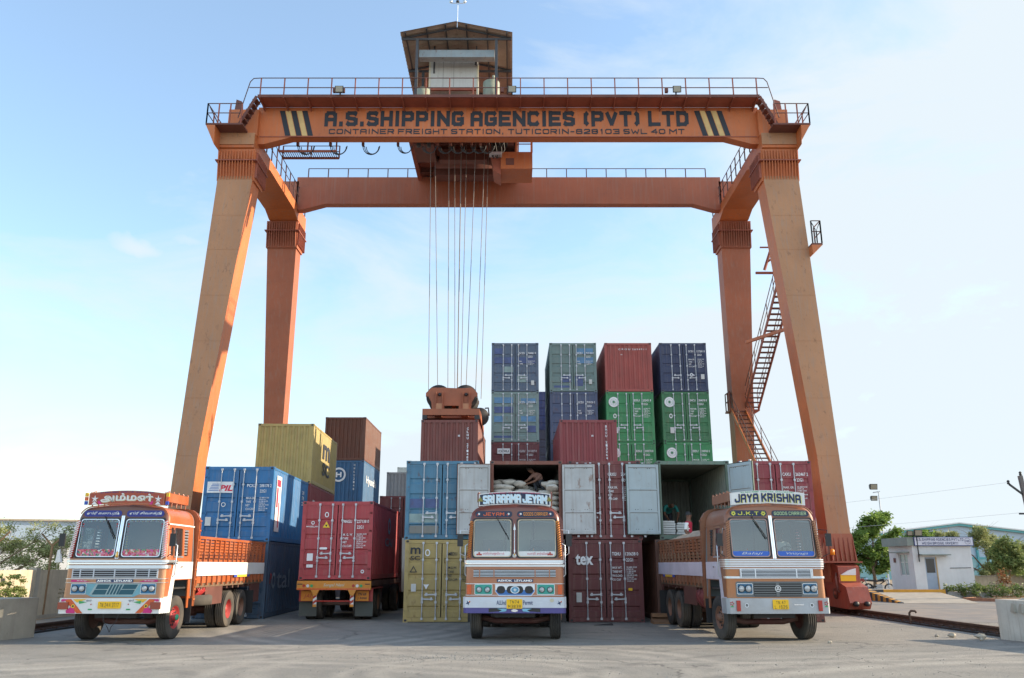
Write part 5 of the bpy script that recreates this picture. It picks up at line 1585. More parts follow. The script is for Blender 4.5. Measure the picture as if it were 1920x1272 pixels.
    for s_ in (-1, 1):
        m.bar((s_ * .92, .28, 3.42), (s_ * .92, 1.8, 3.42), .05, .22, body); 
    m.bar((-.92, 1.8, 3.42), (.92, 1.8, 3.42), .05, .22, body)
    for k in range(5):
        y = .4 + k * .32
        m.bar((-.92, y, 3.33), (.92, y, 3.33), .04, .03, body)
        for s_ in (-1, 1): m.tube([(s_ * .92, y, 3.2), (s_ * .92, y, 3.55), (s_ * .92, y + .1, 3.57), (s_ * .92, y + .12, 3.5)], .016, body, 6)
    m.build('roof_rack', cab)
    if c['id'] != 1:
        m = MB(); random.seed(c['id'])
        for k in range(7):
            pts = [(random.uniform(-.8, .8), random.uniform(.5, 1.6), random.uniform(3.45, 3.56)) for _ in range(4)]
            m.tube(pts, .022, c['cloth'], 6)
        m.hexa([(-.85, .5, 3.36), (.85, .5, 3.36), (.85, 1.7, 3.36), (-.85, 1.7, 3.36), (-.7, .6, 3.52), (.75, .6, 3.5), (.8, 1.6, 3.5), (-.75, 1.6, 3.53)], c['cloth'])
        m.build('folded_tarpaulin', cab)
    # ---- chrome bands, grille, lamps
    m = MB()
    wfull = 1.235
    def wrap(z0, z1, mt_, o_=.02, side=.5):
        m.box(-1.10, 1.10, .06 - o_, .06 + .01, z0, z1, mt_)
        for s_ in (-1, 1):
            pts = [(s_ * 1.10, .06 - o_)] + [(s_ * (1.09 + (.11 + o_) * sin(radians(a))), .17 - (.11 + o_) * cos(radians(a))) for a in (30, 60, 90)] + [(s_ * (1.20 + o_), side)]
            vs = [(x, y, z0) for x, y in pts] + [(x, y, z1) for x, y in pts] + [(x * .985, y + .01, z0) for x, y in pts] + [(x * .985, y + .01, z1) for x, y in pts]
            k = len(pts)
            m.add(vs, [(i, i + 1, k + i + 1, k + i) for i in range(k - 1)], mt_, True)
            m.add(vs, [(k + i, k + i + 1, 3 * k + i + 1, 3 * k + i) for i in range(k - 1)] + [(i, i + 1, 2 * k + i + 1, 2 * k + i) for i in range(k - 1)], mt_)
    if c['id'] == 3:
        for z in (1.745, 1.785, 1.825, 1.865, 1.905): wrap(z - .013, z + .013, ALU, .03)
        wrap(1.47, 1.52, ALU, .018, .25)
        wrap(1.69, 1.705, ALU, .018, .25)
    elif c['id'] == 1:
        wrap(1.84, 1.90, ALU, .035, .72); wrap(1.80, 1.83, CHROME, .025, .72); wrap(1.70, 1.775, ALU, .03, .3); wrap(1.455, 1.468, ALU, .012, .3); wrap(1.37, 1.378, ALU, .012, .3)
    else:
        wrap(1.83, 1.895, ALU, .04, .5); wrap(1.805, 1.825, CHROME, .025, .5); wrap(1.74, 1.79, WHITE, .03, .3); wrap(1.335, 1.348, ALU, .012, .3); wrap(1.07, 1.08, ALU, .012, .3)
    m.build('chrome_band', cab)
    # upper louvre grille
    m = MB(); gx = 1.0 if c['id'] != 3 else .88; gx0 = -gx if c['id'] != 3 else -.96 + .12
    z0, z1 = (1.495, 1.675)
    m.box(gx0 - .03, gx + .03, .045, .056, z0 - .02, z1 + .015, c['grille_frame']); m.box(gx0, gx, .04, .05, z0, z1, BLACK)
    NB = 4 if c['id'] == 1 else 5
    for k in range(NB):
        z = z0 + .022 + k * (z1 - z0 - .044) / (NB - 1)
        hb2 = .005 if c['id'] == 1 else .007
        m.box(gx0, gx, .018, .042, z - hb2, z + hb2, simple('silver_bar', (.62, .66, .70), .4) if c['id'] != 1 else GREY)
    for x in (-.82, -.5, 0.0, .5, .82) if c['id'] == 1 else (-.85, -.5, .5, .85):
        m.box(x - .012, x + .012, .012, .044, z0, z1, c['grille_frame'])
    m.build('upper_grille', cab)
    # maker's lettering
    m = MB()
    if c['id'] != 3:
        m.box(-.43, .45, .045, .056, 1.375 if c['id'] == 1 else 1.38, 1.45, simple('badge_navy', (.03, .05, .12)))
        zt_ = 1.385
        m.text('ASHOK  LEYLAND', -.41, .43, zt_ + .005, 1.44, lambda u, v, w: (u, .042, v), CHROME, bold=.03)
        if c['id'] == 1:
            for s_, a in ((-1, -1.03), (1, .58)):
                m.poly([(a, 1.39), (a + .46, 1.39), (a + .46 - (.2 if s_ < 0 else 0), 1.44), (a + (.2 if s_ > 0 else 0), 1.44)], lambda u, v, w: (u, .05, v), simple('pink_paint', (.55, .03, .18)))
                m.text('Shri Murugan', a + .14, a + .38, 1.4, 1.43, lambda u, v, w: (u, .046, v), WHITE, shear=.3)
        m.build('badge', cab)
    # lamp panel
    m = MB(); fp = lambda o_: (lambda u, v, w: (u, .06 - o_, v))
    if c['id'] == 1:
        TEAL = simple('sky_blue_paint', (.16, .36, .42)); 
        m.poly([(-1.02, 1.1), (-.62, 1.1), (-.5, 1.045), (.5, 1.045), (.62, 1.1), (1.02, 1.1), (1.02, 1.355), (-1.02, 1.355)], fp(.004), TEAL)
        m.poly([(-.56, 1.10), (-.46, 1.07), (.46, 1.07), (.62, 1.345), (-.42, 1.345)], fp(.006), simple('pale_teal', (.32, .42, .42)))
        vents = [[(-.50, 1.1), (-.18, 1.1), (-.14, 1.21), (-.44, 1.21)], [(-.43, 1.225), (-.13, 1.225), (-.08, 1.33), (-.38, 1.33)], [(.13, 1.1), (.47, 1.1), (.52, 1.21), (.18, 1.21)], [(.2, 1.225), (.53, 1.225), (.58, 1.33), (.25, 1.33)]]
        for k in range(4):
            a = -.15 + k * .075; vents.append([(a, 1.1), (a + .05, 1.1), (a + .14, 1.33), (a + .09, 1.33)])
        for v_ in vents: m.poly(v_, fp(.009), simple('dark_teal', (.02, .09, .12)))
        lamp_bg = simple('lamp_panel_blue', (.04, .16, .30)); rects = [(-1.0, -.66, 1.12, 1.34), (.66, 1.0, 1.12, 1.34)]; lz = 1.235; lr = .068; lx = (-.91, -.74, .75, .92)
    elif c['id'] == 2:
        m.poly([(-.47, 1.16), (-.38, 1.055), (.40, 1.055), (.49, 1.16), (.49, 1.33), (-.47, 1.33)], fp(.005), ALU)
        m.poly([(-.46, 1.165), (-.37, 1.065), (.39, 1.065), (.48, 1.165), (.48, 1.2), (-.46, 1.2)], fp(.008), simple('bright_blue', (.05, .16, .42)))
        for cx_, w_ in ((-.33, .1), (.01, .2), (.35, .1)):
            m.poly(rrect(cx_ - w_, cx_ + w_, 1.115, 1.29, .08, 5), fp(.012), BLACK); m.poly(rrect(cx_ - w_ + .02, cx_ + w_ - .02, 1.13, 1.275, .065, 5), fp(.014), DARK)
        m.poly(disc(.01, 1.20, .11, 24, .085), fp(.02), ALU); m.poly(disc(.01, 1.20, .09, 24, .068), fp(.023), simple('badge_blue', (.10, .30, .45))); m.poly(star(.01, 1.2, .05, .02, 4), fp(.026), WHITE)
        lamp_bg = simple('sea_green_paint', (.05, .33, .27)); rects = [(-.96, -.55, 1.10, 1.325), (.55, .96, 1.10, 1.325)]; lz = 1.205; lr = .062; lx = (-.86, -.66, .66, .86)
    else:
        GP = simple('grey_grille_plastic', (.14, .15, .15), .5)
        m.poly(rrect(-.99, 1.0, 1.045, 1.40, .05), fp(.004), GP); m.poly(rrect(-.55, .60, 1.06, 1.385, .02), fp(.006), BLACK)
        for k in range(6):
            z = 1.08 + k * .055; m.box(-.55, .60, .03, .052, z, z + .026, GP)
        m.box(-.02, .05, .025, .05, 1.06, 1.385, GP)
        m.poly(disc(.02, 1.235, .075, 24), fp(.038), WHITE, holes=[disc(.02, 1.235, .056, 22)]); m.poly(disc(.02, 1.235, .056, 22), fp(.037), BLACK)
        for k in range(3):
            a = radians(90 + 120 * k); m.poly(star(.02 + .026 * cos(a), 1.235 + .026 * sin(a), .026, .017, 4, 30 * k), fp(.040), WHITE)
        lamp_bg = simple('lamp_panel_dark_blue', (.03, .12, .22)); rects = [(-.95, -.59, 1.12, 1.345), (.64, .97, 1.12, 1.345)]; lz = 1.235; lr = .075; lx = (-.86, -.69, .73, .89)
    for (a, b_, z0, z1) in rects:
        m.poly(rrect(a, b_, z0, z1, .02), fp(.012), lamp_bg)
        m.poly(rrect(a - .012, b_ + .012, z0 - .012, z1 + .012, .025), fp(.0105), ALU)
    m.build('lamp_panel', cab)
    for x in lx:
        m = MB(); m.lathe([(0, lr + .008), (-.025, lr + .006), (-.028, lr), (-.03, lr)], BLACK, 24, 'y', (x, .048, lz))
        m.lathe([(-.02, lr), (-.035, lr * .8), (-.042, lr * .4), (-.045, 0)], LAMPG, 24, 'y', (x, .048, lz))
        m.build('headlight', cab)
    # ---- bumper
    m = MB()
    BWd = 1.235
    pts = [(-BWd, .42), (-BWd, .06), (-BWd + .06, -.03), (BWd - .06, -.03), (BWd, .06), (BWd, .42)]
    def bump(z0, z1, mt_, o_=0):
        vs = []
        for z in (z0, z1):
            vs += [(x * (1 + o_), y - o_, z) for x, y in pts]
        inn = [(x * .94, y + .05, z) for z in (z0, z1) for x, y in pts]
        k = len(pts); m.add(vs, [(i, i + 1, k + i + 1, k + i) for i in range(k - 1)], mt_)
        for q in (0, 1):
            m.add([vs[q * k + i] for i in range(k)] + [inn[q * k + i] for i in range(k)], [(i, i + 1, k + i + 1, k + i) for i in range(k - 1)], mt_)
    if c['id'] == 2:
        bump(.79, 1.035, c['bumper'], .008); bump(.665, .79, simple('violet_paint', (.09, .075, .24)), 0)
    else:
        bump(.67, 1.02, c['bumper'], .004)
    bp = m.build('bumper', root)
    fb = lambda o_: (lambda u, v, w: (u, -.036 - .008 - o_, v))
    m = MB()
    if c['id'] == 1:
        PK, OR_, GN, YL = simple('pink_paint'), IND, simple('green_paint', (.05, .35, .12)), simple('yellow_paint')
        for s_ in (-1, 1):
            f = lambda P_: [(s_ * x, z) for x, z in P_]
            m.poly(f([(1.10, 1.0), (.92, 1.0), (.62, .68), (.76, .68)]), fb(0), OR_)
            m.poly(f([(1.02, .74), (.86, .86), (.79, .68), (1.0, .68)]), fb(.001), PK)
            m.poly(f([(.88, 1.0), (.55, 1.0), (.78, .92)]), fb(.001), YL); m.poly(f([(.74, .965), (.55, .93), (.72, .89)]), fb(.002), GN)
            m.poly(f([(1.14, 1.0), (1.0, 1.0), (1.1, .94), (1.16, .95)]), fb(.001), PK)
            m.poly(disc(s_ * .86, .84, .045, 14), fb(.003), YL); m.poly(disc(s_ * .86, .84, .024, 12), fb(.004), BLACK)
            m.poly([(s_ * .45 - .05, .75), (s_ * .45 + .05, .75), (s_ * .45 + .04, .78), (s_ * .45 - .05, .78)], fb(.002), GN)
            m.poly(star(s_ * .44, .88, .025, .01, 4), fb(.002), REDL)
            m.text('ஓம்', s_ * .5 - .06, s_ * .5 + .06, .93, 1.0, fb(.002), simple('badge_navy'), bold=.0)
    elif c['id'] == 2:
        INK = simple('navy_ink', (.03, .05, .13))
        m.text('ALLInd', -.43, -.21, .86, .96, fb(.002), INK, bold=.01); m.text('Permit', .21, .44, .86, .96, fb(.002), INK, bold=.01)
        for s_ in (-1, 1):
            m.poly(disc(s_ * 1.1, .93, .03, 10), fb(.002), WHITE); m.poly(star(s_ * 1.1 - .02, .90, .06, .022, 4, 20), fb(.003), simple('badge_navy')); m.poly(disc(s_ * 1.1 + .02, .93, .018, 8), fb(.004), IND)
            m.poly([(s_ * .6 - .08, .91), (s_ * .6 + .08, .91), (s_ * .6 + .08, .918), (s_ * .6 - .08, .918)], fb(.002), ALU)
            m.poly(disc(s_ * .8, .91, .035, 12), fb(.002), ALU, holes=[disc(s_ * .8, .91, .027, 12)])
            m.poly([(s_ * .62, .775), (s_ * .3, .79 - .0), (s_ * .25, .72), (s_ * .62, .69)], lambda u, v, w: (u, -.037, v), BLACK)
            m.poly([(s_ * .18, .77), (s_ * .42, .77), (s_ * .30, .735), (s_ * .38, .69), (s_ * .2, .71)], lambda u, v, w: (u, -.041, v), simple('pale_blue', (.2, .45, .6)))
        m.poly(disc(0, .725, .08, 20, .03), lambda u, v, w: (u, -.043, v), CHROME)
        m.poly(disc(.9, .96, .05, 14, .04), fb(.003), simple('cream_paint', (.55, .5, .35)))
    else:
        for s_ in (-1, 1):
            m.poly(rrect(s_ * 1.0 - .04, s_ * 1.0 + .04, .73, .97, .01), fb(.001), REDL) if False else None
            m.poly(disc(s_ * .78, .86, .05, 18), fb(.002), ALU, holes=[disc(s_ * .78, .86, .035, 16)]); m.text('S', s_ * .78 - .02, s_ * .78 + .02, .84, .89, fb(.003), BLACK)
            for q in range(5):
                a = 2 * pi * q / 5; m.poly(disc(s_ * 1.13 + .035 * cos(a), .9 + .035 * sin(a), .016, 8), fb(.002), PINKR if 'PINKR' in globals() else REDL)
            m.poly([(s_ * 1.13 - .05, .82), (s_ * 1.13 + .05, .82), (s_ * 1.13, .86)], fb(.002), simple('green_paint', (.05, .35, .12)))
        m.poly(rrect(.35, .58, .86, .885, .01), fb(.004), CHROME)
    m.build('bumper_painting', bp)
    for s_ in (-1, 1):
        m = MB()
        if c['id'] == 1: m.box(s_ * 1.09 - .12, s_ * 1.09 + .12, -.075, -.04, .77, .93, simple('dull_red_lens', (.28, .055, .025), .3))
        elif c['id'] == 2: m.box(s_ * 1.10 - .05, s_ * 1.10 + .05, .03, .056, 1.10, 1.32, IND)
        else: m.box(s_ * .98 - .045, s_ * .98 + .045, -.07, -.036, .73, .97, REDL)
        m.build('indicator', bp if c['id'] != 2 else cab)
    # number plate
    m = MB(); lines = c['plate']; two = len(lines) == 2
    pw, pz0, pz1 = (.235, .77, .99) if two else (.27, .785, .945)
    pcx = c.get('pcx', 0)
    m.poly(rrect(pcx - pw if not two else pcx - .19, pcx + pw if not two else pcx + .19, pz0, pz1, .02), lambda u, v, w: (u, -.062 + w, v), YELPL, th=.015)
    npl = m.build('number_plate', bp)
    m = MB()
    for k, st in enumerate(lines):
        z1 = pz1 - .03 - k * .1; hh = .075 if two else .1
        ww = .15 if two else .22
        if two and k == 0: ww = .11
        m.block(st, pcx - ww, pcx + ww, z1 - hh, z1, lambda u, v, w: (u, -.066, v), LETK, .14, .5, lift=.0003)
    m.build('lettering', npl)
    # ---- interior
    m = MB(); m.box(-1.1, 1.1, .16, .5, 1.6, 1.93, SEAT); m.hexa([(-1.05, .16, 1.93), (1.05, .16, 1.93), (1.05, .5, 1.93), (-1.05, .5, 1.93), (-1.0, .18, 1.97), (1.0, .18, 1.97), (1.0, .4, 2.0), (-1.0, .4, 2.0)], SEAT)
    m.build('dashboard', cab)
    for x in (-.62, .62):
        m = MB(); m.box(x - .28, x + .28, 1.05, 1.55, 1.6, 1.75, SEAT); m.box(x - .26, x + .26, 1.5, 1.62, 1.75, 2.42, SEAT); m.build('seat', cab)
    m = MB()
    pts = [(.55 + .23 * cos(2 * pi * k / 20), .62 + .06 * sin(2 * pi * k / 20), 2.02 + .21 * sin(2 * pi * k / 20)) for k in range(21)]
    m.tube(pts, .016, BLACK, 6); m.tube([(.55, .62, 2.02), (.55, .45, 1.85)], .03, BLACK); m.build('steering_wheel', cab)
    m = MB(); m.tube([(-.25, .7, 2.9), (-.25, .75, 1.9)], .02, DARK); m.tube([(.45, 1.7, 2.9), (.45, 1.7, 1.9)], .02, DARK)
    m.tube([(-.98, .25, 2.80), (-.5, .22, 2.845), (-.1, .2, 2.80)], .01, c['garland'], 5); m.tube([(.1, .2, 2.80), (.5, .22, 2.845), (.98, .25, 2.80)], .01, c['garland'], 5)
    m.build('cab_fittings', cab)
    if c['id'] == 1:
        for s_ in (-1, 1):
            m = MB(); random.seed(40 + s_)
            for k in range(22):
                x = s_ * (.12 + k * .042); q = (simple('garland_red', (.5, .04, .05)), WHITE, simple('garland_yellow', (.7, .45, .04)))[k % 3]
                m.lathe([(-.022, 0), (-.01, .02), (.01, .02), (.022, 0)], q, 6, 'z', (x, .20, 2.84 - .03 * random.random()))
            for xx in (.14, .96):
                for k in range(10): m.lathe([(-.022, 0), (-.01, .022), (.01, .022), (.022, 0)], (MATS['garland_red'], MATS['garland_yellow'])[(k // 5) % 2], 6, 'z', (s_ * xx, .17, 2.75 - k * .06))
            m.build('garland', cab)
    # ---- mirrors
    for s_ in (-1, 1):
        m = MB(); x = s_ * 1.33
        m.tube([(s_ * 1.15, .12, 2.62), (x, .0, 2.6), (x, -.02, 2.05), (s_ * 1.2, .05, 1.98)], .011, ALU if c['id'] == 2 else BLACK, 6)
        m.box(x - .07, x + .07, -.05, -.01, 2.22, 2.52, BLACK); m.box(x - .06, x + .06, -.01, -.004, 2.23, 2.51, CHROME)
        m.build('mirror', cab)
    # ---- chassis, axles, wheels
    m = MB()
    for x in (-.42, .42): m.box(x - .05, x + .05, .1, 8.3, .82, 1.08, CHAS)
    for y in (.2, 1.9, 3.2, 5.0, 6.2, 8.2): m.box(-.42, .42, y, y + .1, .85, 1.05, CHAS)
    m.box(-.35, .35, .5, 1.6, .75, 1.2, DARK)
    for x in (-.6, .6):
        m.tube([(x, .55, .78), (x, .9, .66), (x, 1.25, .62), (x, 1.6, .66), (x, 1.95, .78)], .045, CHAS, 6)
        m.tube([(x, 4.7, .85), (x, 5.4, .7), (x, 6.7, .7), (x, 7.3, .85)], .05, CHAS, 6)
    m.box(-.5, .5, .35, .42, .55, .8, DARK)
    if c['id'] == 1: m.tube([(-.15, .02, .67), (-.12, 0, .5), (.0, -.02, .36), (.05, .0, .25)], .009, DARK, 5); m.tube([(.22, .02, .67), (.18, 0, .5), (.08, -.02, .36), (.05, .0, .25)], .009, DARK, 5)
    m.build('chassis', root)
    m = MB(); m.tube([(-.85, 1.2, .5), (-.5, 1.2, .42), (.5, 1.2, .42), (.85, 1.2, .5)], .07, CHAS, 8); m.build('front_axle', root)
    for y in (5.35, 6.6):
        m = MB(); m.tube([(-.9, y, .52), (.9, y, .52)], .09, CHAS, 8); m.lathe([(-.2, 0), (-.18, .2), (.18, .2), (.2, 0)], CHAS, 16, 'x', (0, y, .52)); m.build('rear_axle', root)
    for s_ in (-1, 1):
        wheel(root, s_ * .99, 1.2, c['rim'], s_, steer=c.get('steer', 0), hub=c.get('hub'))
        wheel(root, s_ * 1.03, 5.35, c['rim2'][0], s_, dual=True)
        wheel(root, s_ * 1.03, 6.6, c['rim2'][1], s_, dual=True)
    # ---- load bed
    z0, z1 = 1.33, 2.50
    ye = 8.55
    bed = MB(); bed.box(-1.18, 1.18, 2.12, ye, 1.2, 1.33, WOOD)
    for k in range(12): bed.box(-1.16, 1.16, 2.2 + k * .55, 2.28 + k * .55, 1.12, 1.2, CHAS)
    bd_ = bed.build('load_bed', root)
    for s_ in (-1, 1):
        m = MB()
        sb_ = lambda a, b_, y0, y1, q0, q1, mt_: m.box(min(s_ * a, s_ * b_), max(s_ * a, s_ * b_), y0, y1, q0, q1, mt_)
        sb_(1.17, 1.20, 2.12, ye, z0 - .02, 1.93, body)
        for k in range(6): sb_(1.175, 1.205, 2.12, ye, 1.97 + k * .082, 2.025 + k * .082, body)
        sb_(1.15, 1.245, 2.10, ye + .02, z1 - .04, z1 + .03, body)
        for k in range(16):
            y = 2.14 + k * (ye - 2.18) / 15
            sb_(1.2, 1.245, y - .025, y + .025, z0 - .08, z1 - .04, body)
        board = m.build('side_board', bd_)
        m = MB()
        sb2 = lambda a, b_, y0, y1, q0, q1, mt_: m.box(min(s_ * a, s_ * b_), max(s_ * a, s_ * b_), y0, y1, q0, q1, mt_)
        sb2(1.246, 1.252, 2.06, ye, 1.50, 1.86, band or WHITE)
        m.build('reflective_band', board)
        m = MB()
        for (a, b_, mt_) in ((5.3, 5.6, simple('blue_paint', (.04, .08, .40))), (5.6, 6.6, simple('yellow_paint', (.75, .45, .04))), (6.6, 6.9, simple('blue_paint'))):
            m.box(min(s_ * 1.246, s_ * 1.253), max(s_ * 1.246, s_ * 1.253), a, b_, 1.43, 1.495, mt_)
        for k in range(14):
            y = 2.35 + k * .44
            m.tube([(s_ * 1.255, y, 1.88), (s_ * 1.262, y, 2.05), (s_ * 1.262, y + .07, 2.12), (s_ * 1.262, y + .14, 2.05), (s_ * 1.262, y + .14, 1.95)], .01, DKR if c['id'] == 1 else c['rope'], 5)
        m.build('tie_hooks', board)
        # side skirt boxes between axles
        m = MB(); sb3 = lambda a, b_, y0, y1, q0, q1, mt_: m.box(min(s_ * a, s_ * b_), max(s_ * a, s_ * b_), y0, y1, q0, q1, mt_)
        sb3(1.14, 1.17, 3.1, 4.55, .72, 1.24, c['skirt'])
        sb3(1.14, 1.17, 7.35, 8.4, .62, 1.24, c['skirt'])
        m.build('side_skirt', bd_)
    m = MB(); m.box(-1.15, 1.15, ye - .03, ye, z0, z1 - .02, body); m.build('tailgate', bd_)
    # tall head board behind the cab
    m = MB()
    hb_o = [(1.24, .75), (1.24, 2.85)] + [(1.24 - .38 + .38 * cos(radians(a)), 2.85 + .38 * sin(radians(a))) for a in (22, 45, 67, 90)]
    hb_o = hb_o + [(-x, z) for x, z in reversed(hb_o)]
    hb_i = [(x * .94, 1.35 if z < 1 else (z - .07)) for x, z in hb_o]
    m.poly(hb_o, lambda u, v, w: (u, 1.97 + w, v), body, th=.05)
    m.poly(hb_o, lambda u, v, w: (u, 2.07 + w, v), body, th=.03)
    for s_ in (-1, 1):
        for k in range(9):
            z = .9 + k * .25; m.box(min(s_ * 1.19, s_ * 1.25), max(s_ * 1.19, s_ * 1.25), 1.955, 2.115, z, z + .04, body)
    m.build('head_board', bd_)
    # spare wheel, tank, mudguards
    if c['id'] == 1:
        sp = empty('spare_wheel', (1.0 - .15, 3.05, .86), 0, root); m = MB()
        m.lathe([(-.13, .27), (-.14, .44), (-.1, .52), (.1, .52), (.14, .44), (.13, .27), (-.13, .27)], RUBBER, 30, 'z', (0, 0, 0)); m.build('tyre', sp)
        m = MB(); m.lathe([(.08, .27), (0, .2), (0, 0)], c['rim'], 20, 'z'); m.build('rim', sp)
        m = MB(); random.seed(2)
        for k in range(8):
            y = 2.55 + k * .09; m.tube([(1.0, y, 1.1), (1.12, y, 1.2 + .05 * (k % 3)), (1.15, y + .1, 1.1), (1.05, y + .1, 1.0)], .025, RIMR, 6)
        m.build('red_hoses', root)
    m = MB(); tx = -1 if c['id'] != 1 else -1
    m.lathe([(-.45, 0), (-.45, .27), (-.42, .29), (-.15, .29), (-.14, .3), (-.1, .3), (-.09, .29), (.2, .29), (.21, .3), (.25, .3), (.26, .29), (.42, .29), (.45, .27), (.45, 0)], simple('maroon_tank', (.17, .03, .03)) if c['id'] == 3 else c['skirt'], 24, 'y', (tx * .92, 2.65, .95))
    m.build('fuel_tank', root)
    for s_ in (-1, 1):
        m = MB(); m.box(s_ * .98 - .3, s_ * .98 + .3, 1.78, 1.80, .35, .95, BLACK); m.build('mud_flap', root)
        m = MB(); m.box(s_ * 1.0 - .3, s_ * 1.0 + .3, 7.3, 7.32, .3, 1.0, BLACK); m.build('mud_flap', root)
    return root, cab, bd_

OR1 = mat('orange_truck_paint', (.41, .10, .027), .4, var=.12, scale=1.2, coat=.3, dust=.25, bump=.35, bscale=2.5)
CU = mat('copper_truck_paint', (.40, .165, .085), .4, .2, var=.1, scale=1.2, coat=.3, dust=.2, bump=.35, bscale=2.5)
BR1 = mat('brown_header_paint', (.135, .045, .024), .4, var=.15, coat=.3, dust=.15, bump=.3, bscale=2.5)
BR2 = mat('red_brown_header_paint', (.17, .04, .027), .4, var=.15, coat=.3, dust=.15, bump=.3, bscale=2.5)
BR3 = mat('tan_brown_truck_paint', (.27, .095, .04), .42, var=.15, coat=.3, dust=.28, bump=.35, bscale=2.5)
PALEG = simple('pale_green_cab_lining', (.48, .56, .50), .7)
GREYL = simple('grey_cab_lining', (.20, .23, .24), .7)
WB = mat('white_bumper', (.58, .62, .68), .4, var=.08, coat=.2, dust=.22, bump=.3, bscale=2.5)
FLOR = mat('floral_sun_strip', (.5, .1, .15), .6, var=.0)
# mottled flower print: many small coloured cells
def floral():
    m = bpy.data.materials.new('flower_print'); m.use_nodes = True; t = m.node_tree; t.nodes.clear(); n, l = t.nodes.new, t.links.new
    o = n('ShaderNodeOutputMaterial'); p = n('ShaderNodeBsdfPrincipled'); l(p.outputs[0], o.inputs[0])
    tcn = n('ShaderNodeTexCoord'); v = n('ShaderNodeTexVoronoi'); v.inputs['Scale'].default_value = 24; l(tcn.outputs['Object'], v.inputs['Vector'])
    sp = n('ShaderNodeSeparateColor'); l(v.outputs['Color'], sp.inputs[0])
    r = n('ShaderNodeValToRGB'); r.color_ramp.interpolation = 'CONSTANT'
    cols = [(0, (.45, .04, .06)), (.25, (.6, .12, .16)), (.45, (.12, .25, .10)), (.58, (.6, .55, .5)), (.68, (.5, .28, .2)), (.8, (.05, .08, .15)), (.9, (.55, .08, .25))]
    e = r.color_ramp.elements; e[0].position = 0; e[0].color = (*cols[0][1], 1); e[1].position = cols[1][0]; e[1].color = (*cols[1][1], 1)
    for q, c_ in cols[2:]:
        el = e.new(q); el.color = (*c_, 1)
    l(sp.outputs[0], r.inputs[0]); l(r.outputs[0], p.inputs['Base Color']); p.inputs['Roughness'].default_value = .4
    return m
FLOWER = floral()
PINKT = simple('pink_lettering', (.75, .25, .45)); REDT = simple('red_lettering', (.55, .05, .12)); ORT = simple('orange_lettering', (.75, .22, .03)); NAVY = simple('navy_panel', (.03, .04, .22)); DNAVY = simple('dark_navy_panel', (.025, .035, .07))
GOLD = simple('cream_gold_lettering', (.62, .58, .38)); YEL = simple('lime_yellow_lettering', (.62, .60, .08)); GREY = simple('silver_lettering', (.55, .58, .62)); LEMON = simple('lemon_shadow', (.70, .66, .22))
TARP = mat('pale_tarpaulin', (.42, .31, .22), .8, var=.25, scale=3)
t1, cab1, bed1 = truck(dict(id=1, x=-9.55, y=20.75, rz=radians(.8), label='orange truck on the left with a Tamil name board and an empty open bed', body=OR1, header=BR1, lower=mat('copper_band_paint', (.42, .20, .10), .4, .2, coat=.3, dust=.2, bump=.3, bscale=2.5), band=WHITE,
    inner=GREYL, bead=ALU, strip=FLOWER, strip_text=[('சாஸ்தா', PINKT, 0, .2), ('மாரியம்மன்', PINKT, 0, .2)], incense=REDL, tassel=(simple('tassel_red', (.5, .03, .03)), WHITE),
    oval=NAVY, oval_text=[('ஸ்ரீ கணபதி', WHITE, .09, .01, .25), ('ஸ்ரீ சிவசக்தி', WHITE, .07, .01, .25)], lip=OR1, board=mat('red_board', (.36, .07, .035)), board_edge=OR1,
    board_text=('அம்மன்', -.64, .64, WHITE, GOLD, .022), rim_text=NAVY, grille_frame=GREY, bumper=WHITE, plate=['TN.24 H.3717'], rim=RIMR, rim2=(RIMR, RIMO), hub=simple('green_hub', (.05, .45, .25)),
    rope=ZINC, skirt=mat('brown_skirt', (.12, .045, .035), .7, var=.2), garland=WHITE, cloth=TARP, bw=.93, steer=radians(-4)))
t2, cab2, bed2 = truck(dict(id=2, x=.06, y=21.0, rz=radians(-2.0), label='copper and brown truck in the middle seen from straight ahead', body=BR2, header=BR2, lower=CU, band=WHITE,
    inner=PALEG, bead=simple('cream_bead', (.6, .5, .35)), strip=WHITE, strip_text=[('ஸ்ரீராமஜெயம்', REDT, 0, 0), ('வாரி சர்வீஸ்', REDT, 0, 0)], incense=ORT, tassel=(simple('tassel_orange', (.7, .25, .02)), simple('tassel_maroon', (.2, .05, .02))),
    oval=DNAVY, oval_text=[('JEYAM', simple('red_gold_lettering', (.72, .14, .04)), .2, .04, .1), ('GOODS CARRIER', simple('gold_red_lettering', (.70, .26, .04)), .16, .04, 0)], lip=BR2, board=DNAVY, board_edge=WHITE,
    board_text=('SRI RAAMA JEYAM', -.80, .80, simple('ice_blue_lettering', (.60, .78, .88)), WHITE, .055), rim_text=REDT, grille_frame=CU, bumper=WB, plate=['TN74', 'M3839'], rim=RIMO, rim2=(RIMO, RIMO),
    rope=ZINC, skirt=MATS['brown_skirt'], garland=ZINC, cloth=mat('white_load_cover', (.55, .52, .46), .8), bw=.90))
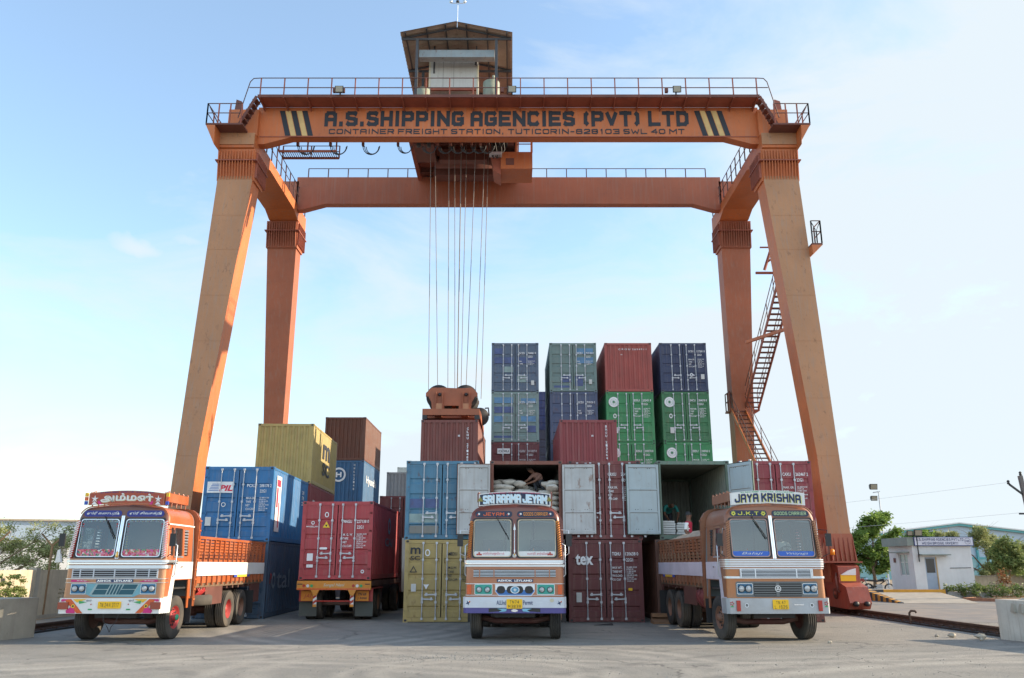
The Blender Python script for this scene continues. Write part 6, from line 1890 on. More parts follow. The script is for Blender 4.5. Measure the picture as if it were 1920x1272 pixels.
t3, cab3, bed3 = truck(dict(id=3, x=6.33, y=20.7, rz=radians(2.2), label='tan brown truck on the right with a silver bumper and a covered load', body=BR3, header=BR3, lower=mat('tan_orange_truck_paint', (.42, .16, .055), .4, .1, coat=.3, dust=.25, bump=.3, bscale=2.5), band=mat('lilac_band', (.60, .54, .60), .5, dust=.15),
    inner=GREYL, bead=simple('pink_bead', (.45, .30, .26)), strip=simple('blue_strip', (.04, .13, .50)), strip_text=[('Balaji', GREY, 0, .3), ('Vinayaga', GREY, 0, .3)], incense=REDL, tassel=(simple('brown_cord', (.2, .08, .04)), simple('brown_bead', (.35, .16, .08))),
    oval=DNAVY, oval_text=[('J.K.T', YEL, .2, .04, 0), ('GOODS CARRIER', simple('mint_lettering', (.42, .55, .30)), .06, .03, 0)], flower=YEL, lip=BR3, board=WHITE, board_edge=WHITE,
    board_text=('JAYA KRISHNA', -.83, .83, simple('navy_lettering', (.02, .035, .10)), LEMON, .075), rim_text=simple('green_paint', (.05, .35, .12)), grille_frame=ALU, bumper=mat('silver_bumper', (.40, .42, .44), .45, .3, var=.12, dust=.2, bump=.3, bscale=2.5), plate=['TN.47', 'L.1626'], rim=RIMO, rim2=(RIMO, RIMO),
    rope=mat('jute_rope', (.32, .2, .12), .9), skirt=MATS['brown_skirt'], garland=ZINC, cloth=mat('dark_bundle', (.10, .09, .08), .9), bw=.93, steer=radians(6), pcx=.03))
# lumpy tarpaulin over the right truck's load
m = MB(); random.seed(5); nx, ny = 10, 26; vs = []
for j in range(ny + 1):
    for i in range(nx + 1):
        u = i / nx * 2 - 1; y = 2.2 + j * (8.4 - 2.2) / ny
        z = 2.44 + .48 * (1 - u * u) ** .45 * (1 - .72 * (j / ny)) + random.uniform(-.03, .03) + .03 * sin(j * 1.7 + i)
        vs.append((u * 1.16, y, z))
m.add(vs, [(j * (nx + 1) + i, j * (nx + 1) + i + 1, (j + 1) * (nx + 1) + i + 1, (j + 1) * (nx + 1) + i) for j in range(ny) for i in range(nx)], TARP, True)
tp = m.build('tarpaulin', loc=t3.location, rot=(0, 0, radians(2.2))); tag(tp, 'sagging tan tarpaulin tied over the load of the right truck', 'tarpaulin')

# ------------------------------------------------------------------ parked trailer under the red container
tr = empty('container_trailer', (-5.95, 28.95, 0), RZT); tag(tr, 'flatbed trailer with a yellow painted rear beam carrying a red container', 'trailer')
YB = mat('yellow_trailer_paint', (.62, .24, .02), .5, var=.12, dust=.15)
m = MB(); m.box(-1.24, 1.24, 0, .12, .98, 1.27, YB)
for x in (-.62, .38 + .24):
    m.poly([(x - .14, .98), (x + .14, .98), (x + .05, .80), (x - .05, .80)], lambda u, v, w: (u, w, v), YB, th=.1)
rb = m.build('rear_beam', tr)
m = MB(); tf = lambda u, v, w: (u, -.008, v)
m.text('Sengal Nani', -.35, .36, 1.06, 1.19, tf, simple('cream_paint', (.55, .5, .35)), bold=.02, shear=.3); m.build('lettering', rb)
m = MB()
for x, mt_ in ((-1.0, REDL), (-.87, WHITE), (-.74, simple('green_paint')), (.66, REDL), (.79, WHITE), (.92, simple('green_paint'))):
    m.poly(disc(x, 1.11, .05, 14), tf, mt_)
m.box(-1.22, -1.05, -.006, -.003, 1.15, 1.18, BLACK); m.box(1.05, 1.22, -.006, -.003, 1.15, 1.18, BLACK)
m.poly([(-1.22, .985), (1.22, .985), (1.22, 1.03), (-1.22, 1.03)], lambda u, v, w: (u, -.004, v), IND)
m.build('lamp_cluster', rb)
for s_ in (-1, 1):
    m = MB()
    m.box(s_ * .62 - .06, s_ * .62 + .06, .04, .08, .44, .86, WHITE)
    for k in range(2):
        m.poly([(s_ * .62 - .06, .52 + k * .17), (s_ * .62 + .06, .60 + k * .17), (s_ * .62 + .06, .68 + k * .17), (s_ * .62 - .06, .60 + k * .17)], lambda u, v, w: (u, .034, v), REDL)
    m.box(s_ * .62 - .06, s_ * .62 + .06, .03, .035, .44, .52, YB); m.build('guard_post', tr)
    m = MB(); m.box(s_ * .92 - .22, s_ * .92 + .22, .25, .28, .62, .95, simple('orange_plate', (.62, .22, .02))); pl = m.build('number_plate', tr)
    m = MB()
    if s_ > 0:
        m.text('TN 69', .77, 1.06, .79, .88, lambda u, v, w: (u, .245, v), LETK, bold=.02); m.text('J 3650', .76, 1.08, .66, .75, lambda u, v, w: (u, .245, v), LETK, bold=.02)
    else:
        m.text('JAI', -1.06, -.78, .68, .84, lambda u, v, w: (u, .245, v), REDL, bold=.0, shear=.3)
    m.build('lettering', pl)
    m = MB(); m.box(s_ * .95 - .3, s_ * .95 + .3, .5, .52, .12, .62, simple('grey_mud_flap', (.09, .10, .09), .8)); m.build('mud_flap', tr)
    m = MB(); m.box(s_ * .95 - .3, s_ * .95 + .3, .45, 2.4, 1.0, 1.03, RIMR); m.box(s_ * .95 - .3, s_ * .95 + .3, .42, .45, .6, 1.03, RIMR); m.build('mudguard', tr)
    for y in (1.1, 2.35):
        wheel(tr, s_ * .98, y, RIMO, s_, dual=True)
m = MB(); m.tube([(-.62, .06, .62), (.62, .06, .62)], .025, REDL); m.build('guard_bar', tr)
m = MB()
for x in (-.45, .45): m.box(x - .06, x + .06, .12, 9.0, .95, 1.24, CHAS)
for k in range(9): m.box(-1.2, 1.2, .3 + k * .8, .4 + k * .8, 1.12, 1.285, CHAS)
for s_ in (-1, 1): m.box(min(s_ * 1.16, s_ * 1.22), max(s_ * 1.16, s_ * 1.22), .12, 6.6, 1.1, 1.26, CHAS)
m.tube([(-.9, 1.1, .52), (.9, 1.1, .52)], .08, CHAS); m.tube([(-.9, 2.35, .52), (.9, 2.35, .52)], .08, CHAS)
m.build('chassis', tr)
# its tractor, mostly hidden in front
tc_ = MB(); tc_.hexa([(-1.2, 7.2, .7), (1.2, 7.2, .7), (1.2, 9.2, .7), (-1.2, 9.2, .7), (-1.15, 7.2, 2.9), (1.15, 7.2, 2.9), (1.1, 9.0, 2.9), (-1.1, 9.0, 2.9)], BR2); tc_.build('tractor_cab', tr)
for s_ in (-1, 1):
    wheel(tr, s_ * 1.0, 6.6, RIMO, s_, dual=True); wheel(tr, s_ * 1.0, 8.6, RIMO, s_)
# ------------------------------------------------------------------ trees and plants
def leaf_mat(name, a, b, tr=.35):
    m = bpy.data.materials.new(name); m.use_nodes = True; t = m.node_tree; t.nodes.clear(); n, l = t.nodes.new, t.links.new
    o = n('ShaderNodeOutputMaterial'); d = n('ShaderNodeBsdfPrincipled'); d.inputs['Roughness'].default_value = .6; ts = n('ShaderNodeBsdfTranslucent'); mx_ = n('ShaderNodeMixShader'); mx_.inputs[0].default_value = tr
    tcn = n('ShaderNodeTexCoord'); nz_ = n('ShaderNodeTexNoise'); nz_.inputs['Scale'].default_value = 2.2; nz_.inputs['Detail'].default_value = 4
    l(tcn.outputs['Object'], nz_.inputs['Vector'])
    r = n('ShaderNodeMapRange'); r.inputs['From Min'].default_value = .35; r.inputs['From Max'].default_value = .65; l(nz_.outputs['Fac'], r.inputs['Value'])
    mc = n('ShaderNodeMix'); mc.data_type = 'RGBA'; l(r.outputs[0], mc.inputs['Factor']); mc.inputs['A'].default_value = (*a, 1); mc.inputs['B'].default_value = (*b, 1)
    l(mc.outputs['Result'], d.inputs['Base Color']); l(mc.outputs['Result'], ts.inputs[0])
    l(d.outputs[0], mx_.inputs[1]); l(ts.outputs[0], mx_.inputs[2]); l(mx_.outputs[0], o.inputs[0]); MATS[name] = m
    return m
LF1 = leaf_mat('neem_leaves', (.12, .20, .035), (.26, .38, .08))
LF2 = leaf_mat('thorn_leaves', (.21, .24, .08), (.40, .42, .18))
LF3 = leaf_mat('bush_leaves', (.11, .18, .05), (.24, .28, .09))
BARK = mat('tree_bark', (.20, .14, .09), .9, var=.3, scale=6, bump=.5)
def tree(name, loc, label, cat, blobs, n, ls, lm, trunk_h, tr_r, group=None, twig=0, seed=1, lean=(0, 0)):
    random.seed(seed)
    r = empty(name, loc); tag(r, label, cat, group)
    m = MB()
    base = Vector((0, 0, 0)); top = Vector((lean[0], lean[1], trunk_h))
    if trunk_h > 0:
        m.tube([base, base.lerp(top, .5) + Vector((.06, 0, 0)), top], [tr_r, tr_r * .8, tr_r * .6], BARK, 8)
    for (cx, cy, cz, rx, ry, rz_) in blobs:
        c = Vector((cx, cy, cz)); mid = top.lerp(c, .5) + Vector((random.uniform(-.15, .15), 0, .1))
        m.tube([top, mid, c], [tr_r * .5, tr_r * .32, tr_r * .1], BARK, 6)
        for k in range(5 + twig):
            d = Vector((random.uniform(-1, 1) * rx, random.uniform(-1, 1) * ry, random.uniform(-.6, 1) * rz_))
            m.tube([c.lerp(mid, .3), c + d * .6, c + d * (1.0 if not twig else 1.25)], [tr_r * .12, tr_r * .07, tr_r * .02], BARK, 4, False)
    m.build('trunk', r)
    m = MB(); vs = []; fs = []
    wts = [b_[3] * b_[5] * b_[4] for b_ in blobs]; tot = sum(wts)
    for (b_, w_) in zip(blobs, wts):
        cx, cy, cz, rx, ry, rz_ = b_
        clumps = []
        for k in range(max(5, int(26 * w_ / tot) + 6)):
            d = Vector((random.gauss(0, 1), random.gauss(0, 1), random.gauss(0, 1))).normalized() * (random.random() ** .45)
            clumps.append((Vector((cx + d.x * rx, cy + d.y * ry, cz + d.z * rz_)), random.uniform(.14, .34) * min(rx, rz_) + .05))
        for k in range(int(n * w_ / tot)):
            c, cr = random.choice(clumps)
            d = Vector((random.gauss(0, 1), random.gauss(0, 1), random.gauss(0, .8)))
            p = c + d * cr * .62
            a = Vector((random.gauss(0, 1), random.gauss(0, 1), random.gauss(0, .6))).normalized(); b2_ = a.orthogonal().normalized()
            b2_ = (b2_ * cos(k) + a.cross(b2_) * sin(k)); s_ = ls * random.uniform(.6, 1.3)
            q = len(vs); vs += [p - a * s_ * .5, p + b2_ * s_ * .22, p + a * s_ * .5, p - b2_ * s_ * .22]; fs.append((q, q + 1, q + 2, q + 3))
    m.add(vs, fs, lm); m.build('crown', r)
    return r
tree('neem_tree', (25.1, 60, 0), 'full green tree behind the weigh office, left of it', 'tree',
     [(-1.2, 0, 4.1, 1.2, 1.0, 1.1), (.3, 0, 4.8, 1.3, 1.0, 1.0), (-.4, 0, 3.0, 1.6, 1.1, 1.1), (1.3, 0, 3.4, 1.0, 1, 1.1), (-1.6, .2, 2.0, .9, .9, .8), (.4, .1, 1.9, 1.4, 1, .8)], 26000, .24, LF1, 1.6, .16, seed=3)
tree('neem_tree', (29.5, 62, 0), 'lower green tree showing over the roof of the weigh office', 'tree',
     [(0, 0, 3.4, 1.2, 1.0, .9), (-1.0, 0, 2.6, 1.0, 1, .8), (.8, .2, 4.1, .5, .6, .5)], 9000, .24, LF1, 1.5, .12, seed=8)
tree('thorn_tree', (31.0, 56, 0), 'olive green thorn tree with pale limbs right of the weigh office', 'tree',
     [(-1.9, 0, 3.3, 1.2, 1.0, .8), (-.4, 0, 3.6, 1.4, 1.2, .8), (1.4, 0, 3.0, 1.3, 1, .8), (-2.6, 0, 2.2, 1.2, 1, .8), (.3, 0, 2.3, 1.7, 1, .8), (2.6, 0, 2.1, 1.4, 1, .8), (-1.2, 0, 1.5, 1.4, 1, .7), (1.6, 0, 1.4, 1.5, 1, .7)], 26000, .16, LF2, 1.1, .12, twig=5, seed=5)
tree('young_tree', (27.9, 48.5, 0), 'bright green sapling standing in front of the thorn tree', 'tree',
     [(0, 0, 2.6, .8, .7, .8), (.5, 0, 2.0, .7, .7, .6), (-.4, 0, 1.8, .6, .6, .5)], 7000, .17, LF3, 1.0, .05, seed=6)
tree('thorn_bush', (30.4, 50.5, 0), 'spreading thorn bush over the wall at the right edge', 'bush',
     [(0, 0, 1.9, 1.5, 1, .7), (1.6, 0, 2.3, 1.2, 1, .7), (-1.2, 0, 1.5, .9, .8, .5)], 9000, .19, LF2, .9, .07, twig=3, seed=12)
random.seed(20)
for k in range(9):
    x = 23.5 + k * .5; y = 46.6 - .3 * (k % 3)
    tree('garden_plant', (x, y, .08), ['low green plant in the kerbed bed beside the weigh office', 'reddish dry plant in the kerbed bed beside the weigh office'][1 if k in (6, 8) else 0], 'plant',
         [(0, 0, .4 if k != 6 else .8, .42, .3, .35 if k != 6 else .7)], 340, .14, LF3 if k != 6 else leaf_mat('red_leaves', (.25, .07, .04), (.22, .16, .05)), .15, .03, group='plants in the kerbed bed', seed=30 + k)
# left side thorn trees overhanging the wall
tree('thorn_tree', (-19.2, 30.5, 0), 'feathery thorn tree spreading over the left wall beside the forked posts', 'tree',
     [(-2.4, 0, 2.1, 1.3, .9, .55), (-.6, 0, 2.3, 1.4, 1.0, .6), (1.3, 0, 2.5, 1.3, .9, .7), (2.7, -.3, 2.8, .7, .7, .5), (.8, -.4, 1.5, 1.3, .7, .5), (-1.6, -.4, 1.3, 1.1, .7, .4), (2.5, -.4, 1.9, .8, .6, .5)], 12000, .085, LF2, .8, .09, twig=9, seed=15)
tree('thorn_tree', (-24.5, 41, 0), 'darker thorn tree further behind the left wall', 'tree',
     [(0, 0, 2.6, 1.8, 1.2, .9), (2.4, 0, 2.3, 1.6, 1.2, .8), (4.2, 0, 3.0, 1.2, 1.2, .9), (-2.2, 0, 2.0, 1.6, 1, .7)], 9000, .13, LF2, 1.0, .1, twig=6, seed=16)
tree('hanging_creeper', (-15.85, 26.0, 0), 'thin sunlit creeper trailing down the face of the left wall', 'plant',
     [(0, 0, 1.2, .16, 1.0, .5), (.0, 1.6, 1.0, .16, .9, .5)], 2500, .1, LF3, .5, .03, twig=3, seed=18)

# ------------------------------------------------------------------ left wall, posts, warehouse
WALL = mat('rendered_wall', (.52, .44, .32), .9, var=.2, scale=1.4, bump=.4, streak=.5)
def wall(name, a, b, h, th, n, label, breeze=False):
    a, b = Vector((*a, 0)), Vector((*b, 0)); d = b - a; ang = atan2(d.y, d.x)
    r = empty(name, a, ang); tag(r, label, 'wall'); ln = d.length
    m = MB(); holes = []
    outer = [(0, 0), (ln, 0), (ln, h), (0, h)]
    if breeze:
        for k in range(int(ln / 3.0)):
            for j in range(3):
                for q in range(2):
                    x = 1.2 + k * 3 + q * .34; z = .62 + j * .14; holes.append([(x, z), (x + .26, z), (x + .26, z + .06), (x, z + .06)])
    m.poly(outer, lambda u, v, w: (u, w, v), WALL, th=th, holes=holes); m.build('wall_panel', r)
    for k in range(n + 1):
        x = ln * k / n; m = MB(); m.box(x - .14, x + .14, -.04, th + .04, 0, h + .07, CONC); m.build('pilaster', r)
    m = MB(); m.box(-.1, ln + .1, -.03, th + .03, h + .003, h + .05, CONC) if not breeze else m.box(-.1, ln + .1, -.05, th + .05, 0, .12, CONC); m.build('coping', r)
    return r
wall('boundary_wall', (-15.95, 18.0), (-16.6, 44.0), 1.62, .18, 9, 'sunlit plastered boundary wall with vent slots along the left rail', breeze=True)
wall('boundary_wall', (26.5, 52.2), (48, 49.5), 1.12, .16, 8, 'tan boundary wall behind the flower bed on the right')
POSTM = mat('rusty_angle_iron', (.28, .17, .09), .8, var=.2)
for k, (x, y, lb) in enumerate(((-17.0, 28.2, 'forked rusty fence post at the left edge'), (-16.25, 30.3, 'forked rusty fence post nearer the left truck'))):
    m = MB(); m.bar((0, 0, 0), (0, 0, 2.45), .06, .06, POSTM, up=(0, 1, 0)); m.bar((0, 0, 2.43), (-.42, 0, 2.85), .045, .045, POSTM); m.bar((0, 0, 2.43), (.42, 0, 2.85), .045, .045, POSTM)
    m.bar((0, .02, 1.0), (-.5, .1, 1.7), .03, .03, POSTM)
    tag(m.build('fence_post', loc=(x, y, 0)), lb, 'fence post', 'forked posts on the left wall')
m = MB()
random.seed(2)
m.hexa([(-.1, -.03, 0), (.1, -.03, .02), (.12, .05, 0), (-.08, .05, 0), (-.06, -.03, .42), (.02, -.03, .45), (.03, .03, .45), (-.05, .03, .42)], WHITE)
tag(m.build('plastic_bag', loc=(-15.7, 29.8, 1.86)), 'torn white plastic bag caught in the thorn branches', 'plastic bag')
SHEETB = mat('pale_blue_cladding', (.38, .47, .55), .5, var=.05, stretch=(6, 6, .2)); SHEETW = mat('white_cladding', (.66, .66, .64), .5, var=.05)
TEALM = simple('teal_trim', (.10, .34, .36), .5)
wh = empty('warehouse', (-84, 76, 0)); tag(wh, 'long white warehouse with a pale blue upper band behind the left trees', 'warehouse')
m = MB(); m.hexa([(0, 0, 0), (62, 22, 0), (62, 50, 0), (0, 40, 0), (0, 0, 6.2), (62, 22, 6.2), (62, 50, 6.2), (0, 40, 6.2)], SHEETW); m.build('wall', wh)
m = MB(); m.hexa([(0, -.06, 4.3), (62, 21.94, 4.3), (62, 22.0, 4.3), (0, 0, 4.3), (0, -.06, 6.2), (62, 21.94, 6.2), (62, 22, 6.2), (0, 0, 6.2)], SHEETB); m.build('upper_cladding', wh)
m = MB(); m.hexa([(-1, -.35, 6.2), (63, 21.7, 6.2), (63, 52, 6.9), (-1, 40, 6.9), (-1, -.35, 6.38), (63, 21.7, 6.38), (63, 52, 7.2), (-1, 40, 7.2)], mat('tan_roof_edge', (.45, .38, .28), .7)); m.build('roof', wh)
for k in range(16):
    f = (k + .5) / 16; x, y = 62 * f, 22 * f
    m = MB(); m.hexa([(x - .9, y - .38, 2.9), (x + .9, y + .26, 2.9), (x + .9, y + .3, 2.9), (x - .9, y - .3, 2.9), (x - .9, y - .38, 3.9), (x + .9, y + .26, 3.9), (x + .9, y + .3, 3.9), (x - .9, y - .3, 3.9)], simple('grey_window', (.22, .22, .20), .4)); m.build('window', wh)

# ------------------------------------------------------------------ right background
g = empty('gabled_warehouse', (57.5, 110, 0)); tag(g, 'wide pale blue gabled warehouse with teal trim far behind the weigh office', 'warehouse')
m = MB(); gp = [(-22, 0), (24, 0), (24, 4.0), (0, 6.75), (-22, 4.0)]
m.poly(gp, lambda u, v, w: (u, w, v), SHEETB, th=30); m.build('wall', g)
m = MB()
m.bar((-22.5, -.3, 4.1), (0, -.3, 6.85), .3, .35, TEALM); m.bar((0, -.3, 6.85), (24.5, -.3, 4.0), .3, .35, TEALM)
for x in (-14, -6, 2, 10, 18): m.bar((x, -.12, .2), (x, -.12, 6.75 - abs(x) * .122), .2, .5, TEALM, up=(0, 1, 0))
m.box(-22, 24, -.15, -.02, 2.5, 2.75, TEALM); m.box(-22, 24, -.1, -.02, .0, 2.5, mat('teal_lower_cladding', (.24, .42, .42), .5)); m.build('trim', g)
m = MB(); m.hexa([(-22.6, -.6, 4.2), (0, -.6, 6.95), (0, 30, 6.95), (-22.6, 30, 4.2), (-22.6, -.6, 4.35), (0, -.6, 7.1), (0, 30, 7.1), (-22.6, 30, 4.35)], SHEETW)
m.hexa([(0, -.6, 6.95), (24.6, -.6, 4.1), (24.6, 30, 4.1), (0, 30, 6.95), (0, -.6, 7.1), (24.6, -.6, 4.25), (24.6, 30, 4.25), (0, 30, 7.1)], SHEETW); m.build('roof', g)

# weigh office on its raised deck, ramp with striped side
OW = mat('office_wall_paint', (.64, .64, .63), .8, var=.1, scale=1.0, bump=.15, streak=.08)
OFG = mat('office_fascia', (.24, .28, .25), .8, var=.12, streak=.3)
of = empty('weigh_office', (22.2, 47.6, .42)); tag(of, 'small white flat roofed weigh office with a name board and a blue door', 'office')
m = MB()
door_h = [(.62, .02), (1.28, .02), (1.28, 1.78), (.62, 1.78)]
m.poly([(0, 0), (3.25, 0), (3.25, 2.4), (0, 2.4)], lambda u, v, w: (u, w, v), OW, th=.2, holes=[door_h])
win_h = [(.7, .8), (1.8, .8), (1.8, 1.95), (.7, 1.95)]
m.poly([(.201, 0), (3.0, 0), (3.0, 2.4), (.201, 2.4)], lambda u, v, w: (w, u, v), OW, th=.2, holes=[win_h])
m.box(3.05, 3.25, .201, 3.0, 0, 2.4, OW); m.box(.2, 3.05, 2.8, 3.0, 0, 2.4, OW); m.box(-.02, 3.27, .2, 3.0, -.42, -.001, CONC)
wl = m.build('wall', of)
m = MB(); m.box(-.28, 3.35, -.10, 3.2, 2.4, 2.86, OFG); rf_ = m.build('roof', of)
m = MB(); m.box(.08, 3.37, -.16, -.11, 2.38, 2.88, simple('navy_sign_edge', (.03, .05, .16))); m.box(.12, 3.33, -.165, -.15, 2.42, 2.84, simple('sign_white', (.62, .62, .68)))
ns = m.build('name_board', of); m = MB(); nf = lambda u, v, w: (u, -.17, v); SGN = simple('sign_navy', (.04, .05, .14))
m.block('A.S.SHIPPING AGENCIES PVT LTD', .2, 2.82, 2.655, 2.80, nf, SGN, .2, .35); m.block('WEIGH BRIDGE (AVERY)', .5, 2.5, 2.455, 2.60, nf, SGN, .2, .35)
m.text('100', 2.93, 3.15, 2.58, 2.70, nf, SGN, bold=.02); m.poly(disc(3.04, 2.64, .17, 24), lambda u, v, w: (u, -.169, v), SGN, holes=[disc(3.04, 2.64, .155, 24)]); m.build('lettering', ns)
m = MB(); m.box(.3, 1.9, -.45, .0, 1.88, 1.94, OFG); m.build('canopy', of)
m = MB(); m.box(-.4, .0, .4, 2.1, 2.02, 2.08, OFG); m.build('canopy', of)
m = MB(); m.box(.62, 1.24, .06, .10, .02, 1.78, mat('blue_grey_door', (.30, .36, .44), .5)); m.box(1.24, 1.28, .02, .12, .02, 1.78, STRY); dd = m.build('door', of)
m = MB(); m.box(.70, 1.16, .05, .058, .95, 1.70, simple('dark_glass', (.04, .035, .03), .1)); m.build('door_glass', dd)
m = MB(); m.box(.08, .1, .7, 1.8, .8, 1.95, simple('reflecting_pane', (.25, .35, .36), .1)); wn_ = m.build('window', of)
m = MB()
for y in (.7, 1.22, 1.76): m.box(.05, .08, y, y + .04, .8, 1.95, WHITE)
for z in (.8, 1.5, 1.92): m.box(.05, .078, .7, 1.8, z, z + .03, WHITE)
m.build('window_frame', wn_)
m = MB(); m.tube([(1.95, -.04, 1.2), (3.1, -.04, 1.22)], .015, BLACK, 5); m.box(-.05, .0, 2.2, 2.4, 1.5, 1.75, DKR); m.build('conduit', of)
m = MB(); m.bar((0, 0, -.9), (0, 0, .55), .05, .05, BLACK, up=(0, 1, 0)); flood(m, .02, -.1, .68, s=.85); flood(m, -.38, 0, .66, s=.6); m.bar((-.4, 0, .5), (.1, 0, .5), .04, .04, BLACK)
tag(m.build('floodlight', loc=(22.45, 47.45, 2.85)), 'pair of black floodlights on a short post in front of the weigh office', 'floodlight')
DECKC = mat('weighbridge_deck', (.30, .29, .27), .9, var=.15, bump=.2)
KY = mat('kerb_yellow', (.55, .27, .03), .7, var=.15); KB = mat('kerb_black', (.04, .045, .05), .7, var=.2)
wb = empty('weighbridge', (17.8, 46.3, 0)); tag(wb, 'raised concrete weighbridge with a painted edge and a sloping ramp', 'weighbridge')
m = MB(); m.box(-.6, 7.8, .1, 6.0, 0, .40, DECKC); m.build('deck', wb)
m = MB(); m.box(-.6, 2.0, 0, .22, .0, .52, KB); m.box(2.0, 5.3, 0, .22, .0, .52, KY); m.box(5.3, 5.4, 0, .22, 0, .52, KB); m.build('painted_kerb', wb)
m = MB(); m.hexa([(1.0, -4.5, .0), (4.6, -4.5, .0), (5.0, -.003, .0), (1.3, -.003, .0), (1.0, -4.5, .02), (4.6, -4.5, .02), (5.0, -.003, .38), (1.3, -.003, .38)], mat('ramp_concrete', (.34, .31, .26), .9, var=.15, bump=.2)); m.build('ramp', wb)
m = MB()
for k in range(14):
    f0, f1 = k / 14, (k + 1) / 14
    y0, y1 = -4.5 + 4.45 * f0, -4.5 + 4.45 * f1
    h0, h1 = .04 + .50 * f0, .04 + .50 * f1
    m.hexa([(.82, y0, 0), (.99 + .3 * f0, y0, 0), (.99 + .3 * f1, y1, 0), (.82, y1, 0), (.82, y0, h0), (.99 + .3 * f0, y0, h0), (.99 + .3 * f1, y1, h1), (.82, y1, h1)], KY if k % 2 else KB)
for k in range(7): m.box(-.6 + k * .2, -.4 + k * .2, -.05, -.003, 0, .42, KY if k % 2 else KB)
m.build('striped_side', wb)
m = MB(); 
bed_o = [(23.3, 44.9), (24.6, 43.6), (34, 43.2), (34, 47.0), (25.8, 47.2)]
m.poly(bed_o, lambda u, v, w: (u, v, .02 + w), SOIL, th=.09)
for a, b_ in zip(bed_o, bed_o[1:] + bed_o[:1]): m.bar((*a, .08), (*b_, .08), .14, .16, mat('brick_kerb', (.30, .15, .09), .9, var=.3, scale=6))
tag(m.build('flower_bed'), kind='structure')
m = MB(); m.tube([(0, 0, 0), (0, 0, 8.1)], [.09, .05], ZINC, 8); m.tube([(-.5, 0, 8.0), (.12, 0, 8.1)], .04, ZINC); m.tube([(-.2, 0, 5.9), (.3, 0, 5.9)], .03, ZINC)
flood(m, -.55, -.2, 8.5, s=1.3); flood(m, -.6, -.2, 7.5, s=1.1)
tag(m.build('floodlight_mast', loc=(32.6, 75, 0)), 'tall thin mast with two floodlights rising behind the green tree', 'lamp mast')
# power pole and its wires
m = MB(); m.bar((.3, 0, 0), (-.15, 0, 6.3), .18, .18, mat('concrete_pole', (.16, .14, .13), .8), up=(0, 1, 0)); m.bar((-.05, 0, 5.25), (-.85, -.1, 5.85), .07, .09, BLACK); m.bar((-.05, 0, 5.25), (.75, -.1, 5.85), .07, .09, BLACK)
m.bar((-.5, 0, 4.35), (.4, 0, 4.35), .07, .09, BLACK)
for x, z in ((-.85, 5.85), (.75, 5.85), (-.15, 6.3)): m.lathe([(0, .05), (.05, .08), (.1, .05), (.16, .08), (.22, .03)], DARK, 8, 'z', (x, -.05, z))
pp = m.build('power_pole', loc=(26.8, 44.0, 0)); tag(pp, 'leaning dark power pole with a forked crossarm at the right edge', 'utility pole')
m = MB()
for (a, b_) in (((25.95, 43.9, 5.95), (-2, 140, 9)), ((26.4, 44.0, 4.4), (-2, 140, 7))):
    a, b_ = Vector(a), Vector(b_); m.tube([a.lerp(b_, k / 14) - Vector((0, 0, 1.2 * 4 * (k / 14) * (1 - k / 14))) for k in range(15)], .007, simple('grey_wire', (.75, .76, .77)), 4)
tag(m.build('overhead_wire'), 'thin overhead wires running left from the power pole', 'cable')

# parked motorcycles beside the office
def bike(loc, rz, label, colr):
    r = empty('motorcycle', loc, rz); tag(r, label, 'motorcycle', 'motorcycles parked beside the weigh office')
    for y in (-.62, .62):
        m = MB(); m.lathe([(-.05, .24), (-.05, .3), (0, .31), (.05, .3), (.05, .24), (-.05, .24)], RUBBER, 20, 'x', (0, y, .31))
        for k in range(6): m.tube([(0, y, .31), (0, y + .24 * cos(k), .31 + .24 * sin(k))], .008, ALU, 4, False)
        m.build('wheel', r)
    m = MB(); m.tube([(0, -.62, .31), (0, -.42, .85)], .03, CHROME); m.tube([(0, -.45, .8), (0, .1, .45), (0, .62, .35)], .03, BLACK); m.cbox((0, .0, .42), (.22, .34, .28), ALU); m.tube([(.12, .1, .3), (.12, .75, .35)], .04, CHROME); m.build('frame', r)
    m = MB(); m.hexa([(-.12, -.35, .72), (.12, -.35, .72), (.1, .08, .72), (-.1, .08, .72), (-.08, -.3, .92), (.08, -.3, .92), (.06, .05, .82), (-.06, .05, .82)], colr); m.build('fuel_tank', r)
    m = MB(); m.hexa([(-.12, .05, .7), (.12, .05, .7), (.1, .75, .75), (-.1, .75, .75), (-.1, .08, .8), (.1, .08, .8), (.08, .72, .86), (-.08, .72, .86)], BLACK); m.build('seat', r)
    m = MB(); m.tube([(-.33, -.3, .98), (0, -.42, .95), (.33, -.3, .98)], .018, BLACK, 6); m.lathe([(-.06, .09), (0, .08), (.05, 0)], CHROME, 12, 'y', (0, -.52, .85)); m.build('handlebar', r)
bike((23.1, 54.6, .05), radians(85), 'black motorcycle parked nearer the weigh office', BLACK)
bike((22.1, 55.2, .05), radians(100), 'red motorcycle parked left of the black one', REDL)

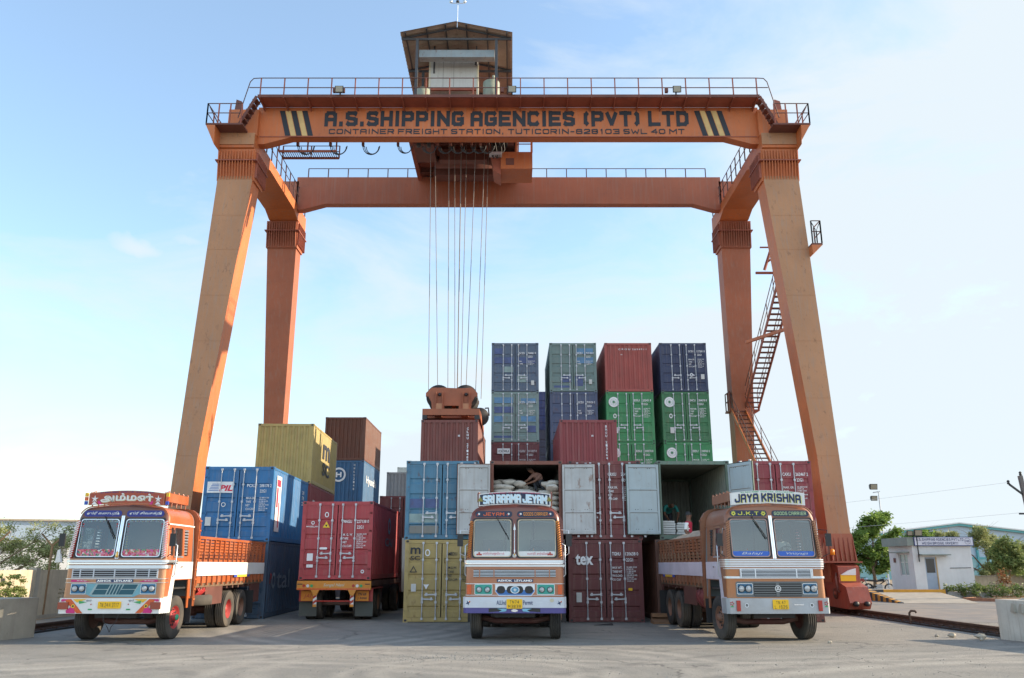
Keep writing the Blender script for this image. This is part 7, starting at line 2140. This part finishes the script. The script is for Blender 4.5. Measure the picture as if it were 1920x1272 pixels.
# ------------------------------------------------------------------ sacks, people and small things
SACK = mat('woven_white_sack', (.56, .53, .47), .85, var=.12, scale=5, bump=.3, bscale=60, dust=.25)
def sack_mesh(seed):
    random.seed(seed); m = MB(); vs = []; nx, ny = 8, 10
    for i in range(nx + 1):
        u = i / nx * 2 - 1
        for j in range(ny):
            a = 2 * pi * j / ny; e = (1 - abs(u) ** 3.2) ** .5 if abs(u) < 1 else 0
            vs.append((u * .42, (.26 * cos(a)) * (.25 + .75 * e) * random.uniform(.88, 1.12), .11 * sin(a) * (.12 + .88 * e) * random.uniform(.78, 1.18) + .1 + .018 * sin(5 * u + seed)))
    m.add(vs, [(i * ny + j, (i + 1) * ny + j, (i + 1) * ny + (j + 1) % ny, i * ny + (j + 1) % ny) for i in range(nx) for j in range(ny)], SACK, True)
    m.add(vs[:ny], [tuple(range(ny))], SACK); m.add(vs[-ny:], [tuple(reversed(range(ny)))], SACK)
    o = m.build('sack'); me = o.data; bpy.data.objects.remove(o); return me
SM = [sack_mesh(k) for k in range(3)]
random.seed(11)
zf = CH + .17
for layer in range(10):
    for col_ in range(3):
        if layer > 8 - (col_ > 0) - (col_ == 2) * 0: continue
        x = .475 + (col_ - 1) * .76 + random.uniform(-.05, .05)
        o = link(SM[(layer + col_) % 3], 'sack', None, (x, F + .34 + .018 * layer + random.uniform(-.04, .05), zf + layer * .185), (random.uniform(-.1, .1), random.uniform(-.09, .09), random.uniform(-.25, .25)))
        tag(o, 'bulging white woven sack in the wall of sacks inside the open container', 'sack', 'white sacks in the open container')
for k, (x, y, z, rz_, ry) in enumerate(((1.32, F + .5, 1.60, -.3, -.1), (-.05, F + .75, 1.66, .3, .1), (.30, F + .6, 1.55, 1.2, .35), (1.38, F + .22, 1.42, 1.3, .1), (-.38, F + .9, 1.66, 0, .1))):
    o = link(SM[k % 3], 'sack', None, (x, y, zf + z), (0, ry, rz_)); o.scale = (.85, .85, 1)
    tag(o, 'loose white sack tossed on top of the wall of sacks', 'sack', 'loose sacks on top of the pile')
for layer in range(9):
    for col_ in range(3):
        o = link(SM[layer % 3], 'sack', None, (.475 + (col_ - 1) * .76, F + 1.3, zf + layer * .185), (0, 0, random.uniform(-.1, .1)))
        tag(o, 'white sack deeper in the open container, in the second row from its mouth', 'sack', 'second row of sacks')

SKIN = simple('brown_skin', (.16, .075, .045), .6); HAIR = simple('black_hair', (.012, .011, .01), .5)
def person(loc, rz, label, J, shirt, trousers, sleeves=None, vest=None):
    """J: joint name -> (x, y, z); one continuous skinned body, coloured by limb"""
    r = empty('person', loc, rz); tag(r, label, 'person')
    bones = [('pelvis', 'chest'), ('chest', 'neck'), ('neck', 'head'), ('head', 'crown'), ('chest', 'shL'), ('shL', 'elL'), ('elL', 'haL'), ('haL', 'fiL'), ('chest', 'shR'), ('shR', 'elR'), ('elR', 'haR'), ('haR', 'fiR'),
             ('pelvis', 'hiL'), ('hiL', 'knL'), ('knL', 'anL'), ('anL', 'toL'), ('pelvis', 'hiR'), ('hiR', 'knR'), ('knR', 'anR'), ('anR', 'toR')]
    rad = dict(pelvis=(.15, .11), chest=(.17, .11), neck=(.055, .055), head=(.085, .095), crown=(.06, .07), shL=(.07, .07), shR=(.07, .07), elL=(.045, .045), elR=(.045, .045), haL=(.03, .03), haR=(.03, .03), fiL=(.032, .018), fiR=(.032, .018),
               hiL=(.09, .09), hiR=(.09, .09), knL=(.06, .06), knR=(.06, .06), anL=(.042, .042), anR=(.042, .042), toL=(.04, .03), toR=(.04, .03))
    names = list(J); me = bpy.data.meshes.new('body'); me.from_pydata([J[k] for k in names], [(names.index(a), names.index(b_)) for a, b_ in bones], [])
    tmp = bpy.data.objects.new('body_tmp', me); COL.objects.link(tmp)
    sk = tmp.modifiers.new('skin', 'SKIN'); sk.use_smooth_shade = True
    for i, k in enumerate(names):
        me.skin_vertices[0].data[i].radius = rad[k]; me.skin_vertices[0].data[i].use_root = (k == 'pelvis')
    ss = tmp.modifiers.new('sub', 'SUBSURF'); ss.levels = 2; ss.render_levels = 2
    dg = bpy.context.evaluated_depsgraph_get(); dg.update()
    bm_ = bpy.data.meshes.new_from_object(tmp.evaluated_get(dg)); bpy.data.objects.remove(tmp)
    bm_.materials.clear()
    for mt_ in (SKIN, shirt, trousers, sleeves or shirt): bm_.materials.append(mt_)
    def near(p):
        best = None
        for a, b_ in bones:
            A, B = Vector(J[a]), Vector(J[b_]); d = B - A; t = max(0, min(1, (p - A).dot(d) / max(1e-6, d.length_squared))); q = (A + d * t - p).length
            if best is None or q < best[0]: best = (q, a, b_, t)
        return best
    kind = {('pelvis', 'chest'): 1, ('chest', 'neck'): 1, ('chest', 'shL'): 1, ('chest', 'shR'): 1, ('shL', 'elL'): 3, ('shR', 'elR'): 3,
            ('pelvis', 'hiL'): 2, ('pelvis', 'hiR'): 2, ('hiL', 'knL'): 2, ('hiR', 'knR'): 2, ('knL', 'anL'): 2, ('knR', 'anR'): 2}
    for p in bm_.polygons:
        _, a, b_, t = near(p.center); k_ = kind.get((a, b_), 0)
        if (a, b_) == ('chest', 'neck') and t > .75: k_ = 0
        if (a, b_) in (('shL', 'elL'), ('shR', 'elR')) and t > .8: k_ = 0
        p.material_index = k_; p.use_smooth = True
    link(bm_, 'body', r)
    # fingers and thumb, curled, rooted in the palm
    m = MB()
    for s_ in 'LR':
        h, f_ = Vector(J['ha' + s_]), Vector(J['fi' + s_]); d = (f_ - h).normalized(); sd_ = d.orthogonal().normalized(); up_ = d.cross(sd_)
        for k, ln in enumerate((.07, .08, .075, .06)):
            o_ = f_ + sd_ * (k - 1.5) * .017
            m.tube([o_ - d * .01, o_ + d * ln * .5, o_ + d * ln * .85 - up_ * .02], [.009, .008, .006], SKIN, 6)
        o_ = h.lerp(f_, .35) + sd_ * -.028; m.tube([o_, o_ + d * .035 - sd_ * .025, o_ + d * .06 - sd_ * .02 - up_ * .01], [.01, .009, .007], SKIN, 6)
    # nose, ears
    hd, cr = Vector(J['head']), Vector(J['crown']); ax = (cr - hd).normalized(); fw = Vector(J.get('face', (0, -1, 0))) if False else Vector((0, -1, 0))
    m.tube([hd + fw * .085 + ax * .035, hd + fw * .108 + ax * .0], [.008, .013], SKIN, 6)
    for s_ in (-1, 1):
        m.tube([hd + Vector((s_ * .085, 0, .02)), hd + Vector((s_ * .095, .01, -.01))], .014, SKIN, 6)
        m.tube([hd + fw * .088 + ax * .04 + Vector((s_ * .03, 0, 0)), hd + fw * .094 + ax * .04 + Vector((s_ * .03, 0, 0))], .008, BLACK, 6)
    m.tube([hd + fw * .088 - ax * .03 + Vector((-.02, 0, 0)), hd + fw * .092 - ax * .03 + Vector((.02, 0, 0))], .006, simple('lips', (.2, .06, .05)), 6)
    m.build('face_and_fingers', r)
    m = MB(); vs = []
    c = hd + ax * .045 + Vector((0, .018, 0))
    for i in range(6):
        t_ = pi * .56 * i / 5
        for j in range(14):
            a = 2 * pi * j / 14; vs.append(c + Vector((.098 * sin(t_) * cos(a), .108 * sin(t_) * sin(a), 0)) + ax * .105 * cos(t_))
    m.add(vs, [(i * 14 + j, (i + 1) * 14 + j, (i + 1) * 14 + (j + 1) % 14, i * 14 + (j + 1) % 14) for i in range(5) for j in range(14)], HAIR, True)
    m.build('hair', r)
    if vest:
        m = MB(); pv, ch = Vector(J['pelvis']), Vector(J['chest'])
        m.lathe([(0, .20), (.18, .19), (.36, .215), (.5, .20), (.58, .10)], vest, 16, 'z', (pv.x, pv.y, pv.z + .02)); o = m.build('vest', r)
        o.scale = (1, .8, 1); o.location = (0, pv.y * .2, 0)
    return r
stand = dict(pelvis=(0, 0, .92), chest=(0, 0, 1.28), neck=(0, -.01, 1.47), head=(0, -.02, 1.60), crown=(0, -.02, 1.70), shL=(-.19, 0, 1.38), elL=(-.25, .03, 1.1), haL=(-.22, -.1, .88), fiL=(-.21, -.14, .81), shR=(.19, 0, 1.38), elR=(.25, .03, 1.1), haR=(.22, -.1, .88), fiR=(.21, -.14, .81),
             hiL=(-.1, 0, .88), knL=(-.11, -.02, .48), anL=(-.11, .02, .09), toL=(-.12, -.14, .04), hiR=(.1, 0, .88), knR=(.11, -.02, .48), anR=(.11, .02, .09), toR=(.12, -.14, .04))
bend = dict(pelvis=(0, .15, .88), chest=(0, -.2, 1.05), neck=(0, -.38, 1.08), head=(0, -.5, 1.06), crown=(0, -.6, 1.06), shL=(-.2, -.28, 1.05), elL=(-.26, -.4, .78), haL=(-.16, -.52, .58), fiL=(-.14, -.56, .52), shR=(.2, -.28, 1.05), elR=(.26, -.4, .78), haR=(.16, -.52, .58), fiR=(.14, -.56, .52),
            hiL=(-.1, .15, .84), knL=(-.11, .08, .46), anL=(-.11, .16, .09), toL=(-.12, .0, .04), hiR=(.1, .15, .84), knR=(.11, .08, .46), anR=(.11, .16, .09), toR=(.12, 0, .04))
squat = dict(pelvis=(.16, .1, .30), chest=(0, -.05, .60), neck=(-.14, -.1, .72), head=(-.24, -.12, .79), crown=(-.32, -.13, .86), shL=(-.16, -.16, .64), elL=(-.34, -.2, .46), haL=(-.52, -.2, .36), fiL=(-.58, -.2, .33), shR=(.10, -.16, .64), elR=(-.1, -.3, .42), haR=(-.34, -.3, .34), fiR=(-.40, -.3, .31),
             hiL=(.08, .02, .28), knL=(-.16, -.18, .46), anL=(-.02, -.1, .09), toL=(-.14, -.16, .05), hiR=(.24, .04, .28), knR=(.06, -.30, .44), anR=(.22, -.16, .09), toR=(.12, -.26, .05))
sit = dict(pelvis=(0, 0, .12), chest=(0, .04, .46), neck=(0, 0, .66), head=(0, -.03, .79), crown=(0, -.03, .89), shL=(-.19, .03, .57), elL=(-.26, -.12, .34), haL=(-.16, -.42, .36), fiL=(-.14, -.48, .38), shR=(.19, .03, .57), elR=(.26, -.12, .34), haR=(.16, -.42, .36), fiR=(.14, -.48, .38),
           hiL=(-.1, -.05, .11), knL=(-.13, -.46, .13), anL=(-.13, -.52, -.28), toL=(-.13, -.66, -.32), hiR=(.1, -.05, .11), knR=(.13, -.46, .13), anR=(.13, -.52, -.28), toR=(.13, -.66, -.32))
CLOTHB = simple('dark_trousers', (.035, .04, .05), .9)
person((.88, F + .75, zf + 1.36), 0, 'worker in a dusty brown shirt and dark trousers crouching on the white sacks', squat, simple('dusty_brown_shirt', (.24, .13, .10), .9), CLOTHB)
person((5.25, F + 3.4, CH + .17), .3, 'man in a dark shirt standing deep inside the empty open container', stand, simple('brown_shirt', (.07, .045, .04), .9), CLOTHB)
person((5.66, F + 2.5, CH + .17), .1, 'man in a teal shirt bending inside the open container', bend, simple('teal_shirt', (.03, .22, .20), .9), CLOTHB)
person((4.98, F + 2.0, CH + .17), .4, 'man in dark red squatting beside the bundles in the open container', {k: (v[0], v[1], v[2]) for k, v in squat.items()}, simple('dark_red_shirt', (.16, .02, .03), .9), CLOTHB)
person((5.72, 27.6, 1.72), radians(60), 'man in a red vest with white sleeves on the right truck bed', stand, simple('red_vest', (.42, .02, .05), .9), CLOTHB, sleeves=WHITE)
person((6.33 + .6 - .05, 20.7 + 1.3, 1.76), radians(2.2), 'driver in a white shirt at the wheel behind the windscreen of the right truck', sit, WHITE, CLOTHB)
m = MB()
random.seed(3)
for k in range(6): m.cbox((0 + random.uniform(-.02, .02), 0, .05 + k * .075), (.5, .34, .06), PLATE)
tag(m.build('paper_bundle', loc=(5.22, F + .5, CH + .165)), 'stack of pale flat bundles at the mouth of the open container, left one', 'bundle', 'flat bundles at the container mouth')
m = MB()
for k in range(5): m.cbox((random.uniform(-.02, .02), 0, .05 + k * .08), (.36, .34, .065), PLATE)
tag(m.build('paper_bundle', loc=(5.72, F + .6, CH + .165)), 'stack of pale flat bundles at the mouth of the open container, right one', 'bundle', 'flat bundles at the container mouth')
m = MB(); m.hexa([(0, 0, 0), (.55, .03, 0), (.55, .6, 0), (0, .6, 0), (0, 0, .05), (.55, .03, .04), (.53, .6, .2), (.02, .6, .18)], mat('cardboard', (.27, .15, .08), .9))
m.hexa([(.02, .3, .19), (.5, .3, .19), (.5, .62, .19), (.02, .62, .19), (.02, .3, .3), (.5, .3, .3), (.5, .62, .3), (.02, .62, .3)], MATS['cardboard'])
tag(m.build('cardboard_box', loc=(4.42, 27.4, .0)), 'flattened brown cardboard box on the ground right of the dark maroon container', 'box')
m = MB(); m.hexa([(0, 0, 0), (.6, .05, 0), (.58, .2, 0), (.1, .22, 0), (0, 0, .015), (.6, .05, .02), (.58, .2, .06), (.1, .22, .01)], DARK)
tag(m.build('scrap_strip', loc=(2.5, 26.8, 0)), 'black scrap of rubber on the ground before the dark maroon container', 'rubber scrap')

# green light trim of the scene: report
